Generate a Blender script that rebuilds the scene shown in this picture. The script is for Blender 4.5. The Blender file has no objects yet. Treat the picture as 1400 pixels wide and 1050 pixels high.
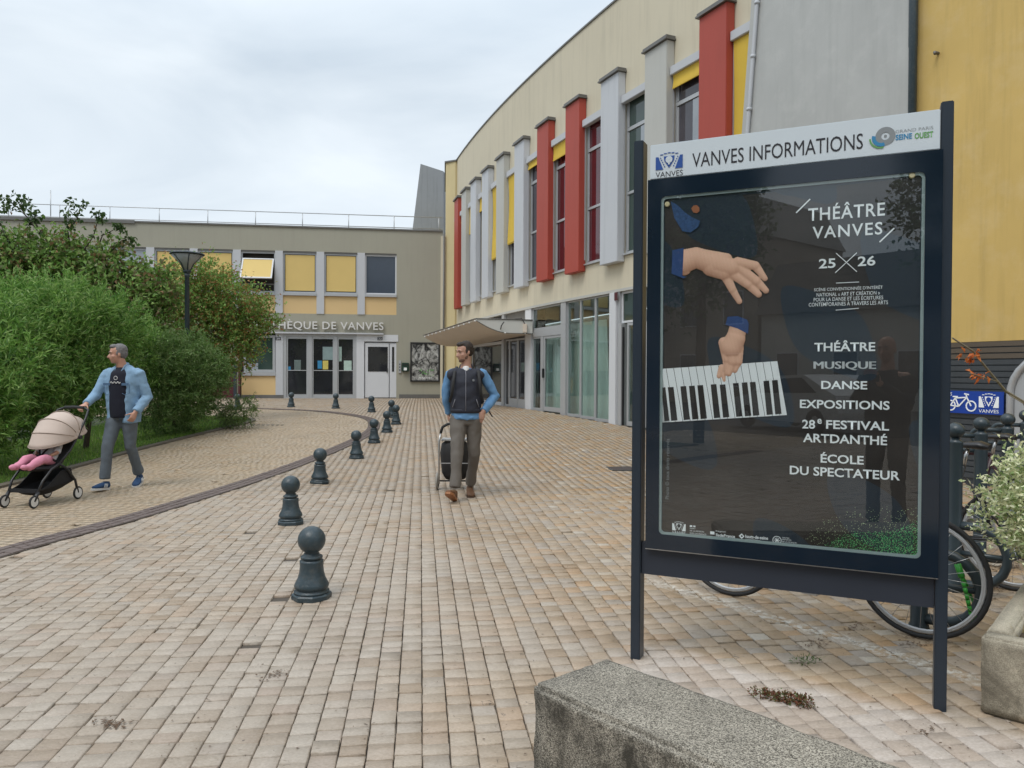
import bpy, bmesh, math, random
import numpy as np
from mathutils import Matrix, Vector, noise as mnoise

R = math.radians
SC = bpy.context.scene
COL = SC.collection
random.seed(7)
RNG = np.random.default_rng(7)

# ------------------------------------------------------------------ camera
F = 1040.0 / 1400.0            # focal length over picture width
CAM_Z = 1.42
PITCH = math.atan(14 / 1040.0)
ROLL = 0.005
cam_d = bpy.data.cameras.new('camera')
cam_d.sensor_width = 36.0
cam_d.lens = 36.0 * F
cam_d.clip_start = 0.05
cam_d.clip_end = 2000.0
cam = bpy.data.objects.new('camera', cam_d)
CAM_M = Matrix.Translation((0, 0, CAM_Z)) @ Matrix.Rotation(math.pi / 2 - PITCH, 4, 'X') @ Matrix.Rotation(ROLL, 4, 'Z')
cam.matrix_world = CAM_M
COL.objects.link(cam)
SC.camera = cam

# ------------------------------------------------------------------ world: overcast sky
SUN_EL, SUN_AZ = R(58), R(215)      # azimuth clockwise from +Y
world = bpy.data.worlds.new('World')
SC.world = world
world.use_nodes = True
wt = world.node_tree
wt.nodes.clear()
def wn(t, **k):
    n = wt.nodes.new(t)
    for a, b in k.items():
        setattr(n, a, b)
    return n
w_out = wn('ShaderNodeOutputWorld')
sky = wn('ShaderNodeTexSky', sky_type='NISHITA')
sky.sun_disc = False
sky.sun_elevation = SUN_EL
sky.sun_rotation = SUN_AZ
sky.air_density = 1.0
sky.dust_density = 2.0
bg_sky = wn('ShaderNodeBackground')
bg_sky.inputs['Strength'].default_value = 0.09
wt.links.new(sky.outputs[0], bg_sky.inputs['Color'])
tc = wn('ShaderNodeTexCoord')
mp = wn('ShaderNodeMapping')
mp.inputs['Scale'].default_value = (1.0, 1.0, 3.2)
nz = wn('ShaderNodeTexNoise')
nz.inputs['Scale'].default_value = 1.7
nz.inputs['Detail'].default_value = 6
nz.inputs['Roughness'].default_value = 0.5
nz.inputs['Distortion'].default_value = 0.6
cr = wn('ShaderNodeValToRGB')
cr.color_ramp.elements[0].position = 0.30
cr.color_ramp.elements[0].color = (0.435, 0.505, 0.575, 1)
cr.color_ramp.elements[1].position = 0.68
cr.color_ramp.elements[1].color = (0.665, 0.72, 0.765, 1)
wt.links.new(tc.outputs['Generated'], mp.inputs['Vector'])
wt.links.new(mp.outputs[0], nz.inputs['Vector'])
wt.links.new(nz.outputs['Fac'], cr.inputs['Fac'])
# overcast luminance law: the zenith of a clouded sky is brighter than its horizon
sep = wn('ShaderNodeSeparateXYZ')
wt.links.new(tc.outputs['Generated'], sep.inputs[0])
mr = wn('ShaderNodeMapRange')
mr.inputs['From Min'].default_value = 0.35
mr.inputs['From Max'].default_value = 1.0
mr.inputs['To Min'].default_value = 1.0
mr.inputs['To Max'].default_value = 1.9
wt.links.new(sep.outputs['Z'], mr.inputs['Value'])
bg_cl = wn('ShaderNodeBackground')
wt.links.new(cr.outputs[0], bg_cl.inputs['Color'])
wt.links.new(mr.outputs[0], bg_cl.inputs['Strength'])
mx = wn('ShaderNodeMixShader')
mx.inputs[0].default_value = 0.93
wt.links.new(bg_sky.outputs[0], mx.inputs[1])
wt.links.new(bg_cl.outputs[0], mx.inputs[2])
wt.links.new(mx.outputs[0], w_out.inputs['Surface'])

sun_d = bpy.data.lights.new('sun', 'SUN')
sun_d.energy = 1.0
sun_d.angle = R(24)
sun_d.color = (1.0, 0.96, 0.9)
sun = bpy.data.objects.new('sun', sun_d)
sd = Vector((math.sin(SUN_AZ) * math.cos(SUN_EL), math.cos(SUN_AZ) * math.cos(SUN_EL), math.sin(SUN_EL)))
sun.rotation_euler = sd.to_track_quat('Z', 'Y').to_euler()
sun.location = (0, -5, 30)
COL.objects.link(sun)
vs = SC.view_settings
vs.view_transform = 'Standard'
vs.look = 'None'
vs.exposure = 0.50
vs.gamma = 1.0
vs.use_curve_mapping = False

# ------------------------------------------------------------------ picture measurements -> places
def ray(px, py):
    d = CAM_M.to_3x3() @ Vector(((px - 700) / 1040.0, (525 - py) / 1040.0, -1))
    return d / d.y                  # per metre of depth
def at(px, py, Y):
    d = ray(px, py)
    return Vector((d.x * Y, Y, CAM_Z + d.z * Y))
def smooth(t):
    t = np.clip(t, 0, 1)
    return t * t * (3 - 2 * t)
def gz(x, y):
    return 0.38 * smooth((y - 9.0) / 15.0)
def gp(px, py):
    d = ray(px, py)
    Y = 5.0
    for _ in range(40):
        Y = (float(gz(0, Y)) - CAM_Z) / d.z
    return Vector((d.x * Y, Y, float(gz(0, Y))))

# ------------------------------------------------------------------ mesh builder
class MB:
    def __init__(s):
        s.v = []; s.f = []; s.m = []; s.sm = []
    def add(s, vs, fs, M=None, mi=0, smooth=False):
        b = len(s.v)
        if M is not None:
            vs = [M @ Vector(v) for v in vs]
        s.v += [tuple(v) for v in vs]
        for f in fs:
            s.f.append([i + b for i in f]); s.m.append(mi); s.sm.append(smooth)
        return s
    def box(s, x0, x1, y0, y1, z0, z1, M=None, mi=0, bev=0.0):
        if bev:
            bm = bmesh.new()
            vs_ = [bm.verts.new(p) for p in ((x0,y0,z0),(x1,y0,z0),(x1,y1,z0),(x0,y1,z0),(x0,y0,z1),(x1,y0,z1),(x1,y1,z1),(x0,y1,z1))]
            for f in ((3,2,1,0),(4,5,6,7),(0,1,5,4),(1,2,6,5),(2,3,7,6),(3,0,4,7)):
                bm.faces.new([vs_[i] for i in f])
            bmesh.ops.bevel(bm, geom=bm.edges[:], offset=bev, segments=2, affect='EDGES')
            bm.verts.index_update()
            s.add([v.co[:] for v in bm.verts], [[v.index for v in f.verts] for f in bm.faces], M, mi)
            bm.free()
            return s
        return s.add([(x0,y0,z0),(x1,y0,z0),(x1,y1,z0),(x0,y1,z0),(x0,y0,z1),(x1,y0,z1),(x1,y1,z1),(x0,y1,z1)],
                     [(3,2,1,0),(4,5,6,7),(0,1,5,4),(1,2,6,5),(2,3,7,6),(3,0,4,7)], M, mi)
    def prism(s, poly, h0, h1, axis='z', M=None, mi=0):
        """poly: list of 2D points, extruded along axis"""
        n = len(poly)
        def p3(p, h):
            return (p[0], p[1], h) if axis == 'z' else ((p[0], h, p[1]) if axis == 'y' else (h, p[0], p[1]))
        vs_ = [p3(p, h0) for p in poly] + [p3(p, h1) for p in poly]
        fs = [list(range(n))[::-1], [n + i for i in range(n)]] + [[i, (i + 1) % n, n + (i + 1) % n, n + i] for i in range(n)]
        return s.add(vs_, fs, M, mi)
    def loft(s, path, radii, seg=12, ref=(1, 0, 0), M=None, mi=0, smooth=True, caps=True):
        path = [Vector(p) for p in path]
        n = len(path)
        vs_ = []
        prev = None
        for i, p in enumerate(path):
            t = (path[min(i + 1, n - 1)] - path[max(i - 1, 0)]).normalized()
            r = Vector(ref) if prev is None else prev
            a = r - t * r.dot(t)
            if a.length < 1e-3:
                a = Vector((0, 1, 0)) - t * t.y
                if a.length < 1e-3: a = Vector((1, 0, 0))
            a.normalize()
            if ref == 'free' : pass
            prev = a if isinstance(ref, tuple) and len(ref) == 4 else (Vector(ref[:3]))
            b = t.cross(a)
            ra, rb = (radii[i] if isinstance(radii[i], (tuple, list)) else (radii[i], radii[i])) if isinstance(radii, (list, tuple)) else (radii, radii)
            for k in range(seg):
                an = 2 * math.pi * k / seg
                vs_.append(p + a * (ra * math.cos(an)) + b * (rb * math.sin(an)))
        fs = []
        for i in range(n - 1):
            for k in range(seg):
                k2 = (k + 1) % seg
                fs.append((i * seg + k, i * seg + k2, (i + 1) * seg + k2, (i + 1) * seg + k))
        b0 = len(s.v)
        s.add(vs_, fs, M, mi, smooth)
        if caps:
            s.f.append([b0 + k for k in range(seg)][::-1]); s.m.append(mi); s.sm.append(False)
            s.f.append([b0 + (n - 1) * seg + k for k in range(seg)]); s.m.append(mi); s.sm.append(False)
        return s
    def tube(s, a, b, r, seg=8, M=None, mi=0, r2=None):
        a = Vector(a); b = Vector(b)
        d = (b - a).normalized()
        ref = (1, 0, 0) if abs(d.x) < 0.9 else (0, 1, 0)
        return s.loft([a, b], [r, r if r2 is None else r2], seg, ref, M, mi)
    def path(s, pts, r, seg=8, M=None, mi=0):
        """round tube through points with a twist-free frame"""
        P = [Vector(p) for p in pts]
        n = len(P)
        T = [(P[min(i + 1, n - 1)] - P[max(i - 1, 0)]).normalized() for i in range(n)]
        a = T[0].orthogonal().normalized()
        vs_ = []
        for i in range(n):
            a = (a - T[i] * a.dot(T[i])).normalized()
            b = T[i].cross(a)
            rr = r[i] if isinstance(r, (list, tuple)) else r
            for k in range(seg):
                an = 2 * math.pi * k / seg
                vs_.append(P[i] + a * rr * math.cos(an) + b * rr * math.sin(an))
        fs = [(i * seg + k, i * seg + (k + 1) % seg, (i + 1) * seg + (k + 1) % seg, (i + 1) * seg + k) for i in range(n - 1) for k in range(seg)]
        b0 = len(s.v)
        s.add(vs_, fs, M, mi, True)
        s.f.append([b0 + k for k in range(seg)][::-1]); s.m.append(mi); s.sm.append(False)
        s.f.append([b0 + (n - 1) * seg + k for k in range(seg)]); s.m.append(mi); s.sm.append(False)
        return s
    def lathe(s, prof, seg=24, M=None, mi=0, smooth=True):
        """prof: (r, z) from bottom to top"""
        n = len(prof)
        vs_ = [(r * math.cos(2 * math.pi * k / seg), r * math.sin(2 * math.pi * k / seg), z) for r, z in prof for k in range(seg)]
        fs = [(i * seg + k, i * seg + (k + 1) % seg, (i + 1) * seg + (k + 1) % seg, (i + 1) * seg + k) for i in range(n - 1) for k in range(seg)]
        b0 = len(s.v)
        s.add(vs_, fs, M, mi, smooth)
        s.f.append([b0 + k for k in range(seg)][::-1]); s.m.append(mi); s.sm.append(False)
        s.f.append([b0 + (n - 1) * seg + k for k in range(seg)]); s.m.append(mi); s.sm.append(False)
        return s
    def ell(s, c, r, M=None, mi=0, nu=16, nv=10, rot=None):
        vs_ = []
        for i in range(1, nv):
            th = math.pi * i / nv
            for k in range(nu):
                ph = 2 * math.pi * k / nu
                vs_.append(Vector((r[0] * math.sin(th) * math.cos(ph), r[1] * math.sin(th) * math.sin(ph), -r[2] * math.cos(th))))
        vs_.append(Vector((0, 0, -r[2]))); vs_.append(Vector((0, 0, r[2])))
        if rot is not None: vs_ = [rot @ v for v in vs_]
        vs_ = [v + Vector(c) for v in vs_]
        fs = []
        for i in range(nv - 2):
            for k in range(nu):
                fs.append((i * nu + k, i * nu + (k + 1) % nu, (i + 1) * nu + (k + 1) % nu, (i + 1) * nu + k))
        b = (nv - 1) * nu
        for k in range(nu):
            fs.append((b, (k + 1) % nu, k))
            fs.append((b + 1, (nv - 2) * nu + k, (nv - 2) * nu + (k + 1) % nu))
        return s.add(vs_, fs, M, mi, True)
    def torus(s, c, Rr, r, M=None, mi=0, nu=36, nv=8, axis='x'):
        vs_ = []
        for i in range(nu):
            a = 2 * math.pi * i / nu
            for k in range(nv):
                b = 2 * math.pi * k / nv
                q = (Rr + r * math.cos(b))
                p = (r * math.sin(b), q * math.cos(a), q * math.sin(a))
                if axis == 'z': p = (p[1], p[2], p[0])
                if axis == 'y': p = (p[1], p[0], p[2])
                vs_.append((p[0] + c[0], p[1] + c[1], p[2] + c[2]))
        fs = [(i * nv + k, i * nv + (k + 1) % nv, ((i + 1) % nu) * nv + (k + 1) % nv, ((i + 1) % nu) * nv + k) for i in range(nu) for k in range(nv)]
        return s.add(vs_, fs, M, mi, True)
    def mesh(s, name, mats):
        me = bpy.data.meshes.new(name)
        me.from_pydata(s.v, [], s.f)
        mats = mats if isinstance(mats, (list, tuple)) else [mats]
        for m in mats: me.materials.append(m)
        me.polygons.foreach_set('material_index', s.m)
        me.polygons.foreach_set('use_smooth', s.sm)
        bm = bmesh.new(); bm.from_mesh(me)
        bmesh.ops.recalc_face_normals(bm, faces=bm.faces)
        bm.to_mesh(me); bm.free()
        me.update()
        return me

def link(name, data, parent=None, loc=(0, 0, 0), rot=(0, 0, 0)):
    o = bpy.data.objects.new(name, data)
    COL.objects.link(o)
    if parent is not None: o.parent = parent
    o.location = loc
    o.rotation_euler = rot
    return o
def obj(name, mb, mats, parent=None, loc=(0, 0, 0), rot=(0, 0, 0), label=None):
    o = link(name, mb.mesh(name, mats), parent, loc, rot)
    if label: o['label'] = label
    return o
def tag(o, label, cat, group=None):
    o['label'] = label; o['category'] = cat
    if group: o['group'] = group
    return o
def thing(name, label, cat, loc=(0, 0, 0), rz=0.0, group=None):
    o = link(name, None, None, loc, (0, 0, rz))
    o.empty_display_size = 0.2
    return tag(o, label, cat, group)
def struct(o):
    o['kind'] = 'structure'
    return o
def stuff(o):
    o['kind'] = 'stuff'
    return o
def children(o): return [c for c in o.children]
def copy_tree(o, parent=None):
    c = o.copy(); COL.objects.link(c)
    c.parent = parent
    for ch in list(o.children): copy_tree(ch, c)
    return c
def box_obj(name, x0, x1, y0, y1, z0, z1, mats, parent, label=None, bev=0.0, loc=(0,0,0), rot=(0,0,0)):
    return obj(name, MB().box(x0, x1, y0, y1, z0, z1, bev=bev), mats, parent, loc, rot, label)

# ------------------------------------------------------------------ materials
def nt(name):
    m = bpy.data.materials.new(name); m.use_nodes = True
    t = m.node_tree
    return m, t, t.nodes['Principled BSDF']
def mixcol(t, fac, a, b, mode='MIX'):
    n = t.nodes.new('ShaderNodeMix'); n.data_type = 'RGBA'; n.blend_type = mode
    if hasattr(fac, 'links') or hasattr(fac, 'is_linked'): t.links.new(fac, n.inputs[0])
    else: n.inputs[0].default_value = fac
    for s_, i in ((a, 6), (b, 7)):
        if hasattr(s_, 'is_linked'): t.links.new(s_, n.inputs[i])
        else: n.inputs[i].default_value = (*s_[:3], 1)
    return n.outputs[2]
def tex_noise(t, scale, detail=4, rough=0.55, vec=None, dist=0.0):
    n = t.nodes.new('ShaderNodeTexNoise')
    n.inputs['Scale'].default_value = scale; n.inputs['Detail'].default_value = detail
    n.inputs['Roughness'].default_value = rough; n.inputs['Distortion'].default_value = dist
    if vec is not None: t.links.new(vec, n.inputs['Vector'])
    return n.outputs['Fac']
def ramp(t, fac, p0, p1, c0=(0, 0, 0), c1=(1, 1, 1)):
    n = t.nodes.new('ShaderNodeValToRGB')
    n.color_ramp.elements[0].position = p0; n.color_ramp.elements[1].position = p1
    n.color_ramp.elements[0].color = (*c0, 1); n.color_ramp.elements[1].color = (*c1, 1)
    t.links.new(fac, n.inputs[0])
    return n.outputs[0]
def mapping(t, src, scale):
    n = t.nodes.new('ShaderNodeMapping'); n.inputs['Scale'].default_value = scale
    t.links.new(src, n.inputs['Vector'])
    return n.outputs[0]
def bump(t, p, height, strength, dist=0.01):
    n = t.nodes.new('ShaderNodeBump')
    n.inputs['Strength'].default_value = strength; n.inputs['Distance'].default_value = dist
    t.links.new(height, n.inputs['Height'])
    t.links.new(n.outputs[0], p.inputs['Normal'])
def M(name, col, rough=0.6, var=0.12, scale=2.0, bmp=0.0, bscale=60.0, metal=0.0, dirt=0.0, dirtcol=(0.08, 0.07, 0.06), streak=0.0, spec=0.5, coat=0.0, rvar=0.0):
    m, t, p = nt(name)
    tcn = t.nodes.new('ShaderNodeTexCoord')
    geo = t.nodes.new('ShaderNodeNewGeometry')
    pos = geo.outputs['Position']
    c = mixcol(t, tex_noise(t, scale, 5, 0.6, pos), [x * (1 - var) for x in col], [min(1, x * (1 + var)) for x in col])
    if streak:
        sv = mapping(t, pos, (5.0, 5.0, 0.35))
        s_ = ramp(t, tex_noise(t, 1.3, 4, 0.6, sv), 0.5, 0.78)
        sc = t.nodes.new('ShaderNodeMath'); sc.operation = 'MULTIPLY'; sc.inputs[1].default_value = streak
        t.links.new(s_, sc.inputs[0])
        c = mixcol(t, sc.outputs[0], c, [x * 0.55 for x in col])
    if dirt:
        d_ = ramp(t, tex_noise(t, scale * 3.1, 8, 0.7, pos), 0.5, 0.75)
        sc = t.nodes.new('ShaderNodeMath'); sc.operation = 'MULTIPLY'; sc.inputs[1].default_value = dirt
        t.links.new(d_, sc.inputs[0])
        c = mixcol(t, sc.outputs[0], c, dirtcol)
    t.links.new(c, p.inputs['Base Color'])
    p.inputs['Roughness'].default_value = rough
    if rvar:
        mrn = t.nodes.new('ShaderNodeMapRange')
        mrn.inputs['To Min'].default_value = rough - rvar; mrn.inputs['To Max'].default_value = rough + rvar
        t.links.new(tex_noise(t, scale * 2.0, 4, 0.6, pos), mrn.inputs['Value'])
        t.links.new(mrn.outputs[0], p.inputs['Roughness'])
    p.inputs['Metallic'].default_value = metal
    p.inputs['Specular IOR Level'].default_value = spec
    p.inputs['Coat Weight'].default_value = coat
    if bmp: bump(t, p, tex_noise(t, bscale, 5, 0.6, pos), bmp)
    return m
LEAF_GAIN = 1.32
def leafmat(name, cols, trans=0.35, rough=0.5):
    """colour differs leaf by leaf"""
    m, t, p = nt(name)
    geo = t.nodes.new('ShaderNodeNewGeometry')
    n = t.nodes.new('ShaderNodeValToRGB')
    n.color_ramp.interpolation = 'LINEAR'
    els = n.color_ramp.elements
    cols = [tuple(min(.9, q * LEAF_GAIN) for q in c_) for c_ in cols]
    while len(els) < len(cols): els.new(0.5)
    for i, c in enumerate(cols):
        els[i].position = i / (len(cols) - 1); els[i].color = (*c, 1)
    t.links.new(geo.outputs['Random Per Island'], n.inputs[0])
    t.links.new(n.outputs[0], p.inputs['Base Color'])
    p.inputs['Roughness'].default_value = rough
    p.inputs['Specular IOR Level'].default_value = 0.35
    tr = t.nodes.new('ShaderNodeBsdfTranslucent')
    t.links.new(n.outputs[0], tr.inputs['Color'])
    mxs = t.nodes.new('ShaderNodeMixShader'); mxs.inputs[0].default_value = trans
    t.links.new(p.outputs[0], mxs.inputs[1]); t.links.new(tr.outputs[0], mxs.inputs[2])
    t.links.new(mxs.outputs[0], t.nodes['Material Output'].inputs['Surface'])
    return m
def glassmat(name, tint=(0.85, 0.93, 0.9), ior=1.5, rough=0.0):
    m, t, p = nt(name)
    t.nodes.remove(p)
    tr = t.nodes.new('ShaderNodeBsdfTransparent'); tr.inputs[0].default_value = (*tint, 1)
    gl = t.nodes.new('ShaderNodeBsdfGlossy'); gl.inputs['Roughness'].default_value = rough
    fr = t.nodes.new('ShaderNodeFresnel')
    ge = t.nodes.new('ShaderNodeNewGeometry')        # thin pane: both faces reflect alike
    mr_ = t.nodes.new('ShaderNodeMapRange'); mr_.inputs['To Min'].default_value = ior; mr_.inputs['To Max'].default_value = 1 / ior
    t.links.new(ge.outputs['Backfacing'], mr_.inputs['Value']); t.links.new(mr_.outputs[0], fr.inputs['IOR'])
    mxs = t.nodes.new('ShaderNodeMixShader')
    t.links.new(fr.outputs[0], mxs.inputs[0]); t.links.new(tr.outputs[0], mxs.inputs[1]); t.links.new(gl.outputs[0], mxs.inputs[2])
    t.links.new(mxs.outputs[0], t.nodes['Material Output'].inputs['Surface'])
    return m

MT = {}
MT['lib_render'] = M('olive_render', (0.345, 0.33, 0.265), 0.85, 0.07, 0.8, 0.12, 90, streak=0.12)
MT['cream'] = M('cream_render', (0.60, 0.54, 0.41), 0.85, 0.09, 0.5, 0.12, 90, streak=0.26, dirt=0.08, dirtcol=(.42,.36,.26))
MT['yellow_pier'] = M('yellow_render', (0.60, 0.50, 0.28), 0.85, 0.08, 1.0, 0.1, 90, streak=0.15)
MT['yellow_panel'] = M('yellow_infill', (0.66, 0.47, 0.23), 0.7, 0.05, 1.5)
MT['ochre_wall'] = M('ochre_render', (0.62, 0.43, 0.14), 0.8, 0.16, 0.7, 0.15, 70, streak=0.40, dirt=0.22, dirtcol=(0.75, 0.62, 0.42))
MT['grey_wall'] = M('grey_painted_concrete', (0.44, 0.445, 0.43), 0.75, 0.14, 0.9, 0.12, 40, streak=0.22, dirt=0.22, dirtcol=(0.66, 0.66, 0.63))
MT['raw_concrete'] = M('raw_concrete', (0.26, 0.27, 0.28), 0.85, 0.12, 1.2, 0.2, 50, streak=0.5)
MT['lightgrey'] = M('light_grey_paint', (0.50, 0.51, 0.53), 0.55, 0.05, 2.0)
MT['fin_white'] = M('fin_white_paint', (0.52, 0.535, 0.56), 0.6, 0.05, 1.0, 0.06, 60, streak=0.25)
MT['fin_grey'] = M('fin_grey_paint', (0.47, 0.465, 0.43), 0.6, 0.05, 1.0, 0.06, 60, streak=0.12)
MT['fin_red'] = M('fin_red_paint', (0.39, 0.06, 0.038), 0.6, 0.07, 1.0, 0.06, 60, streak=0.18)
MT['cap'] = M('zinc_cap', (0.16, 0.155, 0.145), 0.5, 0.2, 3.0, metal=0.3)
MT['alu'] = M('aluminium_frame', (0.46, 0.47, 0.48), 0.4, 0.06, 3.0, metal=0.35)
MT['white_frame'] = M('white_frame', (0.62, 0.63, 0.65), 0.45, 0.04, 3.0)
MT['blind'] = M('yellow_canvas', (0.66, 0.45, 0.055), 0.8, 0.09, 2.0, 0.1, 300, streak=0.2)
MT['blind_pale'] = M('pale_yellow_blind', (0.66, 0.48, 0.17), 0.7, 0.05, 2.0, 0.08, 200)
MT['darkglass'] = M('dark_window_glass', (0.022, 0.023, 0.027), 0.04, 0.6, 1.5, spec=0.8)
MT['upperglass'] = M('curtained_window_glass', (0.055, 0.05, 0.06), 0.05, 0.6, 1.2, spec=0.8)
MT['blueglass'] = M('blue_screen_glass', (0.045, 0.06, 0.085), 0.15, 0.1, 6.0, spec=0.6)
MT['redglass'] = M('glass_over_red_curtain', (0.085, 0.012, 0.018), 0.05, 0.4, 3.0, spec=0.8)
MT['greenglass'] = M('greenish_window_glass', (0.035, 0.06, 0.05), 0.04, 0.2, 3.0, spec=0.8)
MT['sky_glass'] = M('pale_curtained_glass', (0.30, 0.33, 0.36), 0.06, 0.2, 2.0, spec=0.8)
MT['shopglass'] = glassmat('shopfront_glass', (0.86, 0.93, 0.915), 1.75)
MT['interior'] = M('interior_wall', (0.68, 0.72, 0.68), 0.8, 0.25, 1.1)
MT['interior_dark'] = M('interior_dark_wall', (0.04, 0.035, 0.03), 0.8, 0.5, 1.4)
MT['canopy'] = M('canopy_paint', (0.66, 0.57, 0.47), 0.6, 0.06, 1.5, streak=0.1)
MT['canopy_white'] = M('canopy_white_paint', (0.62, 0.62, 0.58), 0.6, 0.05, 1.5, streak=0.2)
MT['black'] = M('black_paint', (0.018, 0.018, 0.02), 0.4, 0.2, 5)
MT['rubber'] = M('black_rubber', (0.022, 0.022, 0.023), 0.75, 0.2, 20, 0.1, 200)
MT['bollard'] = M('bollard_blue_grey_iron', (0.028, 0.047, 0.058), 0.38, 0.35, 9, 0.35, 45, dirt=0.6, dirtcol=(0.10, 0.10, 0.09), rvar=0.1)
MT['rack'] = M('rack_painted_steel', (0.028, 0.042, 0.05), 0.38, 0.2, 10, 0.06, 60, rvar=0.1)
MT['navy'] = M('navy_metal', (0.018, 0.028, 0.042), 0.35, 0.15, 4, spec=0.5)
MT['navy_glass'] = M('navy_lacquered_glass_border', (0.008, 0.016, 0.028), 0.08, 0.1, 4, spec=0.6)
MT['apron'] = M('sign_apron_metal', (0.022, 0.028, 0.042), 0.5, 0.15, 4)
MT['sign_white'] = M('sign_white_face', (0.60, 0.66, 0.70), 0.35, 0.03, 2)
MT['print_white'] = M('white_print', (0.90, 0.92, 0.93), 0.6, 0.02, 2)
MT['print_black'] = M('black_print', (0.012, 0.012, 0.018), 0.6, 0.02, 2)
MT['print_blue'] = M('blue_print', (0.012, 0.07, 0.30), 0.6, 0.02, 2)
MT['print_sky'] = M('sky_blue_print', (0.03, 0.22, 0.42), 0.6, 0.02, 2)
MT['print_green'] = M('green_print', (0.12, 0.33, 0.09), 0.6, 0.02, 2)
MT['print_grey'] = M('grey_print', (0.23, 0.25, 0.26), 0.6, 0.02, 2)
MT['cobalt'] = M('cobalt_sign_face', (0.010, 0.05, 0.32), 0.35, 0.04, 2)
MT['shutter'] = M('dark_grey_cladding', (0.075, 0.085, 0.095), 0.45, 0.15, 1.5, metal=0.3, streak=0.3)
MT['shutter_brown'] = M('brown_grey_cladding', (0.13, 0.105, 0.08), 0.5, 0.15, 1.5, metal=0.2)
MT['maroon'] = M('maroon_panel', (0.075, 0.008, 0.012), 0.5, 0.15, 2)
MT['greenbox'] = M('dark_green_box', (0.015, 0.045, 0.03), 0.4, 0.1, 2)
MT['steel'] = M('bright_steel', (0.5, 0.5, 0.5), 0.3, 0.1, 10, metal=0.9)
MT['whitepl'] = M('white_plastic', (0.68, 0.67, 0.65), 0.45, 0.05, 10)
# ------------------------------------------------------------------ ground
def catmull(pts, n=10):
    P = [np.array(p, float) for p in pts]
    P = [2 * P[0] - P[1]] + P + [2 * P[-1] - P[-2]]
    out = []
    for i in range(1, len(P) - 2):
        for k in range(n):
            t = k / n
            out.append(0.5 * ((2 * P[i]) + (-P[i-1] + P[i+1]) * t + (2*P[i-1] - 5*P[i] + 4*P[i+1] - P[i+2]) * t*t + (-P[i-1] + 3*P[i] - 3*P[i+1] + P[i+2]) * t**3))
    out.append(P[-2])
    return np.array(out)
def in_poly(poly, x, y):
    x = np.asarray(x); y = np.asarray(y)
    c = np.zeros(x.shape, bool)
    n = len(poly)
    for i in range(n):
        x0, y0 = poly[i]; x1, y1 = poly[(i + 1) % n]
        if y0 == y1: continue
        k = ((y0 > y) != (y1 > y)) & (x < (x1 - x0) * (y - y0) / (y1 - y0) + x0)
        c ^= k
    return c
BAND = catmull([(-4.9, -6), (-4.5, 0.5), (-4.18, 3.6), (-3.98, 5.92), (-3.66, 7.6), (-3.27, 11.3), (-3.0, 15.0), (-3.12, 17.2), (-3.75, 19.3), (-5.4, 21.2), (-7.6, 22.2), (-10.5, 22.6)], 14)
BW = 0.135
road_poly = [tuple(p) for p in BAND] + [(-30, 22.6), (-30, -12), (-4.9, -12)]
lawn_poly = [(-6.35, -6), (-6.30, 9), (-6.42, 11), (-6.5, 13.5), (-6.32, 16.5), (-6.22, 17.9), (-6.5, 18.7), (-7.3, 19.1), (-30, 19.4), (-30, -6)]
def band_dist(x, y):
    d = np.full(np.shape(x), 1e9)
    for i in range(len(BAND) - 1):
        a = BAND[i]; b = BAND[i + 1]; ab = b - a
        t = np.clip(((x - a[0]) * ab[0] + (y - a[1]) * ab[1]) / (ab @ ab), 0, 1)
        d = np.minimum(d, np.hypot(x - a[0] - t * ab[0], y - a[1] - t * ab[1]))
    return d

# base sheet, reaching the horizon
def sheet(name, xs, ys, dz, mat):
    mb = MB()
    nx, ny = len(xs), len(ys)
    vs_ = [(x, y, float(gz(x, y)) + dz) for y in ys for x in xs]
    fs = [(j * nx + i, j * nx + i + 1, (j + 1) * nx + i + 1, (j + 1) * nx + i) for j in range(ny - 1) for i in range(nx - 1)]
    mb.add(vs_, fs)
    return struct(obj(name, mb, mat))
m_bed = M('joint_sand', (0.085, 0.07, 0.055), 0.9, 0.3, 8, 0.3, 200)
m_asph = M('asphalt', (0.055, 0.055, 0.057), 0.85, 0.2, 3, 0.3, 150)
sheet('ground', [-700, -120, -60, 60, 120, 700], [-700, -120, -12] + [9 + i * 1.5 for i in range(11)] + [40, 120, 700], -0.05, m_asph)
plaza = sheet('plaza_paving', [-30, 7.5], [-12, 0] + [9 + i for i in range(16)] + [32], -0.016, m_bed)

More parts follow.
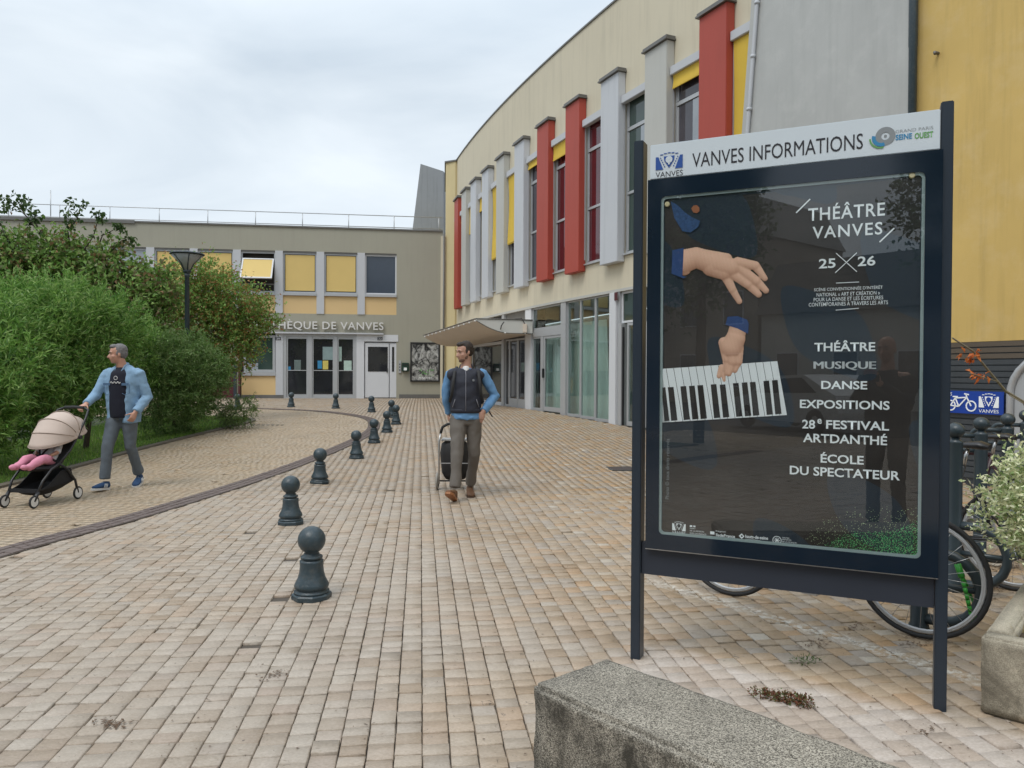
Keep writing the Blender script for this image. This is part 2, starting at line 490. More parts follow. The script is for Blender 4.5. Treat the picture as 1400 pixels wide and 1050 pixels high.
# stone material for the setts
def paver_material(name, warm):
    m, t, p = nt(name)
    geo = t.nodes.new('ShaderNodeNewGeometry')
    oi = t.nodes.new('ShaderNodeObjectInfo')
    pos = geo.outputs['Position']
    ad = t.nodes.new('ShaderNodeMath'); ad.operation = 'ADD'
    t.links.new(geo.outputs['Random Per Island'], ad.inputs[0]); t.links.new(oi.outputs['Random'], ad.inputs[1])
    fr = t.nodes.new('ShaderNodeMath'); fr.operation = 'FRACT'; t.links.new(ad.outputs[0], fr.inputs[0])
    rnd = fr.outputs[0]
    r1 = t.nodes.new('ShaderNodeValToRGB'); els = r1.color_ramp.elements
    greys = [(0.0, (0.345, 0.275, 0.21)), (0.2, (0.40, 0.34, 0.277)), (0.5, (0.42, 0.365, 0.305)), (0.75, (0.455, 0.402, 0.342)), (0.9, (0.395, 0.32, 0.258)), (1.0, (0.385, 0.335, 0.285))]
    els[0].color = (*greys[0][1], 1); els[1].color = (*greys[-1][1], 1)
    for q, c in greys[1:-1]:
        e = els.new(q); e.color = (*c, 1)
    t.links.new(rnd, r1.inputs[0])
    r2 = t.nodes.new('ShaderNodeValToRGB'); els = r2.color_ramp.elements
    warms = [(0.0, (0.37, 0.265, 0.16)), (0.22, (0.43, 0.335, 0.235)), (0.40, (0.37, 0.325, 0.28)), (0.62, (0.42, 0.325, 0.22)), (0.84, (0.45, 0.285, 0.145)), (0.93, (0.44, 0.345, 0.235)), (1.0, (0.56, 0.52, 0.45))]
    els[0].color = (*warms[0][1], 1); els[1].color = (*warms[-1][1], 1)
    for q, c in warms[1:-1]:
        e = els.new(q); e.color = (*c, 1)
    t.links.new(rnd, r2.inputs[0])
    # warmer stone towards the notice board, in patches
    sx = t.nodes.new('ShaderNodeSeparateXYZ'); t.links.new(pos, sx.inputs[0])
    mrx = t.nodes.new('ShaderNodeMapRange'); mrx.inputs['From Min'].default_value = -0.9; mrx.inputs['From Max'].default_value = 1.3
    t.links.new(sx.outputs['X'], mrx.inputs['Value'])
    n1 = tex_noise(t, 0.55, 3, 0.5, pos)
    a2 = t.nodes.new('ShaderNodeMath'); a2.operation = 'MULTIPLY_ADD'; a2.inputs[1].default_value = 1.6; a2.inputs[2].default_value = -0.8 + warm
    t.links.new(n1, a2.inputs[0])
    a3 = t.nodes.new('ShaderNodeMath'); a3.operation = 'MULTIPLY_ADD'; a3.inputs[1].default_value = 0.75; a3.use_clamp = True
    t.links.new(mrx.outputs[0], a3.inputs[0]); t.links.new(a2.outputs[0], a3.inputs[2])
    mry = t.nodes.new('ShaderNodeMapRange'); mry.inputs['From Min'].default_value = 4.0; mry.inputs['From Max'].default_value = 11.0  # far court: warm stone tone and painted-in sheen, growing with depth
    mry.inputs['To Max'].default_value = 0.45
    t.links.new(sx.outputs['Y'], mry.inputs['Value'])
    a4 = t.nodes.new('ShaderNodeMath'); a4.operation = 'ADD'; a4.use_clamp = True
    if warm > .3: mry.inputs['To Max'].default_value = 0.1
    t.links.new(a3.outputs[0], a4.inputs[0]); t.links.new(mry.outputs[0], a4.inputs[1])
    c = mixcol(t, a4.outputs[0], r1.outputs[0], r2.outputs[0])
    # pale rubbed stones beside the concrete bench
    def band_mask(ax, ay, bx, by, w0, w1, ylim):
        L = math.hypot(bx - ax, by - ay); nx_, ny_ = -(by - ay) / L, (bx - ax) / L
        dt = t.nodes.new('ShaderNodeVectorMath'); dt.operation = 'DOT_PRODUCT'; dt.inputs[1].default_value = (nx_, ny_, 0)
        sb = t.nodes.new('ShaderNodeVectorMath'); sb.operation = 'SUBTRACT'; sb.inputs[1].default_value = (ax, ay, 0)
        t.links.new(pos, sb.inputs[0]); t.links.new(sb.outputs[0], dt.inputs[0])
        ab = t.nodes.new('ShaderNodeMath'); ab.operation = 'ABSOLUTE'; t.links.new(dt.outputs['Value'], ab.inputs[0])
        mm = t.nodes.new('ShaderNodeMapRange'); mm.inputs['From Min'].default_value = w0; mm.inputs['From Max'].default_value = w1
        mm.inputs['To Min'].default_value = 1; mm.inputs['To Max'].default_value = 0
        t.links.new(ab.outputs[0], mm.inputs['Value'])
        al = t.nodes.new('ShaderNodeVectorMath'); al.operation = 'DOT_PRODUCT'; al.inputs[1].default_value = ((bx - ax) / L, (by - ay) / L, 0)
        t.links.new(sb.outputs[0], al.inputs[0])
        m2 = t.nodes.new('ShaderNodeMapRange'); m2.inputs['From Min'].default_value = -0.15; m2.inputs['From Max'].default_value = 0.1
        t.links.new(al.outputs['Value'], m2.inputs['Value'])
        mu = t.nodes.new('ShaderNodeMath'); mu.operation = 'MULTIPLY'
        t.links.new(mm.outputs[0], mu.inputs[0]); t.links.new(m2.outputs[0], mu.inputs[1])
        return mu.outputs[0]
    bmk = band_mask(0.50, 3.62, 1.9, 2.50, 0.36, 0.50, 0)
    mu = t.nodes.new('ShaderNodeMath'); mu.operation = 'MULTIPLY'; mu.inputs[1].default_value = 0.8
    t.links.new(bmk, mu.inputs[0])
    pale = mixcol(t, rnd, (0.60, 0.555, 0.52), (0.46, 0.39, 0.335))
    c = mixcol(t, mu.outputs[0], c, pale)
    # worn white paint line crossing the paving behind the board
    pl = band_mask(*PAINT_A, *PAINT_B, 0.035, 0.09, 0)
    pn = ramp(t, tex_noise(t, 26, 6, 0.75, pos), 0.47, 0.55)
    mu = t.nodes.new('ShaderNodeMath'); mu.operation = 'MULTIPLY'
    t.links.new(pl, mu.inputs[0]); t.links.new(pn, mu.inputs[1])
    c = mixcol(t, mu.outputs[0], c, (0.62, 0.59, 0.53))
    if warm > .3: c = mixcol(t, .6, c, (0.55, 0.44, 0.315))  # drive lightened in colour to stand in for wet sky reflection
    # grain and stains
    c = mixcol(t, ramp(t, tex_noise(t, 75, 6, 0.7, pos), 0.3, 0.75), c, mixcol(t, 1.0, c, (0.80, 0.77, 0.74), 'MULTIPLY'))
    pit = ramp(t, tex_noise(t, 24, 4, 0.6, pos, 1.5), 0.67, 0.71)
    c = mixcol(t, pit, c, (0.14, 0.11, 0.085))
    chip = ramp(t, tex_noise(t, 7.5, 7, 0.72, pos, 1.0), 0.685, 0.71)
    c = mixcol(t, chip, c, (0.12, 0.085, 0.055))
    vein = ramp(t, tex_noise(t, 30, 3, 0.6, mapping(t, pos, (1, 3, 1)), 2.5), 0.36, 0.62, (0.84, 0.82, 0.79), (1.06, 1.05, 1.04))
    c = mixcol(t, 1.0, c, vein, 'MULTIPLY')
    st = ramp(t, tex_noise(t, 1.4, 6, 0.65, pos), 0.52, 0.72)
    mu = t.nodes.new('ShaderNodeMath'); mu.operation = 'MULTIPLY'; mu.inputs[1].default_value = 0.5
    t.links.new(st, mu.inputs[0])
    c = mixcol(t, mu.outputs[0], c, mixcol(t, 1.0, c, (0.72, 0.62, 0.50), 'MULTIPLY'))
    t.links.new(c, p.inputs['Base Color'])
    rr = t.nodes.new('ShaderNodeMapRange'); rr.inputs['From Min'].default_value = 0.35; rr.inputs['From Max'].default_value = 0.65
    rr.inputs['To Min'].default_value = 0.24 if warm > 0.3 else 0.34; rr.inputs['To Max'].default_value = 0.46 if warm > .3 else 0.60
    t.links.new(tex_noise(t, 0.8, 5, 0.6, pos), rr.inputs['Value'])
    t.links.new(rr.outputs[0], p.inputs['Roughness'])
    p.inputs['Specular IOR Level'].default_value = 0.5
    bump(t, p, tex_noise(t, 60, 6, 0.7, pos), 0.35 if warm < .3 else 0.15, 0.004 if warm < .3 else .002)
    if warm > .3: p.inputs['Specular IOR Level'].default_value = .35
    return m
_a, _b = gp(893, 795), gp(1255, 905)
PAINT_A, PAINT_B = (_a.x, _a.y), (_b.x, _b.y)
m_pav = paver_material('travertine_setts', 0.02)
m_pav_road = paver_material('travertine_setts_of_the_drive', 0.55)

def lay(dirang, pitch, lens, x0, x1, y0, y1, mask):
    """rows of setts running along direction dirang; returns rectangles (cx, cy, half_len, half_wid)"""
    ux, uy = math.cos(dirang), math.sin(dirang)
    vx, vy = uy, -ux
    corners = [(x0, y0), (x1, y0), (x1, y1), (x0, y1)]
    us = [a * ux + b * uy for a, b in corners]; vs_ = [a * vx + b * vy for a, b in corners]
    U0, U1, V0, V1 = min(us), max(us), min(vs_), max(vs_)
    cx, cy, hl, hw = [], [], [], []
    nrow = int((V1 - V0) / pitch) + 1
    for r in range(nrow):
        v = V0 + (r + 0.5) * pitch
        ls = RNG.choice(lens, int((U1 - U0) / min(lens)) + 2)
        e = U0 - RNG.random() * 0.2 + np.concatenate([[0], np.cumsum(ls)])
        c = (e[:-1] + e[1:]) / 2
        X = c * ux + v * vx; Y = c * uy + v * vy
        k = (X > x0) & (X < x1) & (Y > y0) & (Y < y1)
        if not k.any(): continue
        X, Y, l = X[k], Y[k], ls[k]
        m_ = mask(X, Y)
        cx.append(X[m_]); cy.append(Y[m_]); hl.append(l[m_] / 2); hw.append(np.full(m_.sum(), pitch / 2))
    return [np.concatenate(a) for a in (cx, cy, hl, hw)]

def wedge(X, Y, mx=1.6):
    return (np.abs(X) < 0.72 * np.maximum(Y, 0) + mx) & (Y > 1.0) | (Y <= 1.0) & (X > -9) & (X < 2.2)
def field_mesh(name, cx, cy, hl, hw, dirang, gap, mat, bev=True, jit=0.0022, tilt=.006):
    """all setts of a field in one mesh"""
    n = len(cx)
    ux, uy = math.cos(dirang), math.sin(dirang)
    vx, vy = uy, -ux
    dz = RNG.normal(0, jit, n) - .005 * (RNG.random(n) < .03) - .022 * (RNG.random(n) < (.0035 if n > 1000 else -1))
    ang = RNG.normal(0, 0.005, n)
    tiltu = RNG.normal(0, tilt, n); tiltv = RNG.normal(0, tilt, n)
    sg = [(-1, -1), (1, -1), (1, 1), (-1, 1)]
    lev = [(0.0, -0.02), (0.0, -0.0025), (0.0035, 0.0)] if bev else [(0.0, -0.014), (0.0, 0.0)]
    V = np.zeros((n, 4 * len(lev), 3))
    ci, si = np.cos(ang), np.sin(ang)
    for li, (ins, z) in enumerate(lev):
        for q, (a, b) in enumerate(sg):
            lu = a * (hl - gap * .28 - ins + RNG.normal(0, 0.0012, n)); lv = b * (hw - gap / 2 - ins + RNG.normal(0, 0.0012, n))
            du = lu * ci - lv * si; dv = lu * si + lv * ci
            x = cx + du * ux + dv * vx; y = cy + du * uy + dv * vy
            V[:, li * 4 + q, 0] = x; V[:, li * 4 + q, 1] = y
            V[:, li * 4 + q, 2] = gz(x, y) + z + dz + (du * tiltu + dv * tiltv if li else 0)
    base = []
    L = len(lev)
    for li in range(L - 1):
        for q in range(4):
            q2 = (q + 1) % 4
            base.append((li * 4 + q, (li + 1) * 4 + q, (li + 1) * 4 + q2, li * 4 + q2))
    t_ = (L - 1) * 4
    base.append((t_, t_ + 3, t_ + 2, t_ + 1))
    base = np.array(base)
    Fc = (base[None] + (np.arange(n) * 4 * L)[:, None, None]).reshape(-1, 4)
    me = quad_mesh(name, V.reshape(-1, 3), Fc, mat)
    return me
def quad_mesh(name, V, Fc, mat, smooth=False):
    k = Fc.shape[1]
    me = bpy.data.meshes.new(name)
    me.vertices.add(len(V)); me.vertices.foreach_set('co', np.ascontiguousarray(V, dtype=np.float32).ravel())
    me.loops.add(Fc.size); me.loops.foreach_set('vertex_index', np.ascontiguousarray(Fc, dtype=np.int32).ravel())
    me.polygons.add(len(Fc)); me.polygons.foreach_set('loop_start', np.arange(0, Fc.size, k, dtype=np.int32))
    me.polygons.foreach_set('loop_total', np.full(len(Fc), k, dtype=np.int32))
    me.materials.append(mat)
    me.update(calc_edges=True)
    me.validate()
    if smooth: me.shade_smooth()
    return me

DIR1 = math.atan2(0.993, -0.119)
def mask_plaza(X, Y):
    wallx = np.interp(Y, WALL_Y, WALL_X)
    return wedge(X, Y) & ~in_poly(road_poly, X, Y) & (band_dist(X, Y) > BW - 0.05) & (X < wallx - 0.05) & (Y < 31.9)
# inner face of the theatre, from the measured positions of its fins (far to near)
_fp = [620, 629.9, 641.9, 658, 677.3, 700, 733.3, 772, 817.3, 878, 952]
_fy = [31.2, 29.4, 27.96, 26.4, 24.8, 23.25, 21.7, 20.1, 18.4, 16.5, 14.9]
_fx = [(p - 700) / 1040 * y for p, y in zip(_fp, _fy)]
_cf = np.polyfit(_fy, _fx, 2)
def fac_x(Y):
    Y = np.asarray(Y, float)
    Yc = np.maximum(Y, 15.0)
    x = np.polyval(_cf, Yc)
    sl = np.polyval(np.polyder(_cf), 15.0)
    return x + sl * (Y - Yc)
WALL_Y = np.linspace(0, 34, 200)
WALL_X = fac_x(WALL_Y) + 0.22

cx, cy, hl, hw = lay(DIR1, 0.104, [0.074, 0.082, 0.088, 0.092, 0.10, 0.112, 0.125], -22, 8, -9.5, 32, mask_plaza)
# the 300 that show largest are parts, each its own object
dist = np.hypot(cx, cy)
vis = (np.abs(cx) < 0.66 * cy) & (cy > 2.72)
bench_d = ((cx - 0.09) * 0.74 + (cy - 2.34) * 0.68)
vis &= ~((cx > 0.0) & (bench_d < 0.42) & (bench_d > -2) & (cx > 0.05))
order = np.argsort(np.where(vis, dist, 1e9))[:300]
isp = np.zeros(len(cx), bool); isp[order] = True
field = stuff(link('paver_field', field_mesh('paver_field', cx[~isp & (cy < 9)], cy[~isp & (cy < 9)], hl[~isp & (cy < 9)], hw[~isp & (cy < 9)], DIR1, 0.0055, m_pav), plaza))
far = cy >= 9
stuff(link('far_paver_field', field_mesh('far_paver_field', cx[far], cy[far], hl[far], hw[far], DIR1, 0.0032, m_pav, bev=False), plaza))
proto_pav = {}
for i in order:
    key = (round(float(hl[i]), 4), random.randrange(3))
    if key not in proto_pav:
        z0 = np.zeros(1)
        save = gz
        proto_pav[key] = field_mesh('paver', z0, z0, z0 + hl[i], z0 + hw[i], 0.0, 0.0055, m_pav, jit=0.0012)
    o = link('paver', proto_pav[key], plaza, (float(cx[i]), float(cy[i]), float(gz(0, cy[i])) + random.gauss(0, 0.0015)), (0, 0, DIR1 + random.choice((0, math.pi)) + random.gauss(0, 0.006)))

# drive on the left, finer setts laid across
def mask_road(X, Y):
    return wedge(X, Y) & in_poly(road_poly, X, Y) & (band_dist(X, Y) > BW - 0.05) & ~in_poly(lawn_poly, X, Y)
DIR2 = math.atan2(-0.10, 0.995)
rx, ry, rl, rw = lay(DIR2, 0.094, [0.08, 0.09, 0.10, 0.12], -22, 0, -9.5, 31.8, mask_road)
drive = struct(link('drive_paving', field_mesh('drive_paving', rx, ry, rl, rw, DIR2, 0.003, m_pav_road, bev=False, jit=.0005, tilt=.002)))

# dark sett band between plaza and drive
m_band = M('dark_porphyry_setts', (0.135, 0.10, 0.088), 0.6, 0.3, 9, 0.3, 120, rvar=0.12)
bx, by, bl, bw_, ba = [], [], [], [], []
seglen = np.hypot(*(BAND[1:] - BAND[:-1]).T); cum = np.concatenate([[0], np.cumsum(seglen)])
mbv = []
for row in range(3):
    off = (row - 1) * 0.086
    s_ = 0.03 * row
    while s_ < cum[-1] - 0.1:
        L = random.choice((0.09, 0.10, 0.12, 0.15))
        px_ = np.interp(s_ + L / 2, cum, BAND[:, 0]); py_ = np.interp(s_ + L / 2, cum, BAND[:, 1])
        qx = np.interp(min(s_ + L / 2 + 0.05, cum[-1]), cum, BAND[:, 0]); qy = np.interp(min(s_ + L / 2 + 0.05, cum[-1]), cum, BAND[:, 1])
        a = math.atan2(qy - py_, qx - px_)
        bx.append(px_ + math.sin(a) * off); by.append(py_ - math.cos(a) * off); bl.append(L / 2); ba.append(a)
        s_ += L
band_mb = MB()
for X, Y, l, a in zip(bx, by, bl, ba):
    g = float(gz(X, Y)) + .013 + random.gauss(0, 0.0012)
    Mx = Matrix.Translation((X, Y, g)) @ Matrix.Rotation(a, 4, 'Z')
    w = 0.040
    l2 = l - 0.004
    band_mb.add([(-l2, -w, -0.02), (l2, -w, -0.02), (l2, w, -0.02), (-l2, w, -0.02), (-l2 + .006, -w + .006, 0), (l2 - .006, -w + .006, 0), (l2 - .006, w - .006, 0), (-l2 + .006, w - .006, 0)],
                [(4, 5, 6, 7), (0, 1, 5, 4), (1, 2, 6, 5), (2, 3, 7, 6), (3, 0, 4, 7)], Mx)
bvs = []
for i in range(len(BAND)):
    a = BAND[max(i - 1, 0)]; b = BAND[min(i + 1, len(BAND) - 1)]; t_ = (b - a) / np.linalg.norm(b - a)
    for sg in (-1, 1): bvs.append((BAND[i][0] - t_[1] * BW * sg, BAND[i][1] + t_[0] * BW * sg, float(gz(0, BAND[i][1])) + .0075))
band_o = struct(obj('paving_band', MB().add(bvs, [(2 * i, 2 * i + 1, 2 * i + 3, 2 * i + 2) for i in range(len(BAND) - 1)]), m_bed))
stuff(obj('band_setts', band_mb, m_band, band_o))

# lawn with its stone edging
mb = MB()
LP = catmull(lawn_poly[:8], 5)
for i in range(len(LP) - 1):
    a, b = LP[i], LP[i + 1]
    t_ = (b - a) / np.linalg.norm(b - a); n_ = np.array([t_[1], -t_[0]])
    for (p, q) in ((a, b),):
        g0, g1 = float(gz(0, p[1])), float(gz(0, q[1]))
        w0, w1 = p - n_ * 0.0, p + n_ * 0.11
        w2, w3 = q - n_ * 0.0, q + n_ * 0.11
        mb.add([(*w0, g0 - .02), (*w1, g0 - .02), (*w3, g1 - .02), (*w2, g1 - .02), (*w0, g0 + .035), (*w1, g0 + .03), (*w3, g1 + .03), (*w2, g1 + .035)],
               [(4, 5, 7 - 1, 7), (0, 1, 5, 4), (1, 2, 6, 5), (2, 3, 7, 6), (3, 0, 4, 7)])
struct(obj('lawn_kerb', mb, M('edging_stone', (0.12, 0.10, 0.075), 0.8, 0.25, 6, 0.3, 80)))
mb = MB()
ys = [-6 + i for i in range(26)]
mb.add([(x, y, float(gz(x, y)) + 0.02) for y in ys for x in (-30, -7.5)], [(2 * i, 2 * i + 1, 2 * i + 3, 2 * i + 2) for i in range(len(ys) - 1)])
poly = [(-7.5, -6)] + [(p[0], p[1]) for p in LP]
poly = [p for p in poly]
vs_ = [(p[0], p[1], float(gz(0, p[1])) + 0.02) for p in LP] + [(-7.5 if i < len(LP) - 4 else LP[i][0] - .02, LP[i][1], float(gz(0, LP[i][1])) + 0.02) for i in range(len(LP))]
nn = len(LP)
mb.add(vs_, [(i, i + 1, nn + i + 1, nn + i) for i in range(nn - 1)])
lawn = struct(obj('lawn', mb, M('lawn_soil', (0.035, 0.045, 0.018), 0.95, 0.4, 5, 0.3, 60)))
def blades(name, X, Y, Z, h0, h1, w, mat):
    n = len(X)
    h = RNG.uniform(h0, h1, n); a = RNG.uniform(0, 2 * np.pi, n); le = RNG.uniform(0.1, 0.7, n) * h; la = RNG.uniform(0, 2 * np.pi, n)
    V = np.zeros((n, 3, 3))
    V[:, 0] = np.stack([X + np.cos(a) * w, Y + np.sin(a) * w, Z], 1)
    V[:, 1] = np.stack([X - np.cos(a) * w, Y - np.sin(a) * w, Z], 1)
    V[:, 2] = np.stack([X + np.cos(la) * le, Y + np.sin(la) * le, Z + h], 1)
    return quad_mesh(name, V.reshape(-1, 3), np.arange(3 * n).reshape(-1, 3), mat)
m_grass = leafmat('grass_blades', [(0.07, 0.15, 0.018), (0.11, 0.23, 0.03), (0.17, 0.29, 0.05), (0.23, 0.26, 0.08)], 0.3)
n = 60000
X = RNG.uniform(-9.2, -6.2, n); Y = 6 + RNG.random(n) * 13.2
k = in_poly([(a - 0.03, b) for a, b in lawn_poly], X, Y)
X, Y = X[k], Y[k]
g = stuff(link('grass', blades('grass', X, Y, gz(X, Y) + 0.015, 0.03, 0.085, 0.005, m_grass)))
tag(g, 'short green grass in the strip between hedge and drive', 'grass')
# ------------------------------------------------------------------ library (far building)
LD0, LM = 32.1, 0.14
_l = math.hypot(1, LM)
LX0 = None
def lib_pt(px, py):
    d = ray(px, py)
    Y = LD0 / (1 - LM * d.x)
    return Vector((d.x * Y, Y, CAM_Z + d.z * Y))
_c = lib_pt(605, 430)
LORG = Vector((_c.x, _c.y, 0))
LANG = math.atan2(LM, 1)
def L(px, py):
    p = lib_pt(px, py)
    return ((p.x - LORG.x) / math.cos(LANG), p.z)
def lu(px): return L(px, 440)[0]
def lz(px, py): return L(px, py)[1]
lib = thing('library_building', 'low olive-grey two-storey library with yellow blinds and a white name over its glass entrance', 'building', LORG, LANG)
Z = dict(top=7.30, wt=6.34, wb=4.66, sill=4.57, pb=3.82, ledge=3.06, gt=3.00, g=0.38)
UL = -24.0
piers = [lu(a) for a in (265, 324, 381.5, 438, 493.7)]
bay = (piers[-1] - piers[0]) / 4
edges = [piers[0] - bay * k for k in range(7, 0, -1)] + piers      # pier centres, left to right
pw = 0.15                                                          # half pier width
Rw = lu(542)                                                       # right end of the window band
wall = MB()
wall.box(UL, 0, 0, 0.3, Z['wt'], Z['top'])                          # parapet band
wall.box(Rw, 0, 0, 0.3, Z['g'] - .3, Z['wt'])                       # right end wall
uD1 = lu(545)
wall.box(UL, Rw, 0, 0.3, Z['gt'], Z['pb'])                          # band with the name
wall.box(UL, lu(328), 0, 0.3, Z['g'] - .3, Z['gt'])                 # ground floor behind the bushes
wall.box(UL, 0, 0.3, 9, Z['g'] - .3, Z['top'] - .12)                # body
o = obj('wall', wall, MT['lib_render'], lib)
obj('coping', MB().box(UL - .02, .0, -0.05, 0.33, Z['top'], Z['top'] + .06), MT['cap'], lib)
obj('gutter_strip', MB().box(UL, lu(185), -.07, -.05, Z['top'] - .05, Z['top'] + .08), MT['cap'], lib)
for e in edges:
    obj('pier', MB().box(e - pw, e + pw, -0.03, 0.16, Z['pb'], Z['wt'] - .003), MT['lightgrey'], lib)
def lib_window(u0, u1, kind):
    """kind: yellow, open, blue, pale"""
    zb, zt = Z['wb'], Z['wt']
    f = MB(); t = 0.055
    for (a, b, c, d) in ((u0, u1, zt - t - .06, zt - .06), (u0, u1, zb, zb + t), (u0, u0 + t, zb + t, zt - t - .06), (u1 - t, u1, zb + t, zt - t - .06)):
        f.box(a, b, 0.06, 0.13, c, d)
    w = obj('window', f, MT['white_frame'] if kind == 'blue' else MT['alu'], lib, label={'blue': 'window with dark blue screen and white frame', 'open': 'top-hung window pushed open'}.get(kind))
    obj('header', MB().box(u0, u1, 0.02, 0.28, zt - .06, zt - .003), MT['cap'], w)
    a, b, c, d = u0 + t, u1 - t, zb + t, zt - t - .06
    if kind == 'open':
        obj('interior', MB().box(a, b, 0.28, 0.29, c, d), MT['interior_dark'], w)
        M_ = Matrix.Translation(((a + b) / 2, 0.05, d - .22)) @ Matrix.Rotation(R(-32), 4, 'X')
        hw_ = (b - a) / 2; H = 1.0
        s = MB()
        for (q, r_, e, f2) in ((-hw_, hw_, -.05, 0), (-hw_, hw_, -H, -H + .05), (-hw_, -hw_ + .05, -H + .05, -.05), (hw_ - .05, hw_, -H + .05, -.05)):
            s.box(q, r_, -.03, .03, e, f2, M_)
        sa = obj('open_sash', s, MT['white_frame'], w)
        obj('blind', MB().box(-hw_ + .05, hw_ - .05, -.012, .012, -H + .05, -.05, M_), MT['blind_pale'], w)
        obj('crossbar', MB().box(a, b, .08, .12, c + .25, c + .3), MT['cap'], w)
    elif kind in ('yellow',):
        obj('blind', MB().box(a + .03, b - .03, 0.085, 0.095, c + .04, d - .03), MT['blind_pale'], w)
        obj('pane', MB().box(a, b, 0.1, 0.11, c, d), MT['darkglass'], w)
    elif kind == 'blue':
        obj('pane', MB().box(a, b, 0.1, 0.11, c, d), MT['blueglass'], w)
    else:
        obj('pane', MB().box(a, b, 0.1, 0.11, c, d), MT['sky_glass'], w)
    obj('sill', MB().box(u0 - .0, u1 + .0, -0.06, 0.1, Z['sill'] - .02, Z['wb'] - .003), MT['alu'], w)
    obj('infill_panel', MB().box(u0, u1, 0.03, 0.12, Z['pb'] + .003, Z['sill'] - .023), MT['yellow_panel'], w)
kinds = ['pale', 'pale', 'yellow', 'pale', 'pale', 'pale', 'yellow', 'yellow', 'open', 'yellow', 'yellow', 'blue']
allp = edges + [Rw + pw]
for i in range(len(edges)):
    lib_window(allp[i] + pw, allp[i + 1] - pw, kinds[i] if i < 12 else 'yellow')
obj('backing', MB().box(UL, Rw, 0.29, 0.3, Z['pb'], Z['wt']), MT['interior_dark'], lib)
# ledge under the name, the name itself
obj('ledge', MB().box(UL, lu(524.5), -0.16, 0.0, Z['ledge'] - .06, Z['ledge']), MT['lightgrey'], lib)
def text_mesh(body, bold=0.0, extrude=0.0, spacing=1.0, shear=0.0):
    cu = bpy.data.curves.new('lettering', 'FONT')
    cu.body = body; cu.offset = bold; cu.extrude = extrude; cu.space_character = spacing; cu.resolution_u = 3; cu.shear = shear
    ob = bpy.data.objects.new('lettering', cu)
    COL.objects.link(ob)
    dg = bpy.context.evaluated_depsgraph_get()
    me = bpy.data.meshes.new_from_object(ob.evaluated_get(dg))
    bpy.data.objects.remove(ob); bpy.data.curves.remove(cu)
    return me
PLAIN = str.maketrans('ÉÈÂÀéèâàÎîô«»', 'EEAAeeaaIio""')
def fit_text(name, body, x0, x1, z0, z1, mat, parent, y=0.0, bold=0.0, extrude=0.0, spacing=1.0, shear=0.0):
    """flat lettering standing in the local xz plane, caps filling the given rectangle"""
    me = text_mesh(body, bold, extrude, spacing, shear)
    ref = text_mesh(body.translate(PLAIN), bold, extrude, spacing, shear)
    co = np.array([v.co[:] for v in ref.vertices]); bpy.data.meshes.remove(ref)
    full = np.array([v.co[:] for v in me.vertices])
    a0, a1 = full[:, 0].min(), full[:, 0].max()
    b0, b1 = co[:, 1].min(), co[:, 1].max()
    sx, sz = (x1 - x0) / (a1 - a0), (z1 - z0) / (b1 - b0)
    for v in me.vertices:
        X, Y, Z_ = v.co
        v.co = (x0 + (X - a0) * sx, y - Z_, z0 + (Y - b0) * sz)
    me.materials.clear(); me.materials.append(mat)
    me.name = name
    return link(name, me, parent)
u_s = lu(524.5); u_h = lu(378.5)
full_w = (u_s - u_h) / 15.3 * 21.2
lt = fit_text('lettering', 'MÉDIATHÈQUE DE VANVES', u_s - full_w, u_s, Z['ledge'] + .07, 3.50, MT['whitepl'], lib, y=-0.10, bold=0.008, extrude=0.04, spacing=1.08)
# ground floor
gw0, gw1 = lu(330), lu(377)
zf = lambda py: lz(430, py)
f = MB()
w0, w1, za, zb_ = lu(333), lu(376), zf(509), zf(459)
for (a, b, c, d) in ((w0, w1, zb_ - .1, zb_), (w0, w1, za, za + .1), (w0, w0 + .1, za + .1, zb_ - .1), (w1 - .1, w1, za + .1, zb_ - .1)):
    f.box(a, b, 0.04, 0.12, c, d)
w = obj('window', f, MT['alu'], lib, label='ground floor window left of the glass entrance')
obj('pane', MB().box(w0 + .1, w1 - .1, .08, .09, za + .1, zb_ - .1), MT['greenglass'], w)
obj('frosted_strip', MB().box(w0 + .12, w0 + .55, .072, .078, za + .1, za + .36), MT['sky_glass'], w)
obj('sill', MB().box(gw0, gw1, -.05, .12, zf(514), za - .003), MT['alu'], w)
box_obj('infill_panel', gw0, gw1, .02, .3, zf(540), zf(514) - .003, MT['yellow_panel'], lib)
box_obj('plinth', gw0, lu(388), -.02, .3, Z['g'] - .1, zf(540) - .003, MT['cap'], lib)
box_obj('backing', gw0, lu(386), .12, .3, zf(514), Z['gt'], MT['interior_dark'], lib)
box_obj('pier', lu(377), lu(387), -.03, .3, zf(540), Z['gt'] - .003, MT['lightgrey'], lib)
e0, e1 = lu(387), lu(487)
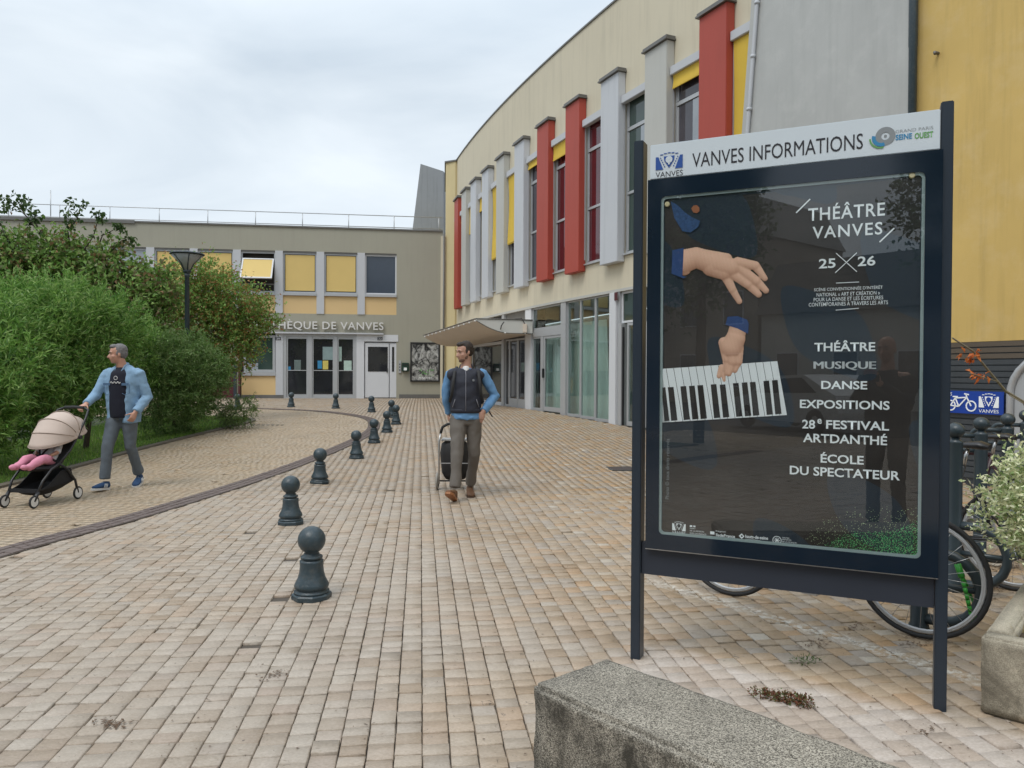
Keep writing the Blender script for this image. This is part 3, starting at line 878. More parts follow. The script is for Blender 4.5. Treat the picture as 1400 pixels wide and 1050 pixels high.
# glazed entrance: frame, three leaves
fr = MB(); zt_, zb0 = Z['gt'] - .003, Z['g']
fr.box(e0, e1, 0.0, 0.12, zt_ - .10, zt_)
for px in (389, 423.5, 459, 486):
    u = lu(px); h_ = 0.07 if px != 423.5 else 0.09
    fr.box(u - h_, u + h_, -0.01, 0.12, zb0, zt_ - .10)
fr.box(e0, e1, 0.0, 0.12, zb0, zb0 + .06)
ent = obj('entrance_frame', fr, MT['alu'], lib)
for (a, b) in ((391.5, 421), (426.5, 457), (461, 484.5)):
    u0, u1 = lu(a), lu(b)
    lf = MB(); t = 0.06
    for q in ((u0, u1, zb0 + .06, zb0 + .16), (u0, u1, zt_ - .2, zt_ - .10), (u0, u0 + t, zb0 + .16, zt_ - .2), (u1 - t, u1, zb0 + .16, zt_ - .2)):
        lf.box(q[0], q[1], .03, .09, q[2], q[3])
    lf.box(u0 + t, u1 - t, .04, .07, 1.50, 1.53)
    dd = obj('door', lf, MT['alu'], lib)
    obj('pane', MB().box(u0 + t, u1 - t, .06, .07, zb0 + .16, zt_ - .2), MT['darkglass'], dd)
def lib_sheet(px0, px1, py0, py1, mat, y=0.055):
    u0, z1 = L(px0, py0); u1, z0 = L(px1, py1)
    return obj('notice', MB().box(u0, u1, y, y + .006, z0, z1), mat, ent)
m_posterpale = M('pale_notice', (0.42, 0.55, 0.48), 0.5, 0.3, 9)
lib_sheet(402, 411, 492, 506, M('grey_notice', (0.13, 0.17, 0.16), 0.5, 0.3, 9))
lib_sheet(392.5, 397, 501, 507, MT['print_sky'])
lib_sheet(434, 440, 493, 504, MT['print_sky']); lib_sheet(441, 448.5, 493, 505, M('yellow_notice', (0.6, 0.5, 0.12), 0.5, 0.3, 9))
lib_sheet(470, 480.5, 493, 507, m_posterpale)
lib_sheet(441, 455, 474, 492, M('pale_banner', (0.22, 0.30, 0.30), 0.5, 0.3, 5)); lib_sheet(463, 467, 474, 494, M('pale_banner_b', (0.3, 0.4, 0.36), 0.5, 0.3, 5))
# white side door in its panel
box_obj('door_surround', lu(487.5), lu(544.5), -.02, .12, zf(466), Z['gt'] - .003, MT['white_frame'], lib)
box_obj('door_surround', lu(487.5), lu(498), -.02, .12, Z['g'], zf(466) - .003, MT['white_frame'], lib)
box_obj('backing', lu(487.5), Rw + .05, .13, .3, Z['g'], Z['gt'], MT['lightgrey'], lib)
d0, d1, zd = lu(499), lu(532), zf(468)
dd = box_obj('door', d0, d1, .03, .09, Z['g'] + .03, zd, MT['white_frame'], lib, 'white door with dark square window', bev=.01)
p0, q1 = L(503, 474); p1, q0 = L(530, 508)
obj('pane', MB().box(p0, p1, .018, .028, q0, q1), MT['darkglass'], dd)
obj('handle', MB().box(d1 - .1, d1 - .05, -.01, .03, 1.45, 1.62), MT['black'], dd)
dd = box_obj('door', lu(533), lu(543.5), .03, .09, Z['g'] + .03, zd, MT['white_frame'], lib, 'narrow fixed leaf with slim dark pane', bev=.01)
obj('pane', MB().box(lu(536), lu(539), .018, .028, q0, q1), MT['darkglass'], dd)
for px in (519.5, 380.5):
    u, z = L(px, 463)
    n_ = box_obj('number_plate', u - .1, u + .1, -.04, -.025 if px > 500 else -.031, z - .06, z + .06, MT['print_black'], lib)
    fit_text('lettering', '22' if px > 500 else '20', u - .07, u + .07, z - .035, z + .035, MT['print_white'], n_, y=-.042)
box_obj('base_course', lu(546), 0, -.03, 0, Z['g'] - .1, zf(539), MT['cap'], lib)
# rooftop railing
rl_ = MB()
for z in (7.98, 7.50):
    rl_.tube((UL, .45, z), (0, .45, z), .018, 6)
rail = obj('roof_railing', rl_, MT['alu'], lib)
for k in range(14):
    obj('railing_post', MB().tube((-.15 - k * 1.86, .45, 7.3), (-.15 - k * 1.86, .45, 7.98), .018, 6), MT['alu'], rail)
u, z = L(61, 256)
obj('mast', MB().tube((u, .5, 7.3), (u, .5, z), .02, 6), MT['alu'], rail)

# framed black and white picture on the library wall
u0, z1 = L(561, 468); u1, z0 = L(603, 522)
pf = thing('framed_poster', 'black framed black-and-white poster with green print on the library wall', 'poster', LORG + Matrix.Rotation(LANG, 3, 'Z') @ Vector((u0, -.01, z0)), LANG)
W_, H_ = u1 - u0 - .06, z1 - z0
fm = MB()
for q in ((0, W_, 0, .06), (0, W_, H_ - .06, H_), (0, .06, .06, H_ - .06), (W_ - .06, W_, .06, H_ - .06)):
    fm.box(q[0], q[1], -.07, 0, q[2], q[3])
obj('frame', fm, MT['black'], pf)
m_, t, p = nt('photo_montage_print')
geo = t.nodes.new('ShaderNodeNewGeometry')
c = ramp(t, tex_noise(t, 3.2, 5, 0.65, mapping(t, geo.outputs['Position'], (1.0, 1.0, 0.7)), 2.2), 0.4, 0.62, (0.012, 0.012, 0.012), (0.5, 0.5, 0.48))
t.links.new(c, p.inputs['Base Color']); p.inputs['Roughness'].default_value = 0.35
pr = obj('print', MB().box(.06, W_ - .06, -.03, -.02, .06, H_ - .06), m_, pf)
mb = MB()
for k in range(26):
    x = random.uniform(.35, .95) * W_ * .8; z = random.uniform(.22, .5)
    mb.prism([(x, z), (x + random.uniform(.03, .09), z + .02), (x + .02, z + random.uniform(.03, .07))], -.034, -.031, 'y')
obj('green_print', mb, MT['print_green'], pf)
fit_text('lettering', 'VANVES', W_ * .3, W_ * .75, .13, .19, MT['print_white'], pf, y=-.034)
# letter box and entry phone
u0, z1 = L(549.5, 496); u1, z0 = L(559, 508)
tb = thing('letter_box', 'small dark green letter box on the wall beside the white door', 'letter box', LORG + Matrix.Rotation(LANG, 3, 'Z') @ Vector((u0, -.002, z0)), LANG)
obj('body', MB().box(0, u1 - u0, -.16, 0, 0, z1 - z0, bev=.015), MT['greenbox'], tb)
obj('label_plate', MB().box(.08, .2, -.168, -.161, .05, .16), MT['print_white'], tb)
obj('flap', MB().box(.03, u1 - u0 - .03, -.175, -.161, z1 - z0 - .1, z1 - z0 - .06), MT['black'], tb)
u0, z1 = L(545.2, 493); u1, z0 = L(548.2, 510)
tb = thing('entry_phone', 'slim pale entry phone panel right of the white door', 'intercom', LORG + Matrix.Rotation(LANG, 3, 'Z') @ Vector((u0, -.002, z0)), LANG)
obj('body', MB().box(0, u1 - u0, -.05, 0, 0, z1 - z0), MT['alu'], tb)
for k in range(3): obj('button', MB().box(.02, .06, -.06, -.051, .1 + k * .12, .15 + k * .12), MT['black'], tb)
# maroon gate left of the library entrance
g0 = gp(312, 547); 
tb = thing('gate_panel', 'dark maroon gate panel with grey posts beside the bushes', 'gate', (lib_pt(310, 540).x, lib_pt(310, 540).y - .6, .38), LANG)
obj('panel', MB().box(0, .48, -.03, .03, .05, 1.2), MT['maroon'], tb)
obj('panel', MB().box(-2.2, -.02, -.03, .03, .05, 1.2), MT['maroon'], tb)
obj('post', MB().box(.48, .60, -.06, .06, 0, 1.45), MT['rack'], tb)
obj('post', MB().box(.66, .72, -.06, .06, 0, 1.5), MT['maroon'], tb)
obj('post', MB().box(-.02, 0, -.04, .04, 0, 1.25), MT['rack'], tb)
# concrete tower behind
q = at(575, 224, 40); 
tw = MB()
def tq(px, py, Y): return tuple(at(px, py, Y))
a, b, c, d = tq(575, 224, 38), tq(606, 234, 38), tq(607, 330, 38), tq(562, 330, 38)
back = [(p_[0] + .6, p_[1] + 5, p_[2]) for p_ in (a, b, c, d)]
low = lambda p_: (p_[0], p_[1], 0.3)
tw.add([a, b, c, d] + back, [(0, 1, 2, 3), (7, 6, 5, 4), (0, 4, 5, 1), (1, 5, 6, 2), (3, 2, 6, 7), (0, 3, 7, 4)])
t2 = obj('concrete_tower', tw, MT['raw_concrete'])
cl = low(c); dl = low(d)
obj('tower_base', MB().add([c, d, dl, cl] + [(p_[0] + .6, p_[1] + 5, p_[2]) for p_ in (c, d, dl, cl)], [(0, 1, 2, 3), (7, 6, 5, 4), (1, 5, 6, 2), (0, 3, 7, 4), (0, 4, 5, 1)]), MT['raw_concrete'], t2)
tag(t2, 'grey raking raw concrete tower rising behind the library roof', 'tower')
# ------------------------------------------------------------------ theatre (curved building on the right)
YS = np.arange(31.7, 2.0, -0.05)
FX = fac_x(YS)
cumS = np.concatenate([[0], np.cumsum(np.hypot(np.diff(FX), np.diff(YS)))])
def s_of_px(px, off=0.0):
    """arc length along the facade (far to near) where the line of sight px meets it, off metres behind the fin fronts"""
    tx = np.gradient(FX, cumS); ty = np.gradient(YS, cumS)
    X = FX - ty * off; Y = YS + tx * off
    p = 700 + 1040 * X / Y
    return float(np.interp(px, p, cumS))
def fr_at(s0, s1=None, off=0.0):
    """frame with x along the facade (towards the camera), y into the building"""
    s1 = s0 + 0.05 if s1 is None else s1
    a = Vector((np.interp(s0, cumS, FX), np.interp(s0, cumS, YS), 0)); b = Vector((np.interp(s1, cumS, FX), np.interp(s1, cumS, YS), 0))
    t_ = (b - a).normalized(); n_ = Vector((-t_.y, t_.x, 0))
    a = a + n_ * off
    return Matrix(((t_.x, n_.x, 0, a.x), (t_.y, n_.y, 0, a.y), (0, 0, 1, 0), (0, 0, 0, 1))), (b - a).length if off == 0 else ((b + n_ * off) - a).length
fs_ = np.array([s_of_px(p) for p in _fp])
ii = np.arange(11)
cc = np.polyfit(ii, fs_, 4)
FS = np.polyval(cc, ii)                    # start of each fin along the facade
TH = dict(fb=4.02, ft=8.37, zb=3.42, zt=10.2, wb=4.2, wt=7.72)
TORG = Vector((0.2, 22.5, 0.3))
th = thing('theatre_building', 'cream curved theatre building with red, white and grey fins between tall windows', 'building', TORG)
TI = Matrix.Translation(-TORG)
def tobj(name, mb, mats, parent=None, label=None):
    """geometry given in world places, stored relative to the building"""
    if parent is None:
        for i, v in enumerate(mb.v): mb.v[i] = tuple(Vector(v) - TORG)
        return obj(name, mb, mats, th, label=label)
    off = parent.matrix_basis.translation + (TORG if parent.parent is th else Vector())
    for i, v in enumerate(mb.v): mb.v[i] = tuple(Vector(v) - TORG)
    return obj(name, mb, mats, parent, label=label)
D_ = 0.20
FW = 0.79
def strip(mb, s0, s1, z0, z1, off, thick, step=0.85):
    ss = list(np.arange(s0, s1, step)) + [s1]
    P = []
    for s in ss:
        Mx, _ = fr_at(s); P.append((Mx @ Vector((0, off, 0)), Mx @ Vector((0, off + thick, 0))))
    vs_ = []
    for a, b in P:
        vs_ += [(a.x, a.y, z0), (a.x, a.y, z1), (b.x, b.y, z1), (b.x, b.y, z0)]
    fs = []
    for i in range(len(P) - 1):
        for k in range(4):
            fs.append((i * 4 + k, i * 4 + (k + 1) % 4, (i + 1) * 4 + (k + 1) % 4, (i + 1) * 4 + k))
    fs += [(0, 1, 2, 3), tuple((len(P) - 1) * 4 + k for k in (3, 2, 1, 0))]
    mb.add(vs_, fs)
S0 = 0.2
SE = FS[-1] + FW + 1.0
wall = MB()
strip(wall, S0, SE + 8, TH['wt'] + .04, TH['zt'], D_, 0.4)
strip(wall, S0, SE, TH['zb'], TH['wb'] - .04, D_, 0.4)
gaps = []
prev_end = None
for i in range(11):
    a = FS[i]; b = a + FW
    strip(wall, a - (0.0 if i else 0.0), b, TH['wb'] - .04, TH['wt'] + .04, D_, 0.4)
    nxt = FS[i + 1] if i < 10 else SE
    gaps.append((b, nxt))
strip(wall, S0, FS[0] - 0.45, TH['wb'] - .04, TH['wt'] + .04, D_, 0.4)
gaps.insert(0, (FS[0] - 0.45, FS[0]))
tobj('wall', wall, MT['cream'])
mb = MB(); strip(mb, S0 - .05, SE + 8, TH['zt'], TH['zt'] + .045, D_ - .03, 0.5); tobj('coping', mb, MT['cap'])
mb = MB(); strip(mb, S0, SE + 3, TH['zb'] - .07, TH['zb'] - .004, D_ - .02, 0.3); tobj('soffit_trim', mb, MT['fin_grey'])
# fins, each with its cap
cols = ['fin_red', 'fin_grey', 'fin_white', 'fin_white', 'fin_grey', 'fin_white', 'fin_red', 'fin_red', 'fin_white', 'fin_grey', 'fin_red']
names = {'fin_red': 'red fin', 'fin_grey': 'warm grey fin', 'fin_white': 'bluish white fin'}
fin_mesh = {}
cap_mb = MB().box(-.05, FW + .05, -.06, D_ - .004, TH['ft'], TH['ft'] + .035).box(-.03, FW + .03, -.035, D_ - .004, TH['ft'] + .035, TH['ft'] + .09)
cap_me = cap_mb.mesh('fin_cap', MT['cap'])
for i in range(11):
    Mx, _ = fr_at(FS[i], FS[i] + FW)
    c_ = cols[i]
    if c_ not in fin_mesh:
        fin_mesh[c_] = MB().box(0, FW, 0, D_ - .003, TH['fb'], TH['ft'], bev=.012).mesh('fin', MT[c_])
    o = link('fin', fin_mesh[c_], th); o['label'] = names[c_]
    o.matrix_basis = TI @ Mx
    link('fin_cap', cap_me, o)
# windows between the fins
blind_len = [0.0, 0.25, 0.95, 0.42, 2.35, 2.1, 0.16, 0.36, 0.0, 0.0, 0.25, 3.5]
pane_m = ['upperglass', 'upperglass', 'upperglass', 'upperglass', 'greenglass', 'upperglass', 'upperglass', 'redglass', 'redglass', 'greenglass', 'upperglass', 'upperglass']
for i, (a, b) in enumerate(gaps):
    Mx, w = fr_at(a, b)
    g = 0.012
    zb, zt = TH['wb'], TH['wt']
    t = .05
    f = MB()
    y0, y1 = D_ + .02, D_ + .09
    for q in ((g, w - g, zb, zb + t), (g, w - g, zt - t, zt), (g, g + t, zb + t, zt - t), (w - g - t, w - g, zb + t, zt - t), (g + t, w - g - t, zb + 1.35, zb + 1.41), (g + t, w - g - t, zt - .72, zt - .64)):
        f.box(q[0], q[1], y0, y1, q[2], q[3], Mx)
    for q in ((zb + t + .02, zb + 1.33), (zb + 1.43, zt - .74), (zt - .62, zt - t - .02)):
        for (u, v) in ((g + t, g + t + .045), (w - g - t - .045, w - g - t)):
            f.box(u, v, y0 + .015, y1 - .01, q[0], q[1], Mx)
    wo = tobj('window', f, MT['alu'], label='window with dark red curtain behind' if pane_m[i] == 'redglass' else None)
    tobj('pane', MB().box(g + t, w - g - t, D_ + .05, D_ + .06, zb + t, zt - t, Mx), MT[pane_m[i]], wo)
    if pane_m[i] in ('greenglass',) or i == 10:
        tobj('curtain', MB().box(w * .55, w - g - t - .05, D_ + .035, D_ + .045, zb + 1.43, zt - .74, Mx), MT['sky_glass'], wo)
    tobj('sill', MB().box(g, w - g, D_ - .06, D_ + .08, zb - .035, zb - .003, Mx), MT['alu'], wo)
    tobj('blind_box', MB().box(g, w - g, D_ - .13, D_ - .003, zt - .09, zt + .09, Mx, bev=.01), MT['lightgrey'], wo)
    tobj('guide_rail', MB().box(g, g + .025, D_ - .05, D_ - .02, zb + .1, zt - .1, Mx), MT['alu'], wo)
    if blind_len[i]:
        z1 = zt - .093
        m_b = MB()
        n = 10
        vs_ = []
        for k in range(n + 1):
            zz = z1 - blind_len[i] * k / n
            yy = D_ - .07 + .03 * math.sin(k / n * math.pi * 1.3) * (1 if blind_len[i] > 1 else .3)
            vs_ += [Mx @ Vector((g + .03, yy, zz)), Mx @ Vector((w - g - .03, yy - .01, zz))]
        m_b.add(vs_, [(2 * k, 2 * k + 1, 2 * k + 3, 2 * k + 2) for k in range(n)], smooth=True)
        m_b.box(g + .03, w - g - .03, D_ - .085, D_ - .06, z1 - blind_len[i] - .03, z1 - blind_len[i], Mx)
        tobj('blind', m_b, MT['blind'], wo)
# end pier beside the library, and the set-back wall behind it
pa = at(609, 400, 31.6); pb = at(622, 400, 31.35)
mb = MB()
mb.prism([(pa.x, pa.y), (pb.x, pb.y), (pb.x + .5, pb.y + .3), (pb.x + .6, pb.y + 6), (pa.x - .45, pa.y + 5.0)], 0.1, 10.13)
tobj('end_pier', mb, MT['yellow_pier'])
mb = MB().box(pa.x - .7, pa.x - .12, pa.y + 1.9, pa.y + 2.2, 8.3, 9.3)
tobj('pier_coping', MB().prism([(pa.x - .05, pa.y - .05), (pb.x + .02, pb.y - .05), (pb.x + .5, pb.y + .3), (pb.x + .6, pb.y + 6), (pa.x - .5, pa.y + 5.0)], 10.13, 10.19), MT['cap'])
q = at(606.5, 430, 31.66)
mb = MB().box(q.x - .12, q.x + .08, 31.55, 31.75, .38, 7.1)
tobj('corner_post', mb, MT['cream'])
tobj('downpipe', MB().tube((pa.x - .06, 31.5, .4), (pa.x - .06, 31.5, 7.2), .035), MT['cap'])

# ---- ground floor glazing
OFF = D_ + .05
zg = lambda Mx: float(gz(0, Mx.translation.y))
def seg(px0, px1, off=OFF):
    s0, s1 = s_of_px(px0, off), s_of_px(px1, off)
    return fr_at(s0, s1, off)
def zat(px, py, off=OFF):
    s = s_of_px(px, off); Mx, _ = fr_at(s, None, off)
    Y = Mx.translation.y
    return CAM_Z + ray(px, py).z * Y
ZT = TH['zb'] - .075
def frame4(mb, x0, x1, z0, z1, t, y0, y1, Mx, tb=None):
    tb = tb or t
    mb.box(x0, x1, y0, y1, z0, z0 + tb, Mx); mb.box(x0, x1, y0, y1, z1 - t, z1, Mx)
    mb.box(x0, x0 + t, y0, y1, z0 + tb, z1 - t, Mx); mb.box(x1 - t, x1, y0, y1, z0 + tb, z1 - t, Mx)
def glazed(name, px0, px1, z0, z1, t=.05, tb=.05, label=None, parent=None, mat='alu', y0=0.0, glass='shopglass', inset=0.0):
    Mx, w = seg(px0, px1)
    f = MB(); frame4(f, inset, w - inset, z0, z1, t, y0, y0 + .06, Mx, tb)
    o = tobj(name, f, MT[mat], parent, label)
    tobj('pane', MB().box(inset + t, w - inset - t, y0 + .025, y0 + .035, z0 + tb, z1 - t, Mx), MT[glass], o)
    return o, Mx, w
def pillar(px0, px1, label=None, mat='alu', y0=-.05, y1=.12, z1=None, name='pillar'):
    Mx, w = seg(px0, px1)
    return tobj(name, MB().box(0, w, y0, y1, zg(Mx) - .05, z1 or ZT, Mx), MT[mat], None, label)
zd1 = zat(750, 459)
pillar(720, 727.5, mat='white_frame')
glazed('transom_window', 728, 768, zat(748, 449), ZT, .045)
Mx, w = seg(728, 768)
tobj('door_head', MB().box(0, w, -.02, .08, zd1 + .003, zat(748, 449) - .003, Mx), MT['alu'])
o, Mx, w = glazed('side_light', 728, 739.5, zg(Mx) - .02, zd1, .045, .08)
pillar(739.7, 742.7, mat='alu', y0=-.01, y1=.07, z1=zd1, name='door_post')
o, Mx, w = glazed('door', 743, 768, zg(Mx) - .0, zd1, .07, .12, label='teal glazed door leaf with grey frame')
tobj('handle', MB().box(.015, .065, -.06, -.001, zg(Mx) + .95, zg(Mx) + 1.22, Mx, bev=.01), MT['black'], o)
pillar(768.3, 775, mat='alu')
for (a, b) in ((775.3, 793), (793.3, 813.3), (813.6, 834.5)):
    Mx, w = seg(a, b)
    glazed('tall_window', a, b, zg(Mx) - .02, ZT, .035, .07)
Mx, w = seg(834.8, 837); tobj('edge_strip', MB().box(0, w, -.0, .08, zg(Mx) - .05, ZT, Mx), MT['alu'])
pillar(837.3, 846, mat='white_frame', y0=-.1)
Mx, w = seg(839, 843, OFF - .12); tobj('red_vent', MB().box(0, w, 0, .01, zat(841, 412), zat(841, 401), Mx), MT['maroon'])
zt2 = zat(857, 441)
pillar(846.3, 849, mat='alu')
glazed('transom_window', 849.3, 880, zt2, ZT, .05, glass='greenglass', mat='white_frame')
pillar(849.3, 853, mat='alu', z1=zt2 - .003, y0=-.08)
Mx, w = seg(853.3, 856.5); tobj('door_edge', MB().box(0, w * .35, -.06, -.02, zg(Mx), zt2 - .1, Mx), MT['black'])
o, Mx, w = glazed('door', 857, 884, zg(Mx), zt2 - .01, .06, .1, label='open door leaf nearest the notice board')
for (a, b) in ((884.3, 925), (925.3, 975), (975.3, 1040)):
    Mx, w = seg(a, b)
    glazed('tall_window', a, b, zg(Mx) - .02, ZT, .05, .08)
# under the canopy
glazed('door', 645, 687, .36, 2.5, .10, .12, label='white framed glazed door behind the walking man', mat='white_frame', glass='darkglass')
pillar(687.3, 690.5, mat='alu', z1=ZT)
glazed('side_light', 690.8, 696, .36, 2.52, .05, .08, glass='darkglass')
for (a, b) in ((696.3, 707.5), (707.8, 719)):
    o, Mx, w = glazed('door', a, b, .34, 2.52, .06, .30, label='dark glass door leaf under the canopy', glass='darkglass')
pillar(719.2, 719.9, mat='alu', z1=ZT)
Mx, w = seg(690, 719); tobj('dark_transom', MB().box(0, w, .02, .06, 2.55, ZT, Mx), MT['cap'])
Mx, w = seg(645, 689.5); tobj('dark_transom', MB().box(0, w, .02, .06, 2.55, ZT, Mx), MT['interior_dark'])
mb = MB(); strip(mb, S0, s_of_px(645, OFF) - .01, .1, TH['zb'] - .003, D_ + .001, .35); tobj('lower_wall', mb, MT['yellow_pier'])
mb = MB(); strip(mb, s_of_px(720, OFF), SE + 2, -.05, .01, D_ - .1, .5); tobj('door_step', mb, MT['fin_grey'])
# room behind the glass
rm = MB()
strip(rm, 0.3, SE + 7, .2, 3.36, 3.4, .1, 2.0)
tobj('room_back_wall', rm, MT['interior'])
rm = MB(); strip(rm, 0.3, SE + 7, .18, .21, .62, 2.7, 2.0); tobj('room_floor', rm, MT['interior'])
rm = MB(); strip(rm, 0.3, SE + 7, 3.38, 3.41, .62, 2.7, 2.0); tobj('room_ceiling', rm, MT['interior'])
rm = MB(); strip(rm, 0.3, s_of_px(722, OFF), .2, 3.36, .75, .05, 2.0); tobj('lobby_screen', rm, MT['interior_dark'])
m_cur = M('pale_teal_curtain', (0.56, 0.64, 0.60), 0.8, 0.1, 2)
def curtain(px0, px1):
    Mx, w = seg(px0, px1, OFF + .35)
    n = 30; vs_ = []
    for k in range(n + 1):
        x = w * k / n; y = .05 * math.sin(k * 1.9)
        vs_ += [Mx @ Vector((x, y, .25)), Mx @ Vector((x * .9 + .05, y, 2.8))]
    m_b = MB().add(vs_, [(2 * k, 2 * k + 2, 2 * k + 3, 2 * k + 1) for k in range(n)], smooth=True)
    tobj('curtain', m_b, m_cur)
curtain(747, 766); curtain(729, 735); curtain(777, 833); curtain(858, 872)  # tall-window curtain is added to make the glass and room look brighter
Mx, w = seg(858, 872, OFF + .5)
ch = MB().box(.05, .5, 0, .45, .62, .66, Mx).box(.05, .5, .42, .46, .66, 1.05, Mx)
for (x, y) in ((.08, .03), (.44, .03), (.08, .42), (.44, .42)): ch.box(x, x + .03, y, y + .03, .22, .62, Mx)
for i, v in enumerate(ch.v): ch.v[i] = v
chair = thing('white_chair', 'white chair standing inside the open door by the notice board', 'chair', (Mx.translation.x, Mx.translation.y, .21))
for i, v in enumerate(ch.v): ch.v[i] = tuple(Vector(v) - chair.location)
obj('seat_shell', ch, MT['whitepl'], chair)

# ---- canopy: flat deck, underside curving up to a thin lip
sA, sB = s_of_px(723, D_) + .25, s_of_px(723, D_) - 6.9
Mn, Lc = fr_at(sB, sA, D_)
prof = []
PROJ = 1.72
for k in range(15):
    u = k / 14
    zlow = 2.60 if u < .45 else 2.60 + .34 * ((u - .45) / .55) ** 1.7
    prof.append((-PROJ * u, zlow))
top = [(-PROJ, 3.0), (0, 3.0)]
poly = prof + top
deck = MB()
# taper towards the far end tip
def cpt(x, y, z, far):
    return Mn @ Vector((x, y * (1.0 if not far else 0.98), z - (0.17 if far else 0)))
N = 10; vs_ = []
for k in range(N + 1):
    x = Lc * k / N
    drop = 0.15 * (1 - k / N)
    for (y, z) in poly: vs_.append(Mn @ Vector((x, y, z - drop)))
n = len(poly)
fsk, mi = [], []
for k in range(N):
    for j in range(n):
        fsk.append((k * n + j, k * n + (j + 1) % n, (k + 1) * n + (j + 1) % n, (k + 1) * n + j))
deck.add(vs_, fsk, smooth=False)
deck.add(vs_[:n], [tuple(range(n))])
can = tobj('canopy', deck, [MT['canopy']], None, 'beige canopy with white end and a string of lamps')
endp = MB(); sh = Vector(Mn.to_3x3() @ Vector((.012, 0, 0)))
endp.add([Vector(v) for v in vs_[-n:]] + [Vector(v) + sh for v in vs_[-n:]], [tuple(range(n, 2 * n))] + [(j, (j + 1) % n, n + (j + 1) % n, n + j) for j in range(n)])
tobj('fascia', endp, MT['canopy_white'], can)
edge = MB()
pts = [Mn @ Vector((Lc + .02, y, z - .0)) for (y, z) in [poly[-1], poly[-2]]] + [Mn @ Vector((Lc * (1 - k / 12), -PROJ - .02, 3.0 - .15 * k / 12)) for k in range(13)]
edge.path(pts, .016, 6)
pts2 = [Mn @ Vector((Lc + .03, y, z)) for (y, z) in prof]
edge.path(pts2, .012, 6)
tobj('edge_trim', edge, MT['cap'], can)
bulb = MB().ell((0, 0, 0), (.028, .028, .028), nu=8, nv=6).mesh('bulb', MT['whitepl'])
for k in range(12):
    p = Mn @ Vector((Lc * (1 - k / 11.5), -PROJ - .03, 2.93 - .15 * k / 11.5))
    link('bulb', bulb, can, p - TORG)
for k in (2, 7): link('bulb', bulb, can, Mn @ Vector((Lc + .05, *prof[k])) - TORG)
p = Mn @ Vector((Lc + .05, -.25, 2.62))
box_l = tobj('wall_lamp', MB().box(-.06, .06, -.06, .06, 0, .26, Matrix.Translation(p), bev=.01), MT['canopy'], can)
tobj('bracket', MB().path([p + Vector((0, 0, .26)), p + Vector((-.1, 0, .42)), p + Vector((-.3, 0, .4))], .012), MT['black'], box_l)
p = Mn @ Vector((Lc + .05, -1.0, 2.70))
tobj('lamp_bracket', MB().path([p, p + Vector((.02, -.02, .1)), p + Vector((.05, -.04, .15)), p + Vector((.1, -.04, .22))], .014), MT['black'], can)

# ---- grey raking wall, drainpipe, ochre wall, dark cladding
GA = Vector((np.interp(SE + .1, cumS, FX), np.interp(SE + .1, cumS, YS), 0))
Mx, _ = fr_at(SE, SE + 5, 0)
tdir = Mx.to_3x3() @ Vector((1, 0, 0)); ndir = Mx.to_3x3() @ Vector((0, 1, 0))
def on_line(px, py, off=0.0):
    """where the line of sight meets the vertical plane of the near walls"""
    d = ray(px, py); o_ = GA + ndir * off
    k = ndir.dot(o_) / (ndir.x * d.x + ndir.y)
    return Vector((d.x * k, k, CAM_Z + d.z * k))
def wq(pxs, off0, off1, mat, name, parent=None):
    """panel through picture points in the wall plane with real thickness"""
    a = [on_line(x, y, off0) for x, y in pxs]
    b = [p + ndir * (off1 - off0) for p in a]
    n = len(a)
    m_b = MB().add(a + b, [tuple(range(n)), tuple(range(2 * n - 1, n - 1, -1))] + [(i, n + i, n + (i + 1) % n, (i + 1) % n) for i in range(n)])
    return tobj(name, m_b, MT[mat], parent)
g1 = on_line(1018, 178); g0 = on_line(1031, 0)
lean = (g0 - g1).dot(tdir) / (g0.z - g1.z)
p1 = on_line(1250, 100)
LG = (p1 - GA).dot(tdir)
def wallpt(u, z, off=0.0):
    p = GA + tdir * u + ndir * off
    return Vector((p.x, p.y, z))
def wallpoly(name, pts, off0, off1, mat, parent=None):
    a = [wallpt(u, z, off0) for u, z in pts]; b = [wallpt(u, z, off1) for u, z in pts]; n = len(a)
    m_b = MB().add(a + b, [tuple(range(n)), tuple(range(2 * n - 1, n - 1, -1))] + [(i, n + i, n + (i + 1) % n, (i + 1) % n) for i in range(n)])
    return tobj(name, m_b, MT[mat], parent)
ug = (g1 - GA).dot(tdir)
zr = lambda z: ug + lean * (z - g1.z)
raking = wallpoly('raking_wall', [(zr(1.9), 1.9), (LG, 1.9), (LG, 11.5), (zr(11.5), 11.5)], -.06, 1.2, 'grey_wall')
pp = MB()
u1 = (on_line(1029, 178) - GA).dot(tdir)
pp.path([wallpt(u1 + lean * (z - g1.z), z, -.11) for z in np.linspace(2.0, 11, 8)], .035, 8)
for z in np.arange(2.5, 11, .9): pp.path([wallpt(u1 + lean * (z - g1.z), z, -.11), wallpt(u1 + lean * (z + .05 - g1.z), z + .05, -.11)], .046, 8)
tobj('pale_drainpipe', pp, MT['fin_white'], raking)
tobj('dark_downpipe', MB().path([wallpt(LG + .05, z, -.10) for z in (1.9, 6.0, 6.02, 11.4)], [.055, .055, .06, .06], 10), MT['bollard'], raking)
zb_o = on_line(1340, 467).z
och = wallpoly('ochre_wall', [(LG + .01, zb_o), (LG + 9, zb_o), (LG + 9, 11.5), (LG + .01, 11.5)], 0.0, .8, 'ochre_wall')
u = (on_line(1283, 73) - GA).dot(tdir); z = on_line(1283, 73).z
hk = MB().path([wallpt(u, z, 0.02), wallpt(u, z, -.08), wallpt(u + .02, z - .03, -.09)], .022, 6)
tobj('hook', hk, MT['cap'], och)
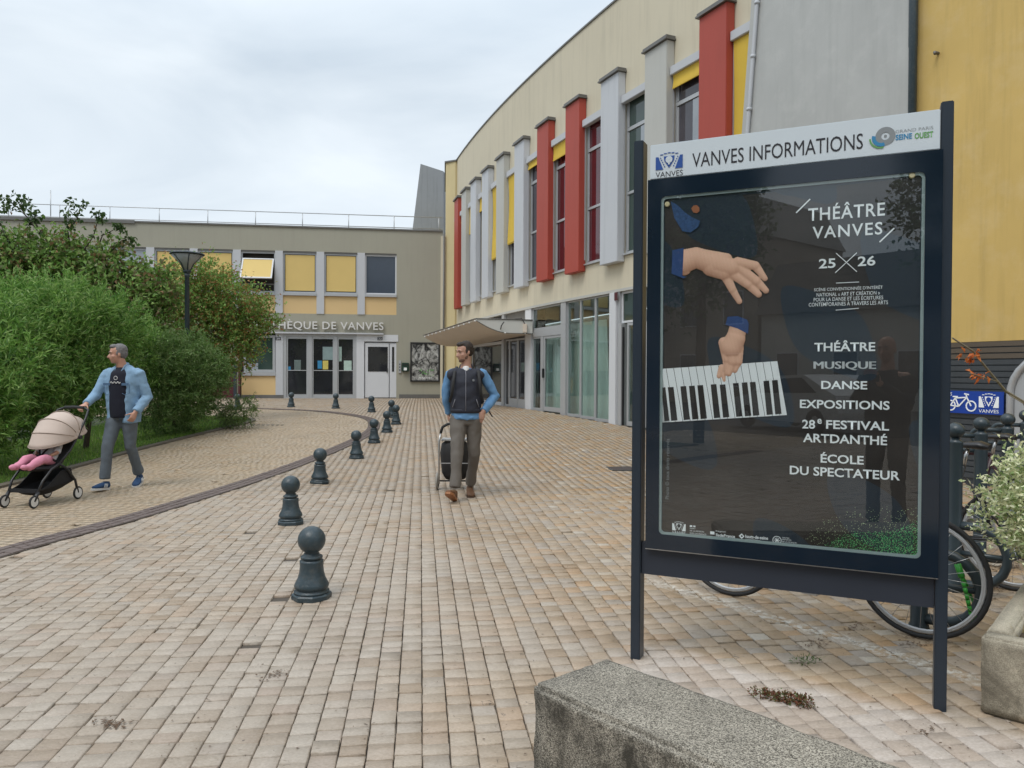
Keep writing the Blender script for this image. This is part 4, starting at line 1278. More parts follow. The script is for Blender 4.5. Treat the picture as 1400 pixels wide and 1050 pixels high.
# ribbed cladding below the ochre wall
zz = zb_o - .004; k = 0
cl = wallpoly('cladding', [(LG - 3.2, -.1), (LG + 9, -.1), (LG + 9, zb_o - .004), (LG - 3.2, zb_o - .004)], .03, .3, 'shutter')
while zz > .1:
    h = .062
    a = [wallpt(LG - 3.2, zz, 0), wallpt(LG + 9, zz, 0), wallpt(LG + 9, zz - h, .005), wallpt(LG - 3.2, zz - h, .005)]
    b = [p + ndir * .024 for p in a]
    m_b = MB().add(a + b, [(0, 1, 2, 3), (7, 6, 5, 4), (0, 4, 5, 1), (2, 6, 7, 3), (1, 5, 6, 2), (0, 3, 7, 4)])
    tobj('slat', m_b, MT['shutter_brown'] if k < 3 else MT['shutter'], cl)
    zz -= h + .016; k += 1
# arched silver frame at the right edge
u = (on_line(1385, 560) - GA).dot(tdir)
ar = MB()
R_ = .62
pts = [wallpt(u, .02, -.06), wallpt(u, 1.2, -.06)] + [wallpt(u + R_ - R_ * math.cos(a), 1.2 + R_ * .85 * math.sin(a), -.06) for a in np.linspace(.15, math.pi - .15, 14)] + [wallpt(u + 2 * R_, 1.2, -.06), wallpt(u + 2 * R_, .02, -.06)]
ar.path(pts, .045, 8)
arch = tobj('arched_door_frame', ar, MT['alu'])
pts = [(u + .045, .02)] + [(u + .045, 1.2)] + [(u + R_ - (R_ - .045) * math.cos(a), 1.2 + R_ * .83 * math.sin(a)) for a in np.linspace(.15, math.pi - .15, 12)] + [(u + 2 * R_ - .045, 1.2), (u + 2 * R_ - .045, .02)]
wallpoly('panel', pts, -.05, -.02, 'alu', arch)
wallpoly('pane', [(u + .25, 1.15)] + [(u + R_ - (R_ - .25) * math.cos(a), 1.2 + R_ * .6 * math.sin(a)) for a in np.linspace(.15, math.pi - .15, 12)] + [(u + 2 * R_ - .25, 1.15)], -.075, -.055, 'greenglass', arch)
# blue cycle sign
uL = (on_line(1288, 550) - GA).dot(tdir); uR = (on_line(1375, 550) - GA).dot(tdir)
za, zb2 = on_line(1340, 566).z, on_line(1340, 535).z
lo = wallpt(uL, za, -.03)
bs = thing('cycle_sign', 'blue sign with white bicycle and town crest on the dark cladding', 'sign', lo, math.atan2(tdir.y, tdir.x))
Wb, Hb = uR - uL, zb2 - za
obj('face', MB().box(0, Wb, -.012, 0, 0, Hb), MT['cobalt'], bs)
def ring(mb, cx_, cz_, r0, r1, y0, y1, n=28, a0=0, a1=2 * math.pi, sz=1.0):
    vs_ = []
    full = abs(a1 - a0 - 2 * math.pi) < 1e-6
    m_ = n if full else n + 1
    for k in range(m_):
        a = a0 + (a1 - a0) * k / n
        for (r, y) in ((r0, y0), (r1, y0), (r1, y1), (r0, y1)):
            vs_.append((cx_ + r * math.cos(a), y, cz_ + sz * r * math.sin(a)))
    fs = []
    for k in range(n):
        k2 = (k + 1) % m_
        for j in range(4): fs.append((k * 4 + j, k * 4 + (j + 1) % 4, k2 * 4 + (j + 1) % 4, k2 * 4 + j))
    mb.add(vs_, fs)
def stroke(mb, a, b, w, y0=-.018, y1=-.013):
    a = Vector((a[0], 0, a[1])); b = Vector((b[0], 0, b[1])); d = (b - a).normalized(); n_ = Vector((-d.z, 0, d.x)) * w / 2
    q = [a + n_, a - n_, b - n_, b + n_]
    mb.add([(v.x, y0, v.z) for v in q] + [(v.x, y1, v.z) for v in q], [(0, 1, 2, 3), (7, 6, 5, 4), (0, 4, 5, 1), (1, 5, 6, 2), (2, 6, 7, 3), (3, 7, 4, 0)])
ic = MB()
s_ = Hb
cx1, cx2, cz_ = .30 * Wb * .6, .30 * Wb * .6 + s_ * .95, s_ * .34
for c_ in (cx1, cx2): ring(ic, c_, cz_, s_ * .19, s_ * .245, -.018, -.013)
w_ = s_ * .055
A_ = (cx1, cz_); B_ = (cx1 + s_ * .38, cz_ - .01); C_ = (cx1 + s_ * .22, s_ * .68); D2 = (cx2 - s_ * .2, s_ * .72)
for a, b in ((A_, B_), (B_, C_), (A_, C_), (B_, D2), (C_, D2), (D2, (cx2, cz_)), (D2, (D2[0] - s_ * .03, s_ * .86)), ((D2[0] - s_ * .12, s_ * .88), (D2[0] + s_ * .1, s_ * .84)), ((C_[0] - s_ * .12, s_ * .74), (C_[0] + s_ * .12, s_ * .74))):
    stroke(ic, a, b, w_)
obj('bicycle_icon', ic, MT['print_white'], bs)
def crest(parent, x0, x1, z0, z1, y, white, blue, depth=.003):
    """town crest: two blocks, shield with tree between two dotted bands, crown"""
    W, H = x1 - x0, z1 - z0
    P = lambda u, v: (x0 + u * W, z0 + v * H)
    b = MB()
    b.prism([P(0, 0), P(.28, 0), P(.10, .78), P(0, .78)], y - depth, y, 'y')
    b.prism([P(1, 0), P(.72, 0), P(.90, .78), P(1, .78)], y - depth, y, 'y')
    b.prism([P(.30, .78), P(.70, .78), P(.68, .52), P(.50, .06), P(.32, .52)], y - depth, y, 'y')
    for (u0, v0, u1, v1) in ((.17, .74, .36, .08), (.83, .74, .64, .08)):
        for k in range(5):
            u = u0 + (u1 - u0) * (k + .3) / 5; v = v0 + (v1 - v0) * (k + .3) / 5
            b.prism([P(u - .025, v), P(u, v - .05), P(u + .025, v), P(u, v + .05)], y - depth, y, 'y')
    for k, u in enumerate((.22, .36, .5, .64, .78)):
        v = .87 + .08 * math.sin((k) / 4 * math.pi)
        b.prism([P(u - .06, v), P(u + .06, v), P(u + .05, v + .05), P(u - .05, v + .05)], y - depth, y, 'y')
    o = obj('crest', b, blue, parent)
    t_ = MB()
    ring(t_, *P(.5, .56), .001, .13 * W, y - depth - .002, y - depth - .0005, 14)
    t_.prism([P(.47, .26), P(.53, .26), P(.53, .5), P(.47, .5)], y - depth - .0025, y - depth - .001, 'y')
    obj('tree_emblem', t_, white, o)
    return o
crest(bs, Wb * .63, Wb * .93, Hb * .30, Hb * .92, -.013, MT['cobalt'], MT['print_white'])
fit_text('lettering', 'VANVES', Wb * .63, Wb * .93, Hb * .07, Hb * .22, MT['print_white'], bs, y=-.015)
fit_text('lettering', 'VÉLOS', Wb * .02, Wb * .2, Hb * .78, Hb * .93, MT['print_white'], bs, y=-.015)
# ------------------------------------------------------------------ information board
BL = Vector(((873 - 700) / 1040 * 3.80, 3.80, 0.0)); BR = Vector(((1290 - 700) / 1040 * 3.235, 3.235, 0.0))
bdir = (BR - BL).normalized(); BWID = (BR - BL).length
BANG = math.atan2(bdir.y, bdir.x)
bn = Vector((-bdir.y, bdir.x, 0))      # into the board, away from the camera
board = thing('information_board', 'navy town information board on two posts with a theatre season poster', 'notice board', BL, BANG)
def S(px, py, off=0.0):
    d = ray(px, py)
    o_ = BL + bn * off
    k = bn.dot(o_) / (bn.x * d.x + bn.y)
    p = Vector((d.x * k, k, CAM_Z + d.z * k))
    return ((p - BL).dot(bdir), p.z)
YF = -0.045                            # front face of the casing
for u in (0.0, BWID):
    pz = 2.575
    obj('post', MB().box(u - .024, u + .024, -.03, .05, -.02, pz, bev=.004), MT['navy'], board)
c0, z_b = S(882, 749, YF); c1, z_b2 = S(1282.5, 791, YF)
z_b = (z_b + z_b2) / 2
z_ct = (S(888, 248, YF)[1] + S(1286, 202, YF)[1]) / 2
z_ht = (S(888, 199.5, YF)[1] + S(1286, 146, YF)[1]) / 2
z_ab = (S(885, 785.5, YF)[1] + S(1281, 837, YF)[1]) / 2
h0, h1 = S(888, 220, YF)[0], S(1286, 170, YF)[0]
obj('header', MB().box(h0, h1, -.035, .03, z_ct + .004, z_ht, bev=.003), MT['sign_white'], board)
obj('apron', MB().box(.026, BWID - .026, -.012, .03, z_ab, z_b + .02), MT['apron'], board)
cas = obj('casing', MB().box(c0 + .002, c1 - .002, -.030, .03, z_b + .002, z_ct - .002), MT['navy'], board)
# lacquered glass door: border round a rounded opening
o0 = S(902, 500, YF)[0]; o1 = S(1262, 500, YF)[0]
oz1 = (S(902, 271, YF)[1] + S(1262, 232, YF)[1]) / 2; oz0 = (S(903, 729, YF)[1] + S(1258, 766, YF)[1]) / 2
def rrect(x0, x1, z0, z1, r, n=6):
    pts = []
    for (cx_, cz_, a0) in ((x1 - r, z1 - r, 0), (x0 + r, z1 - r, 90), (x0 + r, z0 + r, 180), (x1 - r, z0 + r, 270)):
        for k in range(n + 1):
            a = R(a0 + 90 * k / n); pts.append((cx_ + r * math.cos(a), cz_ + r * math.sin(a)))
    return pts
def ring_plate(x0, x1, z0, z1, inner, y0, y1):
    out = []
    cx_, cz_ = (x0 + x1) / 2, (z0 + z1) / 2
    for (x, z) in inner:   # nearest outer point along the corner directions
        dx, dz = x - cx_, z - cz_
        k = min((x1 - cx_) / abs(dx) if dx else 1e9, (z1 - cz_) / abs(dz) if dz else 1e9)
        out.append((cx_ + dx * k, cz_ + dz * k))
    # put the corners in exactly
    for (X, Z_) in ((x1, z1), (x0, z1), (x0, z0), (x1, z0)):
        i = min(range(len(out)), key=lambda i: (out[i][0] - X) ** 2 + (out[i][1] - Z_) ** 2)
        out[i] = (X, Z_)
    n = len(inner); m_b = MB()
    vs_ = [(x, y0, z) for x, z in inner] + [(x, y0, z) for x, z in out] + [(x, y1, z) for x, z in inner] + [(x, y1, z) for x, z in out]
    fs = []
    for i in range(n):
        j = (i + 1) % n
        fs += [(i, j, n + j, n + i), (2 * n + i, 3 * n + i, 3 * n + j, 2 * n + j), (i, 2 * n + i, 2 * n + j, j), (n + i, n + j, 3 * n + j, 3 * n + i)]
    return m_b.add(vs_, fs)
inn = rrect(o0, o1, oz0, oz1, .022)
obj('glass_border', ring_plate(c0, c1, z_b, z_ct, inn, YF, YF + .006), MT['navy_glass'], board)
inn2 = rrect(o0 + .012, o1 - .012, oz0 + .012, oz1 - .012, .016)
obj('inner_frame', ring_plate(o0 - .01, o1 + .01, oz0 - .01, oz1 + .01, inn2, -.0385, -.032), M('pale_inner_frame', (0.30, 0.37, 0.37), .4), board)
gl = glassmat('board_glass', (0.96, 0.98, 0.98), 1.62)
obj('glass_pane', MB().box(o0 + .001, o1 - .001, YF + .001, YF + .005, oz0 + .001, oz1 - .001), gl, board)
obj('glass_edge', MB().box(c0, c1, YF, YF + .007, z_b - .004, z_b - .0005), MT['steel'], board)
# poster sheet, slightly wavy
YP = -.0310
YPR = -.0345        # plane of the printing
x0, x1, zz0, zz1 = o0 + .016, o1 - .016, oz0 + .006, oz1 - .016
nx, nz_ = 60, 90
vs_ = []
for j in range(nz_ + 1):
    for i in range(nx + 1):
        u, v = i / nx, j / nz_
        top_sag = .010 * math.sin(u * math.pi) * (1 if v > .985 else 0)
        y = YP - .0012 * math.sin(u * 9 + 3 * v) * math.sin(v * 14 + u * 4) * (.4 + v) + .0008
        vs_.append((x0 + (x1 - x0) * u, y, zz0 + (zz1 - zz0) * v - top_sag))
sheet_mb = MB().add(vs_, [(j * (nx + 1) + i, j * (nx + 1) + i + 1, (j + 1) * (nx + 1) + i + 1, (j + 1) * (nx + 1) + i) for j in range(nz_) for i in range(nx)], smooth=True)
m_, t, p = nt('poster_photograph')
geo = t.nodes.new('ShaderNodeNewGeometry')
tcn = t.nodes.new('ShaderNodeTexCoord')
c = ramp(t, tex_noise(t, 1.6, 4, 0.55, tcn.outputs['Object']), 0.35, 0.7, (0.013, 0.010, 0.010), (0.055, 0.043, 0.038))
t.links.new(c, p.inputs['Base Color']); p.inputs['Roughness'].default_value = 0.42
poster = obj('poster', sheet_mb, m_, board, label='dark theatre season poster with hands over piano keys')
def pt(px, py): return S(px, py, YPR)
def pprism(name, pts, mat, y0=None, y1=None, parent=None):
    y1 = YPR if y1 is None else y1
    return MB().prism([pt(*q) for q in pts], y1 - .0006, y1, 'y')
def ptext(body, xa, xb, ya, yb, ya2=None, yb2=None, mat='print_white', bold=0.0, name='lettering', **k):
    """xa..xb, cap top and bottom in the photograph (left end, right end)"""
    u0, zt0 = pt(xa, ya); _, zb0 = pt(xa, yb)
    u1, zt1 = pt(xb, ya2 if ya2 is not None else ya); _, zb1 = pt(xb, yb2 if yb2 is not None else yb)
    return fit_text(name, body, u0, u1, (zb0 + zb1) / 2, (zt0 + zt1) / 2, MT[mat], poster, y=YPR, bold=bold, extrude=0.0, **k)
ptext('THÉÂTRE', 1105, 1210, 284.6, 302, 277, 295, bold=.012, spacing=1.1)
ptext('VANVES', 1111, 1206.5, 309, 326, 304, 321, bold=.012, spacing=1.15)
ptext('25', 1119.5, 1142.5, 354, 367.5, 353, 366, bold=.02)
ptext('26', 1172.7, 1197, 350.5, 364, 349.5, 363, bold=.02)
ptext("SCÈNE CONVENTIONNÉE D'INTÉRÊT", 1113, 1207, 392.6, 397.8, 390, 395.2, bold=.002)
ptext('NATIONAL « ART ET CRÉATION »', 1116.5, 1203, 399.9, 404.9, 398.2, 403.2, bold=.002)
ptext('POUR LA DANSE ET LES ÉCRITURES', 1112.5, 1207.5, 406.9, 411.9, 404.6, 409.6, bold=.002)
ptext('CONTEMPORAINES À TRAVERS LES ARTS', 1105.8, 1214, 413.6, 418.8, 411.2, 416.4, bold=.002)
ptext('THÉÂTRE', 1113.4, 1196.7, 468.5, 480.5, 468, 480, bold=.02)
for _d in (-.7, -.35, 0, .35, .7): ptext('MUSIQUE', 1112.9 + _d, 1197.2 + _d, 494, 506, 494.3, 506.2)
ptext('DANSE', 1122.8, 1185.7, 520.6, 532, 521, 532.4, bold=.02)
ptext('EXPOSITIONS', 1093.6, 1216.5, 546.6, 558.4, 548, 560, bold=.02)
ptext('28', 1096.8, 1114.5, 573.8, 586, 574, 586.2, bold=.02)
ptext('e', 1117.5, 1123.5, 572.5, 579.5, bold=.02)
ptext('FESTIVAL', 1129.5, 1215.6, 574.5, 586.6, 576.3, 588.6, bold=.02)
ptext('ARTDANTHÉ', 1098, 1213, 593.2, 605.4, 595.6, 607.7, bold=.02)
ptext('ÉCOLE', 1122, 1181, 621.5, 633.5, 622.6, 634.5, bold=.02)
ptext('DU SPECTATEUR', 1079.8, 1230.6, 636.5, 648.8, 644.3, 656.8, bold=.02)
sl = MB()
for (a, b, w) in (((1088.5, 291), (1107.6, 272.2), .006), ((1202.5, 331), (1222.4, 312), .006), ((1143, 346), (1171.5, 371.5), .0034), ((1141.8, 373), (1171.5, 345.5), .0034),
                  ((1143, 387), (1174.5, 385.5), .003), ((1142.5, 424), (1174, 421.5), .003)):
    stroke(sl, pt(*a), pt(*b), w, YPR - .0004, YPR)
obj('rules', sl, MT['print_white'], poster)
# the keyboard: keys end to end, dark keys over them
def lerp2(a, b, t): return (a[0] + (b[0] - a[0]) * t, a[1] + (b[1] - a[1]) * t)
zoom = lambda x, y: (880 + x / 3.5, 320 + y / 3.5)
TLk, TRk, BRk, BLk = zoom(85, 645), zoom(640, 608), zoom(686, 866), zoom(85, 902)
tops = [85, 107] + [107 + 35.6 * k for k in range(1, 15)] + [640]
kb = MB()
def keyx_top(x): t_ = (x - 85) / 555; return lerp2(TLk, TRk, t_)
def keyx_bot(x):
    xb = x + 44 + (x - 107) * .004
    t_ = max(0, min(1, (xb - 85) / 601)); return lerp2(BLk, BRk, t_)
kpr = MB()
tl = [keyx_top(x) for x in tops]; bl_ = [keyx_bot(x) for x in tops]
bl_[0] = BLk
tl.insert(0, TLk); bl_.insert(0, BLk)
for k in range(len(tops)):
    a, b = tl[k], tl[k + 1]; c_, d_ = bl_[k + 1], bl_[k]
    if k == 0: a = b = TLk; 
    g = .5
    pts = [(a[0] + g, a[1]), (b[0] - .15, b[1]), (c_[0] - .15, c_[1]), (d_[0] + g, d_[1])]
    if k == 0: pts = [TLk, keyx_bot(85), BLk]
    if abs(pts[1][0] - pts[0][0]) < .6: continue
    kb.prism([pt(*q) for q in pts], YPR - .0004, YPR - .0002, 'y')
obj('white_keys', kb, M('printed_ivory', (0.84, 0.85, 0.86), .45, .04, 9), poster)
bk = MB()
for (x, y) in ((86, 735), (116, 733), (176, 729), (217, 727), (257, 724), (321, 720), (364, 721), (427, 714), (469, 711), (508, 709), (573, 703), (614, 700)):
    w = 27; yb = 903 - (x - 85) * .062 - 10
    pts = [zoom(x, y), zoom(x + w, y - 2), zoom(x + w + 19, yb), zoom(x + 16, yb + 3)]
    if x < 90: pts = [zoom(86, y), zoom(104, y - 2), zoom(123, yb), zoom(100, yb + 3)]
    bk.prism([pt(*q) for q in pts], YPR - .0008, YPR - .0005, 'y')
obj('black_keys', bk, M('printed_ebony', (0.022, 0.017, 0.016), .45, .1, 9), poster)
# hands and cuffs: a fine printed grid coloured point by point
def hand_patch(name, caps, cuff, bbox, step=0.55, order_y=0.0):
    xs = np.arange(bbox[0], bbox[2], step); ys = np.arange(bbox[1], bbox[3], step)
    GX, GY = np.meshgrid(xs, ys)
    best = np.full(GX.shape, -1e9); sh = np.zeros(GX.shape)
    for (ax, ay, ra, bx_, by_, rb, dep) in caps:
        ax, ay = zoom(ax, ay); bx_, by_ = zoom(bx_, by_); ra /= 3.5; rb /= 3.5
        abx, aby = bx_ - ax, by_ - ay
        t_ = np.clip(((GX - ax) * abx + (GY - ay) * aby) / (abx ** 2 + aby ** 2), 0, 1)
        dx, dy = GX - ax - t_ * abx, GY - ay - t_ * aby
        r = ra + (rb - ra) * t_
        d = np.sqrt(dx * dx + dy * dy)
        h = np.sqrt(np.clip(r * r - d * d, 0, None))
        inside = d < r
        hh = h + dep / 3.5
        upd = inside & (hh > best)
        lum = 0.52 + 0.30 * (-dy / (r + 1e-6)) + 0.30 * (h / (r + 1e-6)) + 0.06 * np.sin(GX * 1.3 + GY * .8) * np.sin(GY * 1.1)
        best[upd] = hh[upd]; sh[upd] = lum[upd]
    mask = best > -1e8
    sh = np.clip(sh, .12, 1.1)
    # soften the tone inside the hand
    for _ in range(9):
        s2 = sh.copy(); m2 = mask.astype(float)
        acc = sh * m2; cnt = m2.copy()
        for (a, b) in ((0, 1), (0, -1), (1, 0), (-1, 0)):
            acc += np.roll(sh * m2, (a, b), (0, 1)); cnt += np.roll(m2, (a, b), (0, 1))
        sh = np.where(mask, acc / np.maximum(cnt, 1), sh)
    idx = -np.ones(GX.shape, int); V, C, Fq = [], [], []
    ny, nx_ = GX.shape
    for j in range(ny - 1):
        for i in range(nx_ - 1):
            if mask[j, i] and mask[j, i + 1] and mask[j + 1, i] and mask[j + 1, i + 1]:
                q = []
                for (a, b) in ((j, i), (j + 1, i), (j + 1, i + 1), (j, i + 1)):
                    if idx[a, b] < 0:
                        idx[a, b] = len(V); u, z = pt(GX[a, b], GY[a, b]); V.append((u, YPR - .0012, z))
                        s_ = float(sh[a, b]); C.append((min(1, .95 * s_ ** 1.0), min(1, .60 * s_ ** 1.3), min(1, .44 * s_ ** 1.5), 1))
                    q.append(idx[a, b])
                Fq.append(q)
    me = bpy.data.meshes.new(name); me.from_pydata(V, [], Fq)
    ca = me.color_attributes.new('print_colour', 'FLOAT_COLOR', 'POINT')
    ca.data.foreach_set('color', np.array(C, np.float32).ravel())
    m_, t, p = nt('printed_skin')
    at_ = t.nodes.new('ShaderNodeAttribute'); at_.attribute_name = 'print_colour'
    t.links.new(at_.outputs['Color'], p.inputs['Base Color']); p.inputs['Roughness'].default_value = .45
    me.materials.append(m_); me.update()
    o = link(name, me, poster)
    cb = MB().prism([pt(*zoom(*q)) for q in cuff], YPR - .0022, YPR - .0016, 'y')
    obj('cuff', cb, M('printed_blue_cuff', (0.022, 0.06, 0.19), .5, .3, 30), poster)
    return o
hand_patch('upper_hand', [(188, 132, 58, 252, 112, 50, 10), (252, 112, 50, 340, 142, 56, 12), (340, 142, 56, 420, 160, 46, 12), (330, 150, 56, 385, 180, 42, 10),
                    (390, 195, 26, 425, 265, 20, 6), (425, 265, 20, 458, 322, 15, 2),
                    (430, 190, 28, 500, 240, 24, 14), (500, 240, 24, 550, 288, 17, 8),
                    (455, 160, 26, 540, 225, 23, 18), (540, 225, 23, 585, 270, 16, 12),
                    (450, 135, 26, 535, 152, 23, 20), (535, 152, 23, 580, 212, 15, 16),
                    (250, 90, 25, 400, 115, 24, 14), (190, 120, 34, 195, 165, 34, 4)],
           [(138, 78), (192, 66), (186, 200), (205, 205), (190, 212), (134, 190)], (925, 332, 1056, 420))
hand_patch('lower_hand', [(450, 455, 42, 440, 500, 46, 8), (440, 500, 48, 420, 540, 56, 10), (385, 520, 28, 398, 600, 22, 12), (398, 600, 22, 400, 665, 15, 8),
                    (420, 545, 34, 425, 610, 26, 16), (425, 610, 24, 408, 668, 14, 14), (450, 545, 30, 450, 610, 24, 8), (450, 610, 22, 436, 652, 14, 6), (375, 640, 18, 360, 680, 12, -6), (380, 670, 12, 385, 700, 8, -6)],
           [(402, 396), (450, 393), (495, 410), (503, 430), (500, 478), (450, 452), (392, 434)], (975, 440, 1026, 525))
mb = MB()
q = [(917, 275), (927, 281), (936, 290), (946, 297), (957, 302), (955, 310), (944, 318), (933, 316), (922, 298)]
mb.prism([pt(*p_) for p_ in q], YPR - .0006, YPR - .0002, 'y')
obj('blue_scarf', mb, M('printed_blue_cloth', (0.025, 0.07, 0.18), .5, .8, 70), poster)
mb = MB().prism([pt(*p_) for p_ in ((945, 285), (948, 281), (953, 280.5), (956, 284), (956.5, 288.5), (953, 291.5), (948, 290.5))], YPR - .0006, YPR - .0002, 'y')
obj('printed_fingertip', mb, M('printed_orange', (0.35, 0.12, 0.05), .5, .1, 9), poster)
# speckled green print at the foot
gd = MB(); pd = MB()
for k in range(3600):
    fx = random.random() ** .7; x = 1098 + 158 * fx
    y = 690 + 75 * random.random() ** .62
    lim = 765 - 8 - (x - 1098) * .42 - 12 * math.sin((x - 1098) / 30)
    if y > 742 + (x - 1098) * .145: continue
    prob = 1.0 if y > lim + 10 else (.28 if y > lim - 22 else .05)
    if random.random() > prob: continue
    u, z = pt(x, y); r = random.uniform(.0009, .0016)
    a = random.random() * 1.5
    tgt = gd if (y > lim + 8 and random.random() < .8) else pd
    tgt.add([(u + r * math.cos(a + q * math.pi / 2), YPR - .0003, z + r * math.sin(a + q * math.pi / 2)) for q in range(4)], [(3, 2, 1, 0)])
stuff(obj('green_specks', gd, M('printed_green', (0.16, 0.80, 0.26), .5), poster))
stuff(obj('pale_specks', pd, M('printed_pale_green', (0.60, 0.78, 0.42), .5), poster))
mb = MB()
for k in range(90):
    z_ = zoom(random.uniform(95, 395), 940 + random.uniform(0, 2) + random.choice((0, 22, 40)))
    u, z = pt(*z_); mb.add([(u - .001, YPR - .0003, z), (u + .001, YPR - .0003, z), (u + .001, YPR - .0003, z + .001), (u - .001, YPR - .0003, z + .001)], [(0, 1, 2, 3)])
obj('console_lights', mb, M('printed_grey_dots', (.3, .28, .26), .5), poster)
# sponsors' line
zz_ = lambda x, y: (880 + x / 5.25, 600 + y / 5.25)
a = pt(*zz_(205, 655)); b = pt(*zz_(302, 598))
crest(poster, a[0], b[0], a[1], b[1], YPR, MT['print_black'], MT['print_white'], .0005)
def ztext(body, x0, x1, y0, y1, bold=.0):
    return ptext(body, *[zz_(x0, y0)[0], zz_(x1, y0)[0]], zz_(x0, y0)[1], zz_(x0, y1)[1], bold=bold)
ztext('VANVES', 205, 300, 664, 684)
mb = MB()
for (x, y, r) in ((340, 626, 9), (364, 628, 8), (493, 675, 15)):
    u, z = pt(*zz_(x, y)); r = r / 5.25 / 1040 * 3.6
    mb.prism([(u - r, z - r * .7), (u + r, z - r * .7), (u + r, z + r * .7), (u - r, z + r * .7)], YPR - .0005, YPR, 'y')
u, z = pt(*zz_(703, 698)); r = .013
for q in ([(u - r, z), (u, z - r), (u, z - r * .35), (u - r * .4, z), (u, z + r * .35), (u, z + r)], [(u, z - r), (u + r, z), (u, z + r), (u, z + r * .5), (u + r * .5, z), (u, z - r * .5)]):
    mb.prism(q, YPR - .0005, YPR, 'y')
u, z = pt(*zz_(957, 728)); ring(mb, u, z, .017, .0195, YPR - .0005, YPR, 24)
for k in range(4): stroke(mb, (u - .013 * math.cos(k * .8), z - .013 * math.sin(k * .8)), (u + .013 * math.cos(k * .8), z + .013 * math.sin(k * .8)), .0025, YPR - .0005, YPR)
obj('sponsor_marks', mb, MT['print_white'], poster)
for (body, x0, x1, y0, y1, b_) in (('PRÉFET', 332, 372, 640, 648, .0), ('DE LA RÉGION', 332, 432, 658, 668, .0), ("D'ÎLE-DE-FRANCE", 332, 450, 676, 687, .0),
        ('Région', 518, 588, 659, 672, .0), ('îledeFrance', 516, 656, 684, 706, .02), ('hauts-de-seine', 730, 893, 694, 718, .02), ('LE DÉPARTEMENT', 730, 838, 722, 731, 0),
        ('CENTRE', 993, 1045, 707, 715, 0), ('NATIONAL', 993, 1062, 720, 729, 0), ('DE LA MUSIQUE', 993, 1098, 738, 748, 0)):
    ztext(body, x0, x1, y0, y1, b_)
# photographer's credit running up the left side
me = text_mesh('Photo © tous droits réservés')
co = np.array([v.co[:] for v in me.vertices]); sc_ = (pt(914, 600)[1] - pt(914, 683)[1]) / co[:, 0].max()
u_, z_ = pt(914.5, 683)
for v in me.vertices: v.co = (u_ - v.co[1] * sc_, YPR - .0002, z_ + v.co[0] * sc_)
me.materials.clear(); me.materials.append(MT['print_grey']); link('lettering', me, poster)
# pins
for (x, y) in ((912.5, 279.5), (1247, 240)):
    u, z = pt(x, y)
    obj('pin', MB().lathe([(.013, 0), (.013, .004), (.009, .006)], 16, Matrix.Translation((u, YPR - .0005, z)) @ Matrix.Rotation(R(90), 4, 'X')), M('ivory_pin', (.52, .45, .26), .35), poster)
# header print
hy = -.0365
def H(px, py): return S(px, py, -.036)
def htext(body, xa, xb, l, r, mat, bold=0.0, **k):
    z0 = (H(xa, l[1])[1] + H(xb, r[1])[1]) / 2; z1 = (H(xa, l[0])[1] + H(xb, r[0])[1]) / 2
    return fit_text('lettering', body, H(xa, l[0])[0], H(xb, r[0])[0], z0, z1, MT[mat], hdr, y=hy, bold=bold, **k)
hdr = [o for o in board.children if o.name.startswith('header')][0]
htext('VANVES INFORMATIONS', 946.5, 1180, (210.5, 229.5), (181, 203), 'print_black')
htext('VANVES', 896.5, 933.5, (235.2, 242.8), (232.4, 239.8), 'print_black', -.004)
htext('GRAND PARIS', 1224.5, 1276, (178.5, 182.5), (171.5, 176), 'print_grey', -.01)
htext('SEINE', 1224.5, 1247, (184, 192), (182, 189.5), 'print_sky', .03)
htext('OUEST', 1250.5, 1276, (182, 190), (179, 187.5), 'print_green', .03)
a = H(896.5, 233); b = H(933.5, 206)
crest(hdr, a[0], b[0], (a[1]), b[1], hy, MT['sign_white'], MT['print_blue'], .001)
u, z = H(1210.5, 186)
r = .039
mb = MB(); ring(mb, u, z, r * .42, r, hy - .0006, hy); obj('logo_ring', mb, MT['print_grey'], hdr)
mb = MB(); ring(mb, u, z, .001, r * .16, hy - .0006, hy, 12); obj('logo_dot', mb, MT['print_grey'], hdr)
mb = MB(); ring(mb, u - .014, z - .004, r * .62, r * 1.0, hy - .0014, hy - .0008, 16, R(165), R(290)); obj('logo_arc', mb, MT['print_sky'], hdr)
mb = MB(); ring(mb, u - .018, z - .006, r * 1.0, r * 1.16, hy - .0014, hy - .0008, 16, R(180), R(285)); obj('logo_arc', mb, MT['print_green'], hdr)
# ------------------------------------------------------------------ foreground concrete bench
m_conc = None
def rough_block(name, w, l, h, mats, parent=None, seed=0, jitter=.006, bev=.02, cuts=26):
    """weathered block with worn edges; origin at a bottom corner, w along x, l along y"""
    bm = bmesh.new()
    bmesh.ops.create_cube(bm, size=1)
    for v in bm.verts: v.co = ((v.co.x + .5) * w, (v.co.y + .5) * l, (v.co.z + .5) * h)
    bmesh.ops.bevel(bm, geom=bm.edges[:], offset=bev, segments=3, affect='EDGES')
    bmesh.ops.subdivide_edges(bm, edges=[e for e in bm.edges if e.calc_length() > .1], cuts=cuts, use_grid_fill=True)
    for v in bm.verts:
        d = mnoise.noise(v.co * 9 + Vector((seed, 0, 0))) * jitter + mnoise.noise(v.co * 30 + Vector((seed, 3, 0))) * jitter * .6
        v.co += v.normal * d
    me = bpy.data.meshes.new(name); bm.to_mesh(me); bm.free()
    me.materials.append(mats); me.shade_smooth()
    return me
